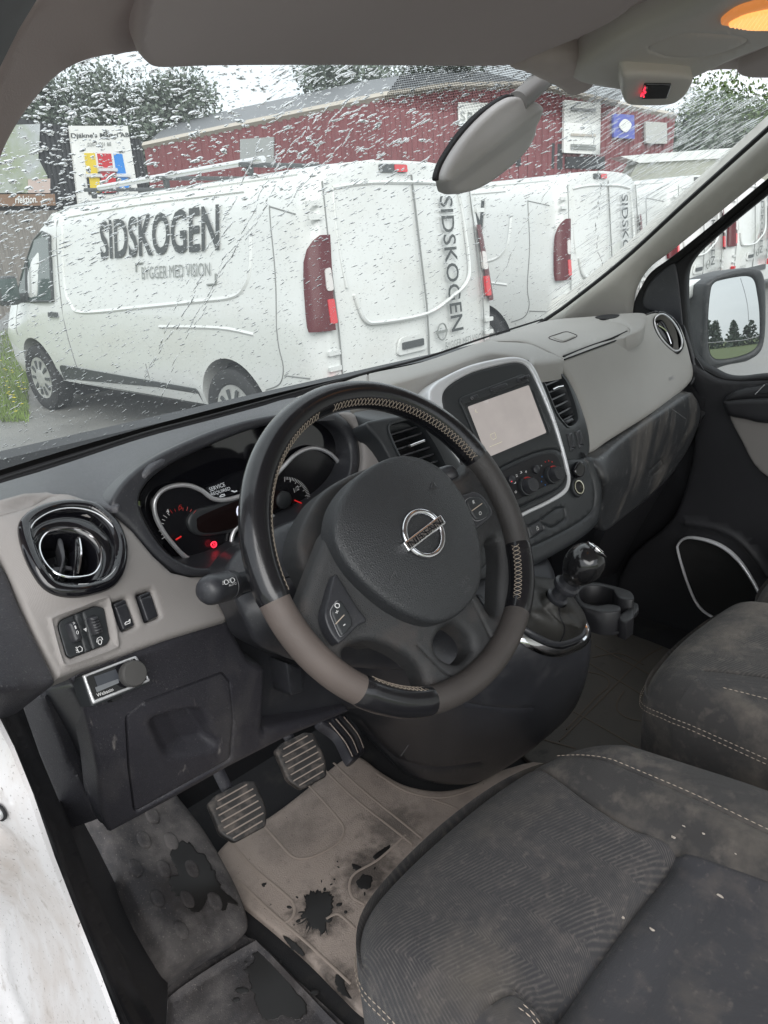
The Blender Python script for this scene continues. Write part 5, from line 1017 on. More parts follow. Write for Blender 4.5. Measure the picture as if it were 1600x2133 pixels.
# leather boot: rings from chrome frame up to collar
gsp = cr([(1052, 1282), (1044, 1260), (1064, 1234), (1095, 1222), (1130, 1220), (1160, 1228), (1182, 1255), (1200, 1288), (1210, 1315), (1204, 1328), (1180, 1338), (1160, 1342), (1135, 1338), (1102, 1322), (1076, 1304)], 5)
B0 = S_pod2(gsp[:, 0], gsp[:, 1], .002); nb_ = len(B0); cB = B0.mean(0); top = base+axk*(-.002)
tx = np.cross(axk, [0, 0, 1.]); tx /= np.linalg.norm(tx); ty = np.cross(axk, tx)
rel = B0-cB; ang = np.arctan2(rel@ty, rel@tx)
T0 = np.array([top+(tx*math.cos(a)+ty*math.sin(a))*.0165 for a in ang])
V = []; LV = 14
for j in range(LV+1):
    q = j/LV; f = q**.8; bulge = .020*math.sin(math.pi*min(1, q*1.3))*(1-q)
    for i in range(nb_):
        p = B0[i]*(1-f)+T0[i]*f; out = (B0[i]-cB); out /= np.linalg.norm(out)
        fold = .0035*math.sin(3*ang[i]+9*q)*math.sin(math.pi*q)+.002*math.sin(7*ang[i]+4)*math.sin(math.pi*q)
        p = p+out*(bulge*.7+fold)+S_pod2.normal(np.float64(1130), np.float64(1280))*bulge*.8; V.append(p)
F = [(j*nb_+i, j*nb_+(i+1) % nb_, (j+1)*nb_+(i+1) % nb_, (j+1)*nb_+i) for j in range(LV) for i in range(nb_)]
mobj('leather_boot', V, F, mat('boot_leather', (.030, .029, .027), .42, grain=(500, .3, 'leather'), var=(40, .2)), gl2)
ik = int(np.argmin([abs(a-.6) for a in ang])); tube3('boot_seam', [V[j*nb_+ik] for j in range(LV+1)], .0012, m_black, gl2, sides=6)
tube3('boot_roll', B0+np.array(S_pod2.normal(np.float64(1130), np.float64(1280)))*.002, .0055, m_darkS, gl2, closed=True, sides=8)
lathe('lever_shaft', [(-.006, .0125), (.0, .0155), (.003, .0155), (.005, .0115), (.018, .0110), (.020, .0175), (.023, .0185), (.027, .0180), (.029, .0145), (.036, .0135), (.040, .0140)], base, axk, m_darkS, gl2, seg=32)
L0 = .036; rk = .0265
prof = [(L0, .0135), (L0+.004, .0155), (L0+.010, .0195), (L0+.018, .0238), (L0+.027, .0262), (L0+.036, .0265), (L0+.044, .0248), (L0+.051, .0208), (L0+.056, .0150), (L0+.0585, .008), (L0+.059, 0)]
lathe('knob', prof, base, axk, mat('gloss_black_knob', (.012, .012, .013), .16, coat=.4), gl2, seg=48)
# shift pattern cap facing up and towards the passenger
capn = np.array([.62, -.35, .70]); capn /= np.linalg.norm(capn); cc0 = base+axk*(L0+.034)+capn*.0235
tx = np.cross(capn, [0, 0, 1.]); tx /= np.linalg.norm(tx); ty = np.cross(tx, capn)
tube3('chrome_cap_ring', [cc0+(tx*math.cos(a)+ty*math.sin(a))*.0155 for a in np.linspace(0, 2*math.pi, 36, endpoint=False)], .0009, m_chrome, gl2, closed=True, sides=6)
lathe('shift_cap', [(-.006, .0150), (.0, .0152), (.0022, .010), (.0028, .0)], cc0, capn, m_piano, gl2, seg=36)
for pts in ([(-.006, .006), (-.006, -.006)], [(0, .006), (0, -.006)], [(.006, .006), (.006, -.006)], [(-.010, 0), (.006, 0)], [(-.010, 0), (-.010, .005)]):
    tube3('shift_pattern', [cc0+capn*.0027+tx*a+ty*b for a, b in pts], .0004, m_white, gl2, sides=4)
text4('shift_lettering', 'R', cc0+capn*.0030+tx*-.0125+ty*.003, cc0+capn*.0030+tx*-.0105+ty*.003, cc0+capn*.003+tx*-.0125+ty*.006, m_white, gl2)
# cup holder
ch = thing('cup_holder', 'black plastic cup holder sticking out beside the gear console', 'cup holder')
S_ch = Surf([(1200, 1215, 'z', -.27), (1330, 1240, 'z', -.27), (1290, 1275, 'z', -.27), (1210, 1260, 'z', -.27), (1320, 1270, 'z', -.27)])
c_out = cr([(1239, 1211), (1271, 1217), (1308, 1228), (1318, 1236), (1321, 1246), (1313, 1249), (1290, 1244), (1281, 1236), (1275, 1227), (1255, 1220), (1231, 1219), (1212, 1225), (1206, 1236), (1212, 1250), (1226, 1257), (1246, 1260), (1266, 1257), (1287, 1260), (1293, 1266), (1288, 1273), (1260, 1275), (1231, 1268), (1210, 1260), (1197, 1246), (1194, 1230), (1210, 1216)], 4)
m_cup = mat('cup_holder_plastic', (.014, .014, .016), .4)
drape('holder_arms', c_out, S_ch, m_cup, ch, sp=5, edge=(3, .002), back=.040)
drape('holder_floor', cr([(1200, 1240), (1240, 1215), (1315, 1240), (1318, 1265), (1290, 1275), (1230, 1265)], 4), S_ch, m_black, ch, sp=12, lift=-.035, back=.004)
drape('slot_block', [(1288, 1266), (1312, 1250), (1321, 1250), (1322, 1268), (1306, 1280), (1290, 1274)], S_ch, m_cup, ch, sp=8, edge=(3, .002), lift=-.014, back=.03)
drape('cup_ring', cr([(1232, 1256), (1244, 1252), (1258, 1254), (1262, 1257), (1246, 1259)], 4), S_ch, m_stack, ch, sp=5, lift=-.02, back=.002)
S_ch2 = Surf([(1200, 1290, 'z', -.318), (1330, 1280, 'z', -.318), (1280, 1320, 'z', -.318), (1330, 1260, 'z', -.318)])
drape('holder_base', cr([(1200, 1285), (1215, 1300), (1240, 1307), (1275, 1313), (1295, 1305), (1326, 1278), (1330, 1266), (1320, 1256), (1250, 1240), (1200, 1250)], 5), S_ch2, m_cup, ch, sp=8, edge=(3, .002), back=.006, lift=.003)
mobj('holder_wall', [], [], m_darkS, ch) if False else None

# ============================================================ PEDALS
def pedal(name, label, c, w, h, nrm_, armtop, n=7):
    t = thing(name, label, 'pedal'); nrm_ = np.array(nrm_)/np.linalg.norm(nrm_); pl = Plane(c, nrm_)
    rx = np.cross([0, 0, 1.], nrm_); rx = -rx/np.linalg.norm(rx); rx = rx if rx[0] > 0 else -rx; ry = np.cross(nrm_, rx); ry = ry if ry[2] > 0 else -ry
    o = [(-.5, .42), (-.30, .5), (.30, .5), (.5, .40), (.5, -.2), (.36, -.5), (-.30, -.5), (-.5, -.22)]
    P = np.array([inv(c+rx*a*w+ry*b*h) for a, b in rc(o, .2)])
    drape('rubber_pad', P, pl, mat('pedal_rubber', (.028, .026, .026), .5, dust=[((.20, .17, .15), 40, .48, .66, .6)]), t, sp=6, edge=(4, .003), back=.012)
    for i in range(n):
        b_ = .38-.78*i/(n-1); k = .40 if abs(b_) < .3 else .32
        tube3('tread_rib', [c+rx*-k*w+ry*b_*h+nrm_*.0008, c+rx*k*w+ry*(b_+.03)*h+nrm_*.0008], .0012, m_rib, t, sides=5)
    tube3('pedal_arm', [c-nrm_*.010, c-nrm_*.02+ry*h*.5, np.array(armtop)], .010, m_low, t, sides=8, flat=.5)
    return t
c1 = at(500, 1690, 'y', .33); pedal('clutch_pedal', 'ribbed clutch pedal, the nearest one, above the mat edge', c1, .082, .078, (-.1, -.72, .70), c1+np.array([-.0, .14, .16]))
c2 = at(632, 1584, 'y', .36); pedal('brake_pedal', 'ribbed brake pedal in the middle, dusted with dirt', c2, .078, .085, (-.1, -.74, .67), c2+np.array([.0, .14, .18]))
t = thing('accelerator_pedal', 'long dusty accelerator pedal behind the wheel rim', 'pedal')
PA = Surf([(680, 1500, 'y', .43), (750, 1570, 'y', .36), (700, 1520, 'y', .41), (745, 1520, 'y', .42)])
drape('treadle', cr([(668, 1500), (690, 1482), (720, 1490), (745, 1520), (762, 1555), (755, 1570), (738, 1582), (728, 1572), (706, 1530)], 5), PA, m_low, t, sp=7, edge=(5, .004), back=.015,
      grooves=[([(690, 1500), (725, 1540), (740, 1572)], 3, .003), ([(708, 1496), (738, 1530), (750, 1562)], 3, .003)])
for q in ([(686, 1506), (718, 1545), (734, 1576)], [(699, 1498), (731, 1536), (745, 1568)], [(716, 1494), (744, 1528), (757, 1558)]): wire('tread_rib', q, PA, .0012, m_rib, t, smooth=4, lift=.0006)

# ============================================================ PASSENGER DOOR
dr = thing('passenger_door', 'passenger door with dark lining, taupe insert and silver ringed speaker', 'door')
XD = 1.22
m_door = mat('door_shaded_dark_plastic', (.024, .024, .027), .5, grain=(900, .3, 'noise'), var=(6, .15))  # door lining near black, with the footwell shade put into its base colour
S_dr = Surf([(1440, 770, 'x', 1.20), (1600, 790, 'x', XD), (1450, 900, 'x', XD), (1600, 1000, 'x', XD), (1400, 1150, 'x', XD), (1550, 1250, 'x', XD), (1700, 900, 'x', XD), (1320, 620, 'x', 1.20), (1430, 560, 'x', 1.21)])
drape('door_lining', cr([(1432, 765), (1442, 758), (1470, 778), (1500, 791), (1540, 793), (1600, 789), (1720, 780), (1760, 1000), (1720, 1300), (1500, 1420), (1300, 1450), (1290, 1200), (1400, 1080), (1440, 960), (1450, 840), (1440, 800)], 4), S_dr, m_door, dr, sp=18, edge=(8, .008), back=.04,
      grooves=[(cr([(1430, 1090), (1490, 1100), (1540, 1125), (1580, 1170), (1600, 1200)], 5, False), 9, -.008)])
drape('armrest', cr([(1510, 832), (1518, 822), (1540, 810), (1600, 800), (1720, 792), (1720, 880), (1600, 880), (1560, 872), (1524, 864), (1512, 845)], 4), S_dr, m_door, dr, sp=12, edge=(10, .012), lift=.018, back=.03,
      grooves=[(cr([(1516, 832), (1560, 828), (1620, 826), (1700, 822)], 4, False), 4, .004)])
drape('window_switch', [(1580, 816), (1600, 796), (1640, 796), (1640, 816)], S_dr, m_stack, dr, sp=8, edge=(2, .001), lift=.022, back=.005); wire('switch_trim', [(1580, 817), (1600, 797)], S_dr, .001, m_silver, dr, lift=.023)
drape('taupe_insert', cr([(1522, 864), (1560, 872), (1600, 880), (1720, 900), (1720, 1040), (1640, 1015), (1600, 992), (1572, 965), (1548, 920)], 5), S_dr, mat('door_insert_fabric', (.23, .215, .205), .8, grain=(900, .4, 'noise')), dr, sp=13, edge=(4, .003), lift=.006, back=.01)
spo = [(1416, 1150), (1417, 1130), (1435, 1118), (1470, 1122), (1505, 1135), (1535, 1158), (1560, 1190), (1585, 1235), (1600, 1275), (1590, 1310), (1540, 1310), (1500, 1290), (1462, 1265), (1438, 1220)]
drape('speaker_grille', cr(spo, 5), S_dr, mat('speaker_mesh', (.012, .012, .012), .7, grain=(1800, .8, 'weave')), dr, sp=13, edge=(6, .004), lift=.004, back=.01)
wire('speaker_ring', spo, S_dr, [.0065*(.75+.45*max(0, math.sin((i/ (14*6))*2*math.pi-.3))) for i in range(14*6)], m_silverp, dr, closed=True, lift=.008, smooth=6, sides=10, flat=.6)
# window frame (black) + quarter panel
S_wf = Surf([(1330, 620, 'x', 1.21), (1430, 560, 'x', XD), (1600, 390, 'x', 1.16), (1440, 780, 'x', XD), (1500, 790, 'x', XD), (1700, 780, 'x', XD), (1700, 310, 'x', 1.13)])
win = cr([(1425, 600), (1427, 570), (1436, 548), (1460, 520), (1520, 468), (1600, 403), (1740, 290), (1800, 500), (1760, 776), (1600, 783), (1540, 789), (1508, 786), (1480, 772), (1458, 760), (1440, 735), (1430, 690), (1426, 640)], 4)
drape('window_frame', cr([(1318, 660), (1320, 630), (1336, 595), (1356, 566), (1400, 534), (1480, 470), (1600, 370), (1740, 255), (1900, 400), (1860, 800), (1600, 800), (1500, 797), (1450, 790), (1420, 760), (1330, 700)], 4), S_wf, m_gap, dr, sp=18, edge=(5, .005), holes=[win], hole_back=.02, back=.03,
      grooves=[(cr([(1345, 610), (1375, 575), (1480, 490), (1600, 388), (1700, 300)], 5, False), 3, .005)])
drape('quarter_panel', cr([(1342, 640), (1344, 610), (1362, 580), (1400, 550), (1410, 560), (1418, 620), (1424, 700), (1410, 680), (1380, 655)], 4), S_wf, m_darkS, dr, sp=10, edge=(4, .002), lift=.004, back=.008)
drape('window_glass', offs(win, 0), S_wf, m_glass, dr, sp=24, lift=-.012, back=0)
wire('window_bottom_seal', [(1455, 762), (1480, 777), (1508, 789), (1540, 792), (1600, 787), (1760, 778)], S_wf, .004, m_gap, dr, smooth=4)
# door mirror
dm = thing('door_mirror', 'white and black passenger door mirror reflecting trees and a grass field', 'mirror')
mc = at(1520, 655, 'x', 1.50)
dirc = mc-CAM; dirc /= np.linalg.norm(dirc); rf_ = np.array([.20, -.975, .025]); rf_ /= np.linalg.norm(rf_); mn_ = rf_-dirc; mn_ /= np.linalg.norm(mn_)
PM = Plane(mc, mn_)
mg = cr([(1475, 660), (1480, 605), (1487, 590), (1500, 584), (1535, 577), (1558, 576), (1570, 585), (1576, 610), (1581, 650), (1581, 700), (1575, 722), (1558, 735), (1530, 744), (1500, 748), (1485, 744), (1477, 725)], 5)
mh = cr([(1464, 660), (1466, 600), (1472, 588), (1490, 577), (1520, 566), (1555, 558), (1580, 560), (1591, 575), (1595, 610), (1595, 680), (1590, 720), (1578, 740), (1555, 752), (1520, 760), (1490, 766), (1465, 766), (1458, 740)], 5)
m_mirr = mat('mirror_glass', (.50, .52, .53), .0, 1.)
drape('mirror_glass', mg, PM, m_mirr, dm, sp=14, lift=.001, back=.003)
drape('black_housing', mh, PM, mat('mirror_housing_plastic', (.022, .023, .025), .45, dust=[((.12, .115, .11), 60, .55, .7, .4)]), dm, sp=8, edge=(7, .012), lift=.006, back=.10, holes=[offs(mg, 0)], hole_back=.012)
PM2 = Plane(mc-mn_*.06, mn_)
drape('mirror_body', cr([(1428, 640), (1430, 610), (1445, 592), (1480, 576), (1530, 565), (1575, 562), (1590, 640), (1580, 740), (1520, 762), (1460, 778), (1438, 760), (1430, 700)], 5), PM2, mat('mirror_arm_plastic', (.018, .019, .022), .5, dust=[((.12, .115, .11), 60, .55, .7, .4)]), dm, sp=12, edge=(12, .02), back=.06)
PM3 = Plane(mc-mn_*.045, mn_)
drape('white_cap', cr([(1427, 628), (1427, 600), (1440, 588), (1475, 577), (1520, 566), (1570, 560), (1560, 568), (1500, 580), (1480, 590), (1472, 600), (1463, 615), (1450, 615)], 5), PM3, mat('mirror_white_paint', (.80, .81, .80), .25, coat=.5), dm, sp=8, edge=(6, .008), lift=.004, back=.05)
wire('mirror_dashed_line', [(1543, 580), (1552, 610), (1558, 640), (1560, 670)], PM, .0003, m_gprint, dm, lift=.0015, smooth=4, sides=4)
wire('mirror_division', [(1475, 714), (1520, 711), (1550, 708), (1580, 700)], PM, .0009, m_gprint, dm, lift=.0015, smooth=4, sides=4)

# ============================================================ SEATS
def fabric(name, col, dust, chev=True):
    m = mat(name, col, .95, grain=(1500, .5, 'weave'), dust=dust, sheen=.12, var=(8, .06)); nt = m.node_tree; b = nt.nodes['Principled BSDF']
    if chev:
        N = nt.nodes.new; L = nt.links.new
        tcn = N('ShaderNodeTexCoord'); sp_ = N('ShaderNodeSeparateXYZ'); L(tcn.outputs['Object'], sp_.inputs[0])
        def M_(op, a, b_=None, c=None):
            n = N('ShaderNodeMath'); n.operation = op
            for i, q in enumerate((a, b_, c)):
                if q is None: continue
                if isinstance(q, (int, float)): n.inputs[i].default_value = q
                else: L(q, n.inputs[i])
            return n.outputs[0]
        # zigzag bands of fine slanted ribs
        x, y = sp_.outputs[0], sp_.outputs[1]
        pp = M_('PINGPONG', M_('ADD', x, M_('MULTIPLY', y, .25)), .052)
        n2 = N('ShaderNodeTexNoise'); n2.inputs['Scale'].default_value = 60.; L(tcn.outputs['Object'], n2.inputs['Vector']); y = M_('MULTIPLY_ADD', n2.outputs['Fac'], .002, y)
        q = M_('ADD', M_('ADD', M_('MULTIPLY', y, 1.0), M_('MULTIPLY', pp, 1.35)), M_('MULTIPLY', x, -.9))
        s = M_('SINE', M_('MULTIPLY', q, 2*math.pi/.0060)); s = M_('MULTIPLY_ADD', s, .5, .5)
        mxn = N('ShaderNodeMix'); mxn.data_type = 'RGBA'; old = b.inputs['Base Color'].links[0].from_socket
        sc = N('ShaderNodeMath'); sc.operation = 'POWER'; L(s, sc.inputs[0]); sc.inputs[1].default_value = 2.; nzz = N('ShaderNodeTexNoise'); nzz.inputs['Scale'].default_value = 90.; nzz.inputs['Detail'].default_value = 6.; L(tcn.outputs['Object'], nzz.inputs['Vector']); am = M_('MULTIPLY', M_('MULTIPLY', sc.outputs[0], M_('MULTIPLY_ADD', nzz.outputs['Fac'], 2.4, -.55)), .5)
        L(am, mxn.inputs[0]); L(old, mxn.inputs[6]); mxn.inputs[7].default_value = (.16, .145, .13, 1); L(mxn.outputs[2], b.inputs['Base Color'])
    return m
FD = [((.17, .145, .12), 6, .52, .72, .6), ((.14, .12, .11), 30, .53, .70, .32), ((.22, .19, .17), 120, .58, .68, .22), ((.28, .25, .22), 600, .70, .77, .35)]
m_fab = fabric('seat_fabric_ribbed', (.038, .037, .041), FD); m_fabP = fabric('seat_fabric_plain', (.044, .044, .050), FD, False)
m_fabD = fabric('seat_fabric_dusty', (.045, .043, .042), [((.21, .18, .15), 8, .46, .64, .75), ((.26, .23, .20), 40, .54, .70, .35), ((.30, .27, .24), 500, .66, .75, .4)])
m_bolster = fabric('seat_bolster_fabric', (.046, .044, .044), [((.19, .165, .14), 8, .48, .68, .7), ((.22, .19, .165), 45, .54, .70, .3)], False)
def cushion(name, outline, top, z0, mats, parent, R=.045, split=None, seams=(), inner=0):
    """upholstered cushion: rounded footprint, height field top(x, y), skirt to z0; split(x, y) picks the fabric"""
    P = resamp(cr(outline, 6), .010); n = len(P); c = P.mean(0); V = []; F = []; MI = []
    O = offs(P, 1.); O = O-P; 
    if ((P-c)*O).sum() < 0: O = -O
    lv = []
    for z, o in ((z0, -.004), (z0+.03, .0), (top(P[:, 0], P[:, 1]).mean()-R-.03, .004), (top(P[:, 0], P[:, 1]).mean()-R, .003)):
        lv.append(np.c_[P+O*o, np.full(n, z)])
    for q in np.linspace(.12, 1, 8):
        a = q*math.pi/2; pin = P-O*(R*(1-math.cos(a))); zt = top(pin[:, 0], pin[:, 1]); lv.append(np.c_[pin, zt-R*(1-math.sin(a))])
    pin = P-O*R; base = (len(lv)-1)*n
    for j in range(len(lv)-1):
        for i in range(n): F.append((j*n+i, j*n+(i+1) % n, (j+1)*n+(i+1) % n, (j+1)*n+i))
    pts = [pin]; E_ = [(i, (i+1) % n) for i in range(n)]; m = n
    lo, hi = pin.min(0), pin.max(0); gx, gy = np.meshgrid(np.arange(lo[0], hi[0], .008), np.arange(lo[1], hi[1], .007)); q = np.c_[(gx+(np.arange(gx.shape[0]) % 2)[:, None]*.004).ravel(), gy.ravel()]
    q = q[inside(q, pin) & (dist(q, pin) > .004)]
    for sl, w in seams:
        sl = resamp(cr(np.array(sl, float), 5, False), .005, False); q = q[dist(q, sl, False) > w*1.15]
        for k in (-1, -.5, 0, .5, 1):
            l = offs(sl, w*k, False) if k else sl; ok = inside(l, pin) & (dist(l, pin) > .002); ix = np.where(ok)[0]; mm = {int(i): m+j for j, i in enumerate(ix)}
            for i in ix:
                if int(i)+1 in mm: E_.append((mm[int(i)], mm[int(i)+1]))
            pts.append(l[ix]); m += len(ix)
    pts.append(q); vo, eo, fo, *_x = delaunay_2d_cdt([Vector(p) for p in np.concatenate(pts)], E_, [], 0, 1e-6)
    Q = np.array([tuple(v) for v in vo]); T = np.array([tuple(f) for f in fo]); T = T[inside(Q[T].mean(1), pin)]
    V = np.concatenate(lv+[np.c_[Q, top(Q[:, 0], Q[:, 1])]]); off_ = len(lv)*n
    F += [tuple(int(off_+i) for i in t_) for t_ in T]
    o = mobj(name, V, F, mats, parent, angle=75)
    bm = bmesh.new(); bm.from_mesh(o.data); bmesh.ops.remove_doubles(bm, verts=list(bm.verts), dist=.0002); bmesh.ops.recalc_face_normals(bm, faces=bm.faces); bm.to_mesh(o.data); bm.free(); o.data.polygons.foreach_set('use_smooth', [True]*len(o.data.polygons))
    if split is not None:
        cen = np.array([p.center[:] for p in o.data.polygons]); idx = split(cen[:, 0], cen[:, 1], cen[:, 2]).astype(int)
        o.data.polygons.foreach_set('material_index', idx.tolist())
    return o
def segd(x, y, pts):
    q = np.c_[np.ravel(x), np.ravel(y)]; return dist(q, np.array(pts, float), False).reshape(np.shape(x))
ds = thing('driver_seat', 'dark grey ribbed fabric driver seat cushion with dusty patches and pale stitching', 'seat')
ZS = -.335
seamX = -.275
bolR = [(.150, -.075), (.125, -.16), (.120, -.22), (.135, -.275), (.150, -.45), (.155, -.9)]
bolL = [(-.135, -.245), (-.128, -.262), (-.125, -.30), (-.128, -.9)]
def topD(x, y):
    z = np.full(np.shape(x), ZS); z = z-.035*np.clip((y+.17)/.13, 0, 1)**2           # nose rolls down
    z = z-.022*np.clip((-.268-y)/.06, 0, 1)**.6*np.clip((.150-x)/.05, 0, 1)**.6*np.clip((x+.14)/.05, 0, 1)**.6     # insert sits lower
    br = np.clip((x-.125)/.05, 0, 1); bl = np.clip((-.125-x)/.04, 0, 1)
    z = z+.016*br*np.clip(1-(y+.16)/.08, .0, 1)+.010*bl*np.clip((-.20-y)/.08, 0, 1)
    for (s, w), d in zip(SEAMD, (.009, .006, .005, .002)):
        z = z-d*np.clip(1-segd(x, y, cr(np.array(s, float), 5, False))/w, 0, 1)**1.3
    ins = np.clip((.150-x)/.03, 0, 1)*np.clip((x+.14)/.03, 0, 1); z = z-.013*np.exp(-((y-seamX)/.016)**2)*ins-.008*np.exp(-((y-seamX)/.045)**2)*ins
    z = z+.0015*np.sin(x*31+y*17)*np.cos(y*23)
    return z
SEAMD = [([(-.24, seamX-.016), (-.1, seamX-.004), (.05, seamX), (.135, seamX)], .010), ([(.156, -.03)]+bolR, .006), ([(-.24, -.235), (-.18, -.238)]+bolL, .006), ([(.172, -.05), (.185, -.2), (.192, -.4), (.2, -.9)], .003)]
outD = [(-.198, -.16), (-.190, -.105), (-.150, -.060), (-.08, -.042), (.02, -.036), (.12, -.044), (.19, -.068), (.235, -.115), (.262, -.20), (.285, -.32), (.30, -.5), (.30, -.9), (-.21, -.9), (-.21, -.5), (-.205, -.3)]
def splitD(x, y, z):
    top_ = z > ZS-.055; rb = cr(np.array([(.156, -.03)]+bolR, float), 5, False)[::-1]; r = np.interp(y, rb[:, 1], rb[:, 0])
    l = np.where(y < -.240, np.interp(y, [-.9, -.30, -.262, -.245, -.240], [-.128, -.125, -.128, -.135, -.16]), -9.)
    m = np.where(y > seamX, 0, 1); m = np.where(x > r, 2, m); m = np.where(x < l, 1, m); m = np.where(~top_ & (z < ZS-.075), 1, m); return m
dc_ = cushion('seat_cushion', outD, topD, -.60, [m_fab, m_fabP, m_bolster], ds, split=splitD, seams=SEAMD)
def on(pts, top, lift=.0015): P = cr(np.array(pts, float), 8, False); return np.c_[P, top(P[:, 0], P[:, 1])+lift]
def stitches(name, P3, parent, m=None, L=.0052, gap=.0022, r=.0007):
    P3 = np.asarray(P3); d = np.r_[0, np.cumsum(np.linalg.norm(np.diff(P3, axis=0), axis=1))]; s = 0; V = []; F = []
    while s+L < d[-1]:
        a = np.array([np.interp(s, d, P3[:, i]) for i in range(3)]); b = np.array([np.interp(s+L, d, P3[:, i]) for i in range(3)]); t = (b-a)/np.linalg.norm(b-a)
        u = np.cross(t, [0, 0, 1.]); u /= np.linalg.norm(u)+1e-9; w = np.cross(u, t); k = len(V); mid = (a+b)/2
        for p, rr in ((a, r*.3), (mid, r), (b, r*.3)):
            for q in ((1, 0), (0, 1), (-1, 0), (0, -1)): V.append(p+u*q[0]*rr+w*q[1]*rr)
        for j in range(2):
            for q in range(4): F.append((k+j*4+q, k+j*4+(q+1) % 4, k+j*4+4+(q+1) % 4, k+j*4+4+q))
        s += L+gap
    o = mobj(name, V, F, m or m_thread, parent); tag(o, kind='stuff'); return o
stitches('seam_stitching', on([(.176, -.09), (.189, -.2), (.196, -.4), (.204, -.8)], topD), ds)
stitches('seam_stitching', on([(-.137, -.262), (-.136, -.30), (-.138, -.34), (-.140, -.5)], topD), ds); stitches('seam_stitching', on([(-.144, -.262), (-.143, -.30), (-.145, -.34), (-.147, -.5)], topD), ds)
Pd = cr(outD, 6)
def edge_line(dz, o, sel):
    P = resamp(Pd, .006); c = P.mean(0); O = offs(P, 1.)-P
    if ((P-c)*O).sum() < 0: O = -O
    Q = np.c_[P+O*o, topD(P[:, 0], P[:, 1])+dz]; return Q[sel(P[:, 0], P[:, 1])]
def ordered(Q): # order by angle from the front round
    a = np.arctan2(Q[:, 1]+.35, Q[:, 0]); a = np.where(a < -math.pi/2, a+2*math.pi, a); return Q[np.argsort(a)]
for dz, o in ((-.052, .006), (-.062, .0065)):
    Q = ordered(edge_line(dz, o, lambda x, y: (x < -.12) & (y < -.05))); stitches('edge_stitching', Q, ds)
stitches('edge_stitching', ordered(edge_line(-.040, .004, lambda x, y: (x > .10))), ds)
m_tag = mat('worn_foam_tag', (.62, .46, .30), .8); m_crumb = mat('pale_crumb', (.52, .46, .40), .9)
for (x, y) in ((775, 2030), (850, 2122)):
    c = at(x, y, 'z', -.40 if x == 775 else -.385); c = c+(CAM-c)/np.linalg.norm(CAM-c)*.004
    boxm('torn_tag', Vector(c), (.006, .009, .004), m_tag, ds, bev=.001)
for (x, y, s) in ((1402, 1745, .003), (1424, 1722, .002), (1465, 1738, .002), (1297, 1912, .004), (1500, 1868, .004), (1357, 1937, .004), (1532, 1780, .0015), (1460, 1780, .0015)):
    d = ray(np.float64(x), np.float64(y)); tt = .3
    for _ in range(40):
        p = CAM+d*tt; h = p[2]-float(topD(np.array([p[0]]), np.array([p[1]]))[0]); tt += h*.8
    V_ = [p+np.array([math.cos(a_)*s*rng.uniform(.2, .6), math.sin(a_)*s*rng.uniform(.5, 1.1), .0006]) for a_ in np.linspace(0, 6.28, 8)[:-1]]; V_ += [v_+np.array([0, 0, rng.uniform(.0004, .0012)]) for v_ in V_]; mobj('crumb', V_, [tuple(range(7)), tuple(range(7, 14))]+[(k_, (k_+1) % 7, 7+(k_+1) % 7, 7+k_) for k_ in range(7)], m_crumb, ds, smooth=False)
# passenger bench: two cushions
pb = thing('passenger_seat', 'dusty dark fabric double passenger bench with pale edge stitching', 'seat')
def topP(x, y):
    z = np.full(np.shape(x), -.322); z = z-.03*np.clip((y+.19)/.13, 0, 1)**2
    for s, w, d in (([(.46, -.16), (.50, -.24), (.56, -.30), (.6, -.5), (.62, -.9)], .005, .005), ([(.42, -.2), (.44, -.3), (.47, -.5), (.48, -.9)], .003, .002)): z = z-d*np.clip(1-segd(x, y, s)/w, 0, 1)
    return z+.0015*np.sin(x*27+y*15)
def topP2(x, y): return -.335-.03*np.clip((y+.20)/.13, 0, 1)**2+0*x
cushion('seat_cushion', [(.383, -.20), (.387, -.145), (.408, -.100), (.46, -.076), (.55, -.066), (.64, -.066), (.72, -.074), (.755, -.10), (.765, -.17), (.77, -.5), (.77, -.9), (.385, -.9), (.38, -.5)], topP, -.60, [m_fabD, m_bolster], pb, seams=[([(.46, -.05), (.46, -.16), (.50, -.24), (.56, -.30), (.6, -.5), (.62, -.9)], .005)],
        split=lambda x, y, z: np.where((z < -.40) | (x < np.interp(y, [-.9, -.5, -.30, -.24, -.16, .1], [.62, .60, .56, .50, .46, .3])), 1, 0))
cushion('seat_cushion', [(.778, -.20), (.782, -.15), (.80, -.115), (.86, -.09), (.95, -.08), (1.05, -.08), (1.13, -.10), (1.16, -.16), (1.17, -.5), (1.17, -.9), (.78, -.9), (.775, -.5)], topP2, -.60, [m_fabD], pb)
P = resamp(cr([(.383, -.9), (.377, -.5), (.379, -.20), (.383, -.143), (.404, -.096), (.46, -.070), (.55, -.060)], 6, False), .006, False)
for dz in (-.045, -.053): stitches('edge_stitching', np.c_[P-[[.0035, -.002]], topP(P[:, 0], P[:, 1])+dz], pb)
stitches('seam_stitching', on([(.425, -.2), (.445, -.3), (.475, -.5), (.485, -.8)], topP), pb)
m_base = m_darkS
boxm('seat_base', Vector((.05, -.62, -.655)), (.40, .60, .12), m_base, ds, bev=.02); boxm('seat_base', Vector((.77, -.60, -.655)), (.74, .60, .12), m_base, pb, bev=.02)
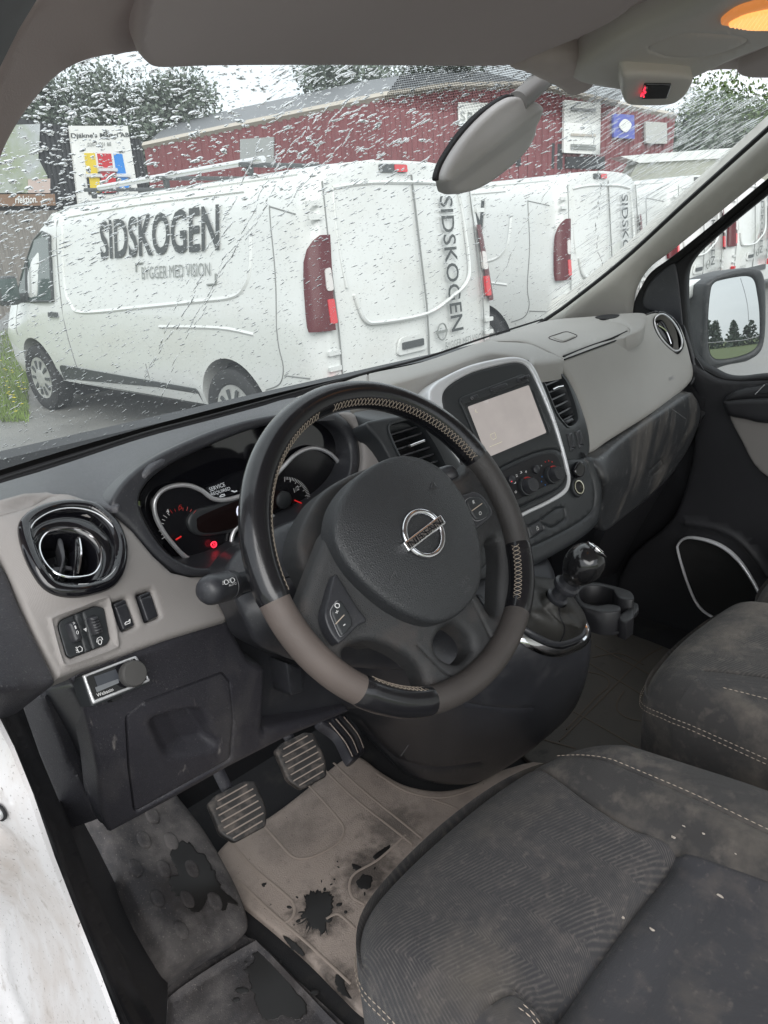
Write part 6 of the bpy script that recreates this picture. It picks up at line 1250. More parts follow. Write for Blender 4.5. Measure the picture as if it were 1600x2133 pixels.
# ============================================================ OUTSIDE
GZ = -1.26
m_asph = mat('wet_asphalt', (.155, .152, .145), .38, grain=(160, .7, 'noise'), dust=[((.23, .225, .21), 1.2, .45, .65, .6), ((.07, .07, .068), 90, .56, .64, .7)])
m_grass = mat('grass_ground', (.10, .135, .035), .9, grain=(60, .8, 'noise'), dust=[((.20, .20, .05), 9, .5, .65, .7), ((.05, .08, .02), 35, .5, .62, .7)])
gr = mobj('ground', [(-250, -250, GZ-.004), (250, -250, GZ-.004), (250, 250, GZ-.004), (-250, 250, GZ-.004)], [(0, 1, 2, 3)], m_grass, smooth=False); tag(gr, kind='structure')
def sheet(name, pts, m, z=0.): o = mobj(name, [(x, y, GZ+z) for x, y in pts], [tuple(range(len(pts)))], m, smooth=False); tag(o, kind='structure'); return o
sheet('car_park', [(1.10, 10.4), (2.0, 7.9), (1.25, 7.3), (.2, 5.6), (-3, 5.0), (-12, 4.6), (-12, -7), (60, -13), (60, 40), (12, 40), (6, 22), (2.2, 14)], m_asph, .0)
sheet('road_line', [(9.5, -.9), (15, -1.6), (15, -1.5), (9.5, -.8)], mat('worn_road_paint', (.5, .48, .38), .6), .004)
m_van = mat('van_white_paint', (.635, .645, .635), .22, coat=.6, dust=[((.50, .48, .43), 1.4, .46, .68, .30, (1, 1, 2)), ((.42, .40, .36), 60, .58, .68, .3)])
m_vglass = mat('van_window_glass', (.075, .10, .095), .12, spec=.3)
m_clad = mat('van_grey_cladding', (.055, .06, .062), .5)
m_tyre = mat('tyre_rubber', (.02, .02, .021), .75); m_hub = mat('wheel_cover', (.42, .42, .41), .4, .3)
m_lampD = mat('dark_red_lamp', (.085, .006, .010), .30, coat=.1, spec=.3); m_lampR = mat('red_lamp', (.50, .010, .018), .15, coat=.5, emit=((1, .02, .03), .04)); m_lampC = mat('clear_lamp', (.62, .58, .56), .12, .3, coat=.5)
m_lett = mat('black_vinyl_lettering', (.04, .045, .045), .5); m_lettg = mat('grey_vinyl_lettering', (.22, .23, .22), .5); m_seam = mat('panel_gap', (.20, .205, .20), .7)
VH = .070; VLOC = Vector((3.565, 3.34, GZ)); VM = Matrix.Translation(VLOC) @ Matrix.Rotation(VH, 4, 'Z'); VI = VM.inverted()
PROF = [(0, .30), (.55, .30), (.80, .30), (.90, .34), (.945, .46), (.962, .62), (.970, .80), (.972, .98), (.955, 1.12), (.935, 1.28), (.912, 1.44), (.890, 1.60), (.862, 1.74), (.815, 1.845), (.74, 1.905), (.60, 1.945), (.35, 1.965), (0, 1.972)]
def ytop(y): return float(np.interp(y, [0, 3.3, 3.6, 3.85, 4.15, 4.45, 4.75, 4.93, 5.0], [1.972, 1.96, 1.90, 1.76, 1.50, 1.22, 1.10, .95, .70]))
def wid(y): return float(np.interp(y, [0, .05, .12, 3.6, 4.2, 4.7, 4.9, 5.0], [.90, .955, 1.0, 1.0, .985, .94, .86, .62]))
def lean(y, z): return y + max(0, z-.95)*.105*max(0, 1-y/1.0)
def section(y):
    zt = ytop(y); k = (zt-.62)/(1.972-.62); w = wid(y); pts = []
    for x, z in PROF:
        zz = z if z < .62 else .62+(z-.62)*k
        xx = x*w
        pts.append((xx, lean(y, zz), zz))
    return pts
def side_x(y, z):
    zt = ytop(y); k = (zt-.62)/(1.972-.62); zz = z if z < .62 else .62+(z-.62)/k
    return float(np.interp(zz, [p[1] for p in PROF], [p[0] for p in PROF]))*wid(y)
def van_body():
    st_ = [0, .012, .04, .09, .15, .4, .8, 1.2, 1.6, 2.0, 2.4, 2.8, 3.2, 3.45, 3.7, 3.9, 4.1, 4.3, 4.5, 4.7, 4.82, 4.92, 4.98, 5.0]
    V = []; F = []; n = len(PROF); m = 2*n-2
    for i, y in enumerate(st_):
        s = section(y)
        if i == 0: s = [(x*.985, yy, .3+(z-.3)*.992) for x, yy, z in s]
        ring = s+[(-x, yy, z) for x, yy, z in s[-2:0:-1]]
        V += ring
    for i in range(len(st_)-1):
        for k in range(m): F.append((i*m+k, i*m+(k+1) % m, (i+1)*m+(k+1) % m, (i+1)*m+k))
    F.append(tuple(range(m))[::-1]); F.append(tuple((len(st_)-1)*m+k for k in range(m)))
    o = mobj('body', V, F, m_van, None, angle=40)
    # wheel arches cut out of the body
    for yc in (.97, 4.07):
        bm = bmesh.new(); bmesh.ops.create_cone(bm, cap_ends=True, segments=40, radius1=.385, radius2=.385, depth=2.6, matrix=Matrix.Translation((0, yc, .35)) @ Matrix.Rotation(R_(90), 4, 'Y'))
        me = bpy.data.meshes.new('cut'); bm.to_mesh(me); bm.free(); c = bpy.data.objects.new('cut', me); COL.objects.link(c)
        md = o.modifiers.new('b', 'BOOLEAN'); md.operation = 'DIFFERENCE'; md.object = c; md.solver = 'EXACT'
        bpy.context.view_layer.update(); me2 = bpy.data.meshes.new_from_object(o.evaluated_get(bpy.context.evaluated_depsgraph_get())); o.modifiers.clear(); o.data = me2; bpy.data.objects.remove(c)
    o.data.polygons.foreach_set('use_smooth', [True]*len(o.data.polygons)); o.data.set_sharp_from_angle(angle=R_(35))
    return o
van = empty('parked_van', VLOC, 'white panel van with black lettering on its side, nearest beyond the windscreen', 'van', 'white panel vans parked in a row', rz=VH)
van.scale = (1.055, 1.055, 1.022); VM = VM @ Matrix.Diagonal((1.055, 1.055, 1.022, 1)); VI = VM.inverted()
body = van_body(); body.parent = van
def L2W(p): return np.array(VM @ Vector(p))
def vput(name, V, F, m, parent, **k):
    return mobj(name, V, F, m, parent, **k)
def vpoly(name, yz, m, parent, off=.004, sgn=-1, thick=.01, rnd=.15):
    P = rc(yz, rnd); V = []; 
    for d in (off, off-thick):
        for y, z in P: V.append((sgn*(side_x(y, z)+d), lean(y, z), z))
    n = len(P); F = [tuple(range(n)), tuple(range(n, 2*n))]+[(i, (i+1) % n, n+(i+1) % n, n+i) for i in range(n)]
    return vput(name, V, F, m, parent, smooth=False)
def vline(name, yz, r, m, parent, sgn=-1, off=.0, smooth=4, closed=False, flat=1.):
    P = cr(np.array(yz, float), smooth, closed) if smooth else resamp(np.array(yz, float), .1, closed)
    X = [(sgn*(side_x(y, z)+off), lean(y, z), z) for y, z in P]; return tube3(name, X, r, m, parent, closed, 6, flat=flat, up=(1, 0, 0))
for s in (-1, 1):
    w = vpoly('side_window', [(3.42, 1.10), (3.40, 1.66), (3.56, 1.70), (3.80, 1.64), (4.12, 1.38), (4.30, 1.20), (4.30, 1.08)], m_vglass, van, sgn=s, off=.022, thick=.03); vline('window_seal', [(3.42, 1.10), (3.40, 1.66), (3.56, 1.70), (3.80, 1.64), (4.12, 1.38), (4.30, 1.20), (4.30, 1.08)], .012, m_clad, w, sgn=s, off=.016, smooth=0, closed=True); vline('window_divider', [(4.0, 1.09), (4.0, 1.47)], .012, m_clad, w, sgn=s, off=.020, smooth=0)
    vline('door_gap', [(3.30, 1.90), (3.30, 1.4), (3.28, .9), (3.26, .5)], .006, m_seam, van, sgn=s, smooth=3); vline('door_gap', [(4.38, 1.1), (4.42, .9), (4.40, .75)], .006, m_seam, van, sgn=s, smooth=3)
    vline('side_seam', [(.40, 1.72), (.36, 1.3), (.38, .9), (.36, .72), (.42, .60), (.58, .54)], .005, m_seam, van, sgn=s, smooth=5); vline('side_seam', [(.12, .66), (.36, .66)], .005, m_seam, van, sgn=s, smooth=0); vline('side_seam', [(2.05, .42), (2.05, .62)], .005, m_seam, van, sgn=s, smooth=0)
    vline('side_seam', [(.14, 1.66), (.40, 1.72)], .005, m_seam, van, sgn=s, smooth=0)
    vline('pressed_crease', [(3.18, 1.78), (3.20, 1.25), (3.12, 1.08), (2.92, 1.01), (2.0, 1.07), (1.2, 1.13), (.82, 1.165), (.68, 1.24), (.62, 1.36), (.60, 1.6)], .020, m_van, van, sgn=s, off=-.008, smooth=6)
    vline('pressed_crease', [(3.16, 1.80), (2.0, 1.83), (.7, 1.83)], .015, m_van, van, sgn=s, off=-.004, smooth=4)
    vline('pressed_crease', [(1.75, .93), (1.0, .95), (.62, .92)], .018, m_van, van, sgn=s, off=-.009, smooth=4)
    vline('roof_channel', [(4.0, ytop(4.0)-.06), (3.6, 1.84), (3.3, 1.885), (.2, 1.895)], .012, m_clad if s == 9 else m_van, van, sgn=s, off=.002, smooth=3)
    vpoly('side_cladding', [(1.42, .30), (1.40, .47), (3.58, .50), (3.66, .32)], m_clad, van, off=.012, sgn=s, thick=.04, rnd=.2)
    vpoly('sill_strip', [(1.42, .28), (1.42, .31), (3.66, .34), (3.66, .30)], m_van, van, off=.030, sgn=s, thick=.05, rnd=.1)
    vpoly('door_handle', [(3.36, .955), (3.37, 1.0), (3.54, 1.0), (3.54, .955)], m_clad, van, off=.018, sgn=s, thick=.02, rnd=.3)
    for yc in (.97, 4.07):
        wh = empty('wheel', (s*.86, yc, .33)); wh.parent = van
        prof = [(-.10, .20), (-.11, .28), (-.085, .322), (-.03, .332), (.03, .332), (.085, .322), (.105, .28), (.09, .215), (.07, .20)]
        lathe('tyre', prof, (0, 0, 0), (s, 0, 0), m_tyre, wh, seg=40); lathe('hub_cap', [(.06, .215), (.085, .208), (.078, .17), (.095, .08), (.10, .05), (.092, .0)], (0, 0, 0), (s, 0, 0), m_hub, wh, seg=30)
        for k in range(10):
            a = 2*math.pi*k/10; boxm('hub_slot', Vector((s*.089, .135*math.cos(a), .135*math.sin(a))), (.012, .028, .085), m_clad, wh, rot=Matrix.Rotation(a-math.pi/2 if True else 0, 3, 'X'))
    boxm('arch_liner', Vector((0, .97, .40)), (1.55, .8, .5), m_black, van); boxm('arch_liner', Vector((0, 4.07, .40)), (1.5, .8, .5), m_black, van) if s > 0 else None
    # door mirror
    mm = empty('door_mirror', (0, 0, 0)); mm.parent = van
    boxm('mirror_shell', Vector((s*1.10, 4.02, 1.20)), (.20, .10, .27), m_clad, mm, bev=.035); boxm('mirror_arm', Vector((s*.98, 4.06, 1.12)), (.14, .08, .09), m_clad, mm, bev=.02); boxm('mirror_glass', Vector((s*1.10, 3.966, 1.21)), (.16, .006, .20), m_vglass, mm, bev=.002)
# windscreen of the van
V = [(-.80, 3.66, 1.87), (.80, 3.66, 1.87), (.86, 4.50, 1.20), (-.86, 4.50, 1.20)]
V = []; 
for y in np.linspace(3.72, 4.44, 8):
    for q in np.linspace(-.92, .92, 9): V.append((q*side_x(y, ytop(y)-.16), y, ytop(y)+.006-.10*abs(q)**3))
mobj('windscreen', V, [(i*9+k, i*9+k+1, (i+1)*9+k+1, (i+1)*9+k) for i in range(7) for k in range(8)], m_vglass, van)
# rear face pieces
def ry(z, o=0.): return lean(0, z)-o
def rpoly(name, xz, m, parent, off=.006, thick=.03, rnd=.15):
    P = rc(xz, rnd); V = [(x, ry(z, off), z) for x, z in P]+[(x, ry(z, off-thick), z) for x, z in P]; n = len(P)
    return vput(name, V, [tuple(range(n)), tuple(range(n, 2*n))]+[(i, (i+1) % n, n+(i+1) % n, n+i) for i in range(n)], m, parent, smooth=False)
def rline(name, xz, r, m, parent, off=.0, smooth=4, flat=1.):
    P = cr(np.array(xz, float), smooth, False) if smooth else np.array(xz, float)
    return tube3(name, [(x, ry(z, off), z) for x, z in P], r, m, parent, False, 6, up=(0, 1, 0), flat=flat)
rline('door_gap', [(.10, 1.88), (.10, 1.2), (.10, .52)], .007, m_seam, van); rline('door_gap', [(-.74, 1.84), (-.78, 1.2), (-.79, .55)], .005, m_seam, van); rline('door_gap', [(.74, 1.84), (.78, 1.2), (.79, .55)], .005, m_seam, van)
rline('pressed_crease', [(-.60, 1.15), (-.54, .99), (-.40, .95), (.10, .95), (.42, 1.04), (.60, 1.12), (.66, 1.25), (.64, 1.6), (.60, 1.78)], .014, m_van, van, off=-.005, smooth=6)
rline('pressed_crease', [(-.66, 1.80), (-.3, 1.83), (.3, 1.83), (.6, 1.80)], .014, m_van, van, off=-.004); rline('pressed_crease', [(-.66, 1.8), (-.68, 1.5), (-.66, 1.2)], .010, m_van, van, off=-.004)
for s in (-1, 1):
    tl = empty('tail_lamp', (0, 0, 0)); tl.parent = van
    # lamp wraps the corner: section follows the body corner
    zs = [.96, .99, 1.06, 1.14, 1.22, 1.30, 1.38, 1.45, 1.50, 1.53]; ws_ = [.15, .16, .165, .165, .165, .16, .15, .12, .08, .05]
    V = []; F = []; K = 9
    for z, w_ in zip(zs, ws_):
        for k in range(K):
            q = k/(K-1); xo = side_x(.12, z)
            path = [(xo-.15, -.010), (xo-.085, -.004), (xo-.03, .030), (xo+.0, .065), (xo+.0, .095)]
            px_ = np.interp(q*w_/.165*.98, [0, .25, .5, .8, 1], [p[0] for p in path]); py_ = np.interp(q*w_/.165*.98, [0, .25, .5, .8, 1], [p[1] for p in path])
            V.append((s*(px_+.012), py_-.012+max(0, z-.95)*.105, z))
    for i in range(len(zs)-1):
        for k in range(K-1): F.append((i*K+k, i*K+k+1, (i+1)*K+k+1, (i+1)*K+k))
    mobj('lamp_lens', V, F, m_lampD, tl)
    rpoly('reverse_lens', [(s*.80, 1.20), (s*.80, 1.34), (s*.85, 1.33), (s*.86, 1.20)], m_lampC, tl, off=.024, thick=.02, rnd=.35)
    rpoly('brake_lens', [(s*.81, 1.0), (s*.81, 1.15), (s*.865, 1.15), (s*.87, 1.0)], m_lampR, tl, off=.024, thick=.02, rnd=.2)
    rpoly('reflector', [(s*.84, .50), (s*.84, .66), (s*.91, .66), (s*.91, .50)], m_lampR, van, off=.035, thick=.05, rnd=.15)
    for z in (.70, .80, 1.62, 1.70): rpoly('hinge', [(s*.80, z), (s*.80, z+.03), (s*.90, z+.03), (s*.90, z)], m_van, van, off=.012, thick=.02)
rpoly('bumper', [(-.94, .32), (-.95, .56), (-.55, .58), (.55, .58), (.95, .56), (.94, .32)], m_van, van, off=.045, thick=.09, rnd=.2)
rpoly('bumper_step', [(-.60, .50), (-.60, .585), (.60, .585), (.60, .50)], m_clad, van, off=.06, thick=.04)
rpoly('handle_recess', [(-.26, .70), (-.22, .82), (.04, .82), (.07, .70)], m_van, van, off=.012, thick=.02, rnd=.35); rpoly('door_handle', [(-.21, .735), (-.21, .785), (.02, .785), (.02, .735)], m_clad, van, off=.022, thick=.02, rnd=.2)
rpoly('brake_light_housing', [(-.22, 1.895), (-.22, 1.945), (.05, 1.945), (.05, 1.895)], m_clad, van, off=.012, thick=.03, rnd=.3); rpoly('high_brake_light', [(-.08, 1.897), (-.08, 1.943), (.045, 1.943), (.045, 1.897)], m_lampR, van, off=.018, thick=.02, rnd=.25)
def vt(name, s_, BL, BR, TL, m, bold=0.):
    V, F = textmesh(s_, bold); BL, BR, TL = map(lambda a: np.array(a, float), (BL, BR, TL)); X = BL+V[:, :1]*(BR-BL)+V[:, 1:]*(TL-BL)
    return mobj(name, X, F, m, van, smooth=False)
def sp_(y, z, o=.009): return (-(side_x(y, z)+o), y, z)
vt('side_lettering', 'SIDSKOGEN', sp_(2.53, 1.44, .012), sp_(.95, 1.47, .012), sp_(2.53, 1.74, .016), m_lett, .02)
vt('side_slogan', 'BYGGER MED VISION', sp_(1.93, 1.285), sp_(1.06, 1.305), sp_(1.93, 1.375), m_lettg)
vline('slogan_corner', [(2.01, 1.34), (2.01, 1.40), (1.91, 1.405)], .008, m_lettg, van, off=.006, smooth=0); vline('slogan_corner', [(1.00, 1.32), (1.00, 1.25), (1.10, 1.245)], .008, m_lettg, van, off=.006, smooth=0)
def rp(x, z, o=.010): return (x, ry(z, o), z)
vt('rear_lettering', 'SIDSKOGEN', rp(.36, 1.74, .014), rp(.36, .78), rp(.51, 1.74, .014), m_lett, .01)
vt('rear_slogan', 'BYGGER MED VISION', rp(.28, .655), rp(.78, .665), rp(.28, .715), m_lettg)
vt('model_badge', 'NV300', rp(-.66, .60, .05), rp(-.40, .605, .05), rp(-.66, .645, .05), m_lettg, .01)
bg_ = empty('badge', (0, 0, 0)); bg_.parent = van
tube3('badge_ring', [rp(.24+.052*math.cos(a), .80+.06*math.sin(a), .014) for a in np.linspace(0, 2*math.pi, 28, endpoint=False)], .006, m_lettg, bg_, closed=True, sides=6); rpoly('badge_bar', [(.175, .79), (.175, .81), (.305, .81), (.305, .79)], m_lettg, bg_, off=.016, thick=.006)
# roof rack tubes
def rack(v, L=True):
    for x in (-.62, .45):
        tube3('roof_tube', [(x, .75, 2.03), (x, 2.9, 2.02)], .022, m_silver, v, sides=12)
    for y in (.9, 1.9, 3.0): boxm('rack_foot', Vector((-.62, y, 1.98)), (.04, .04, .08), m_clad, v, bev=.01); boxm('rack_foot', Vector((.45, y, 1.99)), (.04, .04, .08), m_clad, v, bev=.01); boxm('rack_bar', Vector((0, y, 2.01)), (1.4, .04, .03), m_clad, v, bev=.008)
labs = ['second white van of the row, seen behind the interior mirror past the nearest lettered van', 'third white van of the row, mostly hidden by the passenger side windscreen pillar', 'white van seen through the passenger window above the door mirror', 'farthest white van of the row, at the edge of the passenger window']
dx, dy = math.cos(VH), math.sin(VH); POS = ((7.25, 3.93), (10.54, 4.36), (13.37, 4.74), (16.55, 5.15))
for i, lb in enumerate(labs):
    c = copy_tree(van); c.location = (*POS[i], GZ); c['label'] = lb
    if i != 0:
        pass
rack(van)

# ------------------------------------------------------------ red building
m_red = mat('red_steel_cladding', (.18, .040, .046), .5, dust=[((.12, .026, .030), 1.5, .45, .65, .5)])
m_roofd = mat('dark_roof', (.13, .135, .145), .5); m_fas = mat('pale_fascia', (.42, .38, .33), .6); m_sign = mat('white_sign_board', (.74, .74, .72), .5); m_dkwall = mat('black_timber_wall', (.020, .021, .024), .7)
def ray_t(px, py, depth): return CAM+ray(np.float64(px), np.float64(py))*depth
def wall(name, label, cat, pxs, ybot, parts):
    """upright wall: corners given as (px, py_top, distance along the view axis)"""
    t = thing(name, label, cat); return t
red = thing('red_building', 'long red ribbed workshop building behind the row of vans', 'building')
tops = [(300, 308, 21.5), (480, 270, 20.3), (800, 205, 18.6), (935, 186, 18.2), (1110, 183, 18.6), (1260, 216, 20.5), (1405, 246, 23.0)]
T = [ray_t(*q) for q in tops]
def facade(name, T, m, parent, rib=.11, dep=.03, zb=GZ):
    V = []; F = []
    for (a, b) in zip(T[:-1], T[1:]):
        L = np.linalg.norm((b-a)[:2]); n = max(2, int(L/rib)); d = (b-a)/L; nn = np.array([d[1], -d[0], 0]); nn /= np.linalg.norm(nn)
        if nn@(CAM-a) < 0: nn = -nn
        for i in range(n):
            for q, o in ((0, 0), (.45, 0), (.5, dep), (.95, dep)):
                p = a+(b-a)*(i+q)/n+nn*o; V.append((p[0], p[1], p[2])); V.append((p[0], p[1], zb))
    for i in range(len(V)//2-1): F.append((2*i, 2*i+1, 2*i+3, 2*i+2))
    return mobj(name, V, F, m, parent, smooth=False)
tag(facade('ribbed_wall', T, m_red, red, rib=.24), kind='stuff')
back = [p+np.array([3.2, 4.0, 1.25]) for p in T]
mobj('roof', [tuple(p+np.array([0, 0, .03])) for p in T]+[tuple(p) for p in back], [(i, i+1, len(T)+i+1, len(T)+i) for i in range(len(T)-1)], m_roofd, red)
for a, b in zip(T[:-1], T[1:]): tube3('roof_fascia', [a+[0, 0, .05], b+[0, 0, .05]], .10, m_fas, red, sides=4)
def on_wall(px, py):
    """point on the red wall"""
    d = ray(np.float64(px), np.float64(py)); best = None
    for a, b in zip(T[:-1], T[1:]):
        n = np.array([(b-a)[1], -(b-a)[0], 0]); t = ((a-CAM)@n)/(d@n); p = CAM+d*t
        s_ = ((p-a)[:2]@(b-a)[:2])/((b-a)[:2]@(b-a)[:2])
        if -.001 <= s_ <= 1.001: best = p
    return best
def board(name, label, cat, q, m, th=.06, lift=.12, rnd=.02):
    t = thing(name, label, cat); C4 = [on_wall(*p) for p in q]; c = np.mean(C4, 0); a = C4[1]-C4[0]; n = np.cross(a, [0, 0, 1.]); n /= np.linalg.norm(n); n = n if n@(CAM-c) > 0 else -n
    hx = a[:2]/np.linalg.norm(a[:2]); pl = Plane(c+n*lift, n)
    drape('sign_board', rc(q, rnd), pl, m, t, sp=30, back=th); return t, pl
b1, p1 = board('wall_sign', 'white sign reading PAINT on the red wall beside the interior mirror', 'sign', [(955, 212), (1040, 216), (1040, 268), (955, 262)], m_sign)
textp('sign_lettering', 'PAINT', (974, 254), (1034, 256), (974, 233), p1, m_lettg, b1, lift=.03, bold=.02); textp('sign_lettering', 'S', (959, 250), (970, 252), (959, 232), p1, m_lettg, b1, lift=.03)
b2, p2 = board('wall_sign', 'tall white notice board hanging on the red wall right of the interior mirror', 'sign', [(1176, 208), (1252, 214), (1250, 322), (1174, 318)], m_sign)
for i, (y, m_) in enumerate(((225, m_gprint), (278, m_fas), (300, m_lettg), (306, m_lettg))): drape('sign_line', [(1188, y), (1240, y+2), (1240, y+7), (1188, y+5)], p2, m_, b2, sp=20, lift=.03, back=.01)
b3, p3 = board('wall_sign', 'blue and white square sign on the far end of the red building', 'sign', [(1278, 236), (1322, 240), (1322, 290), (1278, 286)], mat('blue_sign', (.09, .11, .42), .5))
drape('sign_emblem', cr([(1288, 262), (1300, 248), (1314, 260), (1302, 276)], 4), p3, m_sign, b3, sp=12, lift=.03, back=.01)
b4, p4 = board('wall_sign', 'pale grey sign beside the blue one, farthest along the red building', 'sign', [(1345, 252), (1390, 256), (1390, 300), (1345, 298)], mat('grey_sign', (.45, .45, .43), .5))
def opening(name, q, m=m_dkwall):
    C4 = [on_wall(*p) for p in q]; c = np.mean(C4, 0); a = C4[1]-C4[0]; n = np.cross(a, [0, 0, 1.]); n /= np.linalg.norm(n); n = n if n@(CAM-c) > 0 else -n
    return drape(name, q, Plane(c+n*.06, n), m, red, sp=30, back=.05)
opening('dark_door', [(1078, 292), (1172, 300), (1172, 352), (1078, 345)]); opening('dark_window', [(940, 286), (975, 288), (975, 322), (940, 320)]); opening('dark_window', [(1180, 326), (1260, 326), (1260, 352), (1180, 350)])
opening('grey_shutter', [(500, 290), (570, 285), (570, 345), (500, 345)], mat('grey_shutter', (.30, .31, .31), .6))
# ------------------------------------------------------------ black shed with signs at the far left
shed = thing('black_shed', 'black timber building at the far left behind the nearest van', 'building')
ST = [ray_t(-60, 225, 13.5), ray_t(60, 250, 14.2), ray_t(290, 290, 16.2)]
mobj('wall', [tuple(ST[0]), tuple(ST[1]), tuple(ST[2])]+[(p[0], p[1], GZ) for p in ST], [(0, 1, 4, 3), (1, 2, 5, 4)], m_dkwall, shed, smooth=False)
for k in range(26):
    q = k/25; p = ST[1]*(1-q)+ST[2]*q; boxm('batten', Vector((p[0], p[1], (p[2]+GZ)/2)), (.05, .05, p[2]-GZ), m_dkwall, shed)
def shed_pl(lift=.06):
    a, b = ST[1], ST[2]; n = np.cross(b-a, [0, 0, 1.]); n /= np.linalg.norm(n); n = n if n@(CAM-a) > 0 else -n; return Plane(a+n*lift, n)
PSH = shed_pl(.10)
bs = thing('paint_sign', 'white banner with yellow, red and blue paint stripes above three paint tins', 'sign')
drape('banner_board', [(145, 262), (266, 262), (290, 415), (165, 432)], PSH, m_sign, bs, sp=30, back=.05)
m_y = mat('yellow_paint', (.70, .52, .03), .5); m_b = mat('blue_paint', (.02, .22, .65), .5); m_r = mat('red_paint', (.50, .02, .03), .5)
textp('sign_lettering', "Djäkne's Måleri AB", (149, 290), (270, 288), (147, 277), PSH, m_lett, bs, lift=.012, bold=.02); textp('sign_lettering', '020-56 01 88', (183, 305), (232, 304), (182, 297), PSH, m_lettg, bs, lift=.012, bold=.01)
for q, m_ in (([(175, 319), (197, 319), (203, 363), (181, 366)], m_y), ([(202, 320), (231, 320), (236, 360), (208, 362)], m_r), ([(236, 320), (254, 321), (262, 362), (243, 365)], m_b)): drape('paint_stripe', q, PSH, m_, bs, sp=20, lift=.012, back=.01)
for q, m_ in (([(184, 370), (206, 370), (208, 400), (188, 402)], m_y), ([(208, 358), (238, 358), (242, 400), (212, 402)], m_r), ([(246, 370), (266, 370), (268, 392), (248, 394)], m_b)):
    q = np.array(q, float); drape('tin_body', q+[(-4, -2), (4, -2), (4, 3), (-4, 3)], PSH, m_dkwall, bs, sp=20, lift=.02, back=.015); drape('tin_label', q, PSH, m_, bs, sp=20, lift=.028, back=.015)
    wire('tin_rim', [q[0]+[-5, -4], q[1]+[5, -4]], PSH, .045, m_silver, bs, lift=.03)
b5 = thing('poster_board', 'large faded green and grey poster at the far left edge, over a brown sign', 'sign')
drape('poster', [(-30, 262), (84, 258), (80, 330), (98, 365), (104, 402), (-30, 402)], PSH, mat('faded_green_poster', (.30, .34, .24), .6, dust=[((.45, .47, .50), .9, .45, .6, .9), ((.05, .06, .05), 2.2, .55, .7, .8)]), b5, sp=30, back=.05)
drape('picture_tin', [(58, 374), (104, 372), (104, 402), (58, 402)], PSH, mat('pale_pink_print', (.52, .42, .38), .6), b5, sp=20, lift=.015, back=.01)
b6 = thing('brown_sign', 'brown sign board with white lettering under the faded poster', 'sign')
drape('sign_board', [(-30, 405), (113, 404), (115, 428), (-30, 430)], PSH, mat('brown_board', (.22, .13, .08), .6), b6, sp=30, lift=.02, back=.05)
textp('sign_lettering', 'rfektion.', (32, 424), (78, 422), (32, 408), PSH, m_sign, b6, lift=.035, bold=.02); textp('sign_lettering', 'Nordsjö', (88, 420), (110, 419), (88, 412), PSH, m_sign, b6, lift=.035)
wl = thing('grey_wall', 'weathered grey timber wall low at the far left edge', 'wall')
drape('wall_panel', [(-60, 440), (120, 438), (120, 560), (-60, 720)], Plane(ray_t(20, 560, 11.5), PSH.n), mat('grey_timber', (.22, .20, .18), .8, dust=[((.12, .11, .10), 3, .45, .65, .8, (12, 12, .6))]), wl, sp=40, back=.1)
# long pale roofed lorry body to the right
lo = thing('container_truck', 'olive and white truck body behind the vans, seen at the right of the windscreen', 'truck')
PL = Plane(ray_t(1480, 350, 16.0), (-.55, -.83, 0))
drape('box_side', [(1330, 338), (1640, 318), (1640, 460), (1290, 460), (1310, 372)], PL, mat('olive_grey', (.28, .285, .24), .6), lo, sp=30, back=.5)
drape('roof_edge', [(1290, 326), (1420, 316), (1640, 300), (1640, 322), (1330, 340)], PL, m_van, lo, sp=30, lift=.06, back=.5)
# ------------------------------------------------------------ trees
m_bark = mat('bark', (.05, .04, .03), .9)
def leafmat(name, c):
    m = mat(name, c, .7, var=(.9, .35)); return m
m_lf1 = leafmat('hazed_dark_needles', (.095, .120, .090)); m_lf2 = leafmat('green_leaves', (.075, .12, .03)); m_lf3 = leafmat('hazed_blue_green_leaves', (.10, .13, .095))  # needles and blue-green leaves lightened, distance haze put into their colour
def tree(name, label, pos, h, w, m, n=1500, kind='round', group=None, leaf=.16):
    t = thing(name, label, 'tree', group); pos = np.array(pos, float); V = []; F = []
    tube3('trunk', [pos, pos+[0, 0, h*.5], pos+[.1, 0, h*.88]], [.05*w+.08, .03*w+.05, .02], m_bark, t, sides=8)
    ncl = 48; cl = []
    for i in range(ncl):
        a = rng.uniform(0, 6.28); z = rng.uniform(.12, 1.); r = (math.sin(math.pi*min(1, z*.85+.1))**.7 if kind == 'round' else (1-z)*.9+.1)*rng.uniform(.35, 1.)*w/2
        cl.append((pos[0]+r*math.cos(a), pos[1]+r*math.sin(a), pos[2]+h*(.12+.86*z), rng.uniform(.12, .24)*w*(1 if kind == 'round' else .8)))
    for c in cl[:10]: tube3('limb', [pos+[0, 0, (c[2]-pos[2])*.6], c[:3]], [.05, .015], m_bark, t, sides=5)
    n = int(n*1.9); leaf *= .78
    CL = np.array(cl); c = CL[rng.integers(0, ncl, n)]; d = rng.normal(0, 1, (n, 3)); d /= np.linalg.norm(d, axis=1)[:, None]
    p = c[:, :3]+d*(c[:, 3]*rng.uniform(.05, 1., n)**.45)[:, None]; s_ = (leaf*rng.uniform(.6, 1.4, n))[:, None]
    a1 = rng.normal(0, 1, (n, 3)); a1 /= np.linalg.norm(a1, axis=1)[:, None]; a2 = np.cross(a1, rng.normal(0, 1, (n, 3))); a2 /= np.linalg.norm(a2, axis=1)[:, None]+1e-9
    V = np.stack([p-a1*s_, p+a2*s_*.5, p+a1*s_, p-a2*s_*.5], 1).reshape(-1, 3); F = np.arange(4*n).reshape(-1, 4)
    me = bpy.data.meshes.new('crown'); me.from_pydata(V.tolist(), [], F.tolist()); me.materials.append(m); link(bpy.data.objects.new('crown', me), t); return t
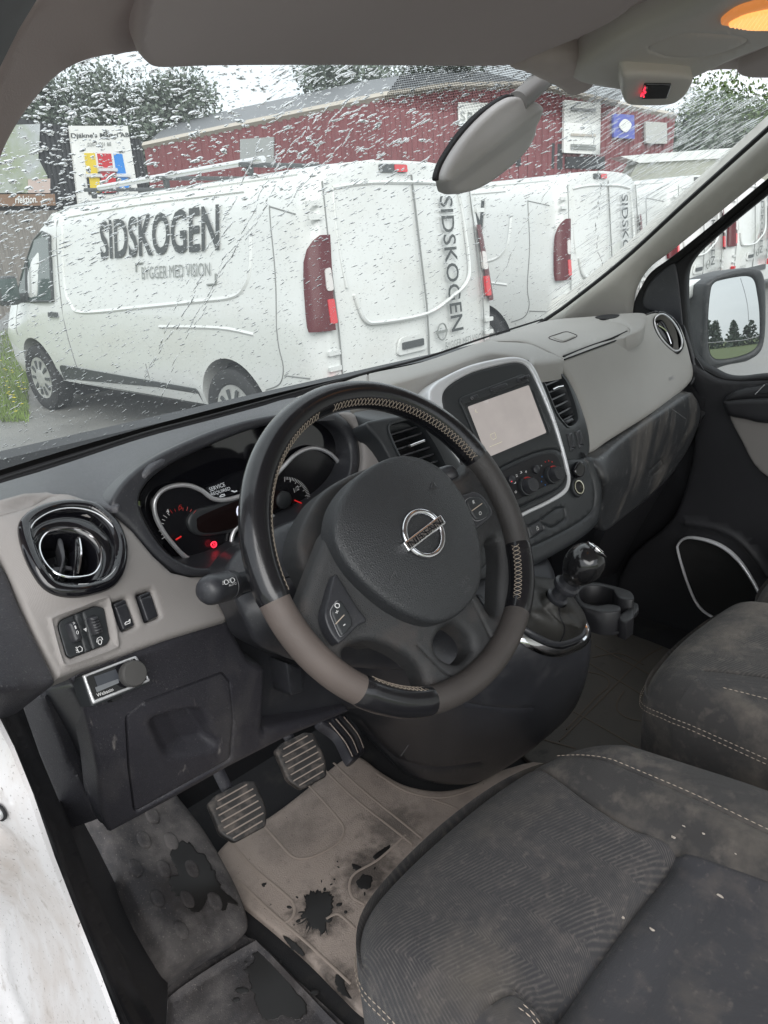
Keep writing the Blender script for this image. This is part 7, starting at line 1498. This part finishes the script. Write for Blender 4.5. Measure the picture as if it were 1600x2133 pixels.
def gpos(px, depth): p = ray_t(px, 480, depth); return (p[0], p[1], GZ)
def hgt(px, py, depth): return float(ray_t(px, py, depth)[2])-GZ
G = 'trees behind the buildings'
for px, py, dpt, w, lb, kd in ((140, 142, 24, 2.6, 'slim dark conifer poking up at the far left by the roof pillar', 'cone'), (215, 188, 26, 5.5, 'dark tree directly above the white paint banner', 'round'), (320, 202, 27, 5.2, 'dark tree between the paint banner and the red building', 'round'), (415, 195, 27, 4.2, 'dark tree just above the left end of the red building', 'round'),
                               (60, 200, 25, 6., 'dark tree above the faded green poster', 'round')):
    tree('dark_tree', lb, gpos(px, dpt), hgt(px, py, dpt), w, m_lf1, 8000, kd, G, .10)
for px, py, dpt, w, lb in ((735, 125, 27, 5.0, 'dark tree rising over the middle of the red roof, left one'), (880, 108, 27, 5.5, 'dark tree rising over the middle of the red roof, right one')):
    tree('dark_tree', lb, gpos(px, dpt), hgt(px, py, dpt), w, m_lf1, 8000, 'round', G, .10)
for px, py, dpt, w, m_, lb in ((1440, 255, 34, 6, m_lf3, 'blue green tree right of the red building'), (1505, 214, 36, 7.5, m_lf2, 'bright green rounded tree, the tallest right of the red building'), (1560, 262, 36, 6, m_lf2, 'green tree beside the passenger side pillar')):
    tree('green_tree', lb, gpos(px, dpt), hgt(px, py, dpt), w, m_, 8000, 'round', G, .12)
tl_ = []
for i in range(46):   # far edge of the field behind the photographer, seen in the door mirror
    pass
V = []; F = []
for i in range(330):
    x = -70+i*.75+rng.uniform(-.6, .6); h = rng.uniform(1.8, 3.6)*(1+.25*math.sin(i*.13)); y = -95+rng.uniform(-3, 3); w = rng.uniform(.9, 1.6)
    for j in range(150):
        z = rng.uniform(0, 1); a = rng.uniform(0, 6.28); r = w*(1-z)*rng.uniform(.2, 1)+.1; p = np.array([x+r*math.cos(a), y+r*math.sin(a), GZ+z*h]); s = .22
        a1 = rng.normal(0, 1, 3); a1 /= np.linalg.norm(a1); a2 = np.cross(a1, rng.normal(0, 1, 3)); a2 /= np.linalg.norm(a2); k = len(V); V += [p-a1*s, p+a2*s*.7, p+a1*s, p-a2*s*.7]; F.append((k, k+1, k+2, k+3))
me = bpy.data.meshes.new('treeline'); me.from_pydata([tuple(v) for v in V], [], F); me.materials.append(m_lf3); o = link(bpy.data.objects.new('treeline', me)); tag(o, 'line of conifers beyond the field, reflected in the door mirror', 'forest', kind='stuff')
# own van flank seen in the mirror
of = thing('own_van_body', 'white outer flank of the van the photo is taken in, seen in the door mirror', 'van')
V = []; 
for y in np.linspace(-.35, -3.6, 8):
    for z, x in ((GZ+.35, 1.33), (GZ+.9, 1.36), (GZ+1.2, 1.34), (GZ+1.7, 1.25), (GZ+1.92, 1.12)): V.append((x, y, z))
mobj('side_panel', V, [(i*5+k, i*5+k+1, (i+1)*5+k+1, (i+1)*5+k) for i in range(7) for k in range(4)], m_van, of)
roofo = thing('own_van_roof', 'white roof skin of the van the photo is taken in', 'van roof')
V = [];
for y, z in ((-.02, .565), (-.25, .66), (-.8, .70), (-1.4, .71)):
    for x, dz in ((-.44, -.16), (-.38, -.05), (-.1, 0), (.42, .03), (.94, 0), (1.22, -.05), (1.28, -.16)): V.append((x, y, z+dz))
mobj('roof_skin', V, [(i*7+k, i*7+k+1, (i+1)*7+k+1, (i+1)*7+k) for i in range(3) for k in range(6)], m_van, roofo)
# grass tufts and dandelions at the left
V = []; F = []; MI = []
mgb = mat('grass_blades', (.13, .19, .04), .8, var=(3, .4)); mgy = mat('dandelion', (.75, .60, .03), .7)
for i in range(5200):
    px, py = rng.uniform(-60, 60), rng.uniform(690, 880); p = at(px, py, 'z', GZ)
    if rng.random() < .02: 
        k = len(V); s = .02; c = np.array([p[0], p[1], GZ+.10]); V += [c+[s, 0, 0], c+[0, s, 0], c-[s, 0, 0], c-[0, s, 0]]; F.append((k, k+1, k+2, k+3)); MI.append(1)
    h = rng.uniform(.04, .13); a = rng.uniform(0, 6.28); d = np.array([math.cos(a), math.sin(a), 0])*.006; l = np.array([rng.normal(0, .03), rng.normal(0, .03), h]); k = len(V); V += [p-d, p+d, p+l]; F.append((k, k+1, k+2)); MI.append(0)
me = bpy.data.meshes.new('grass'); me.from_pydata([tuple(v) for v in V], [], F); me.materials.append(mgb); me.materials.append(mgy); me.polygons.foreach_set('material_index', MI); o = link(bpy.data.objects.new('grass', me)); tag(o, 'rough grass with dandelions by the front wheel of the nearest van', 'grass', kind='stuff')
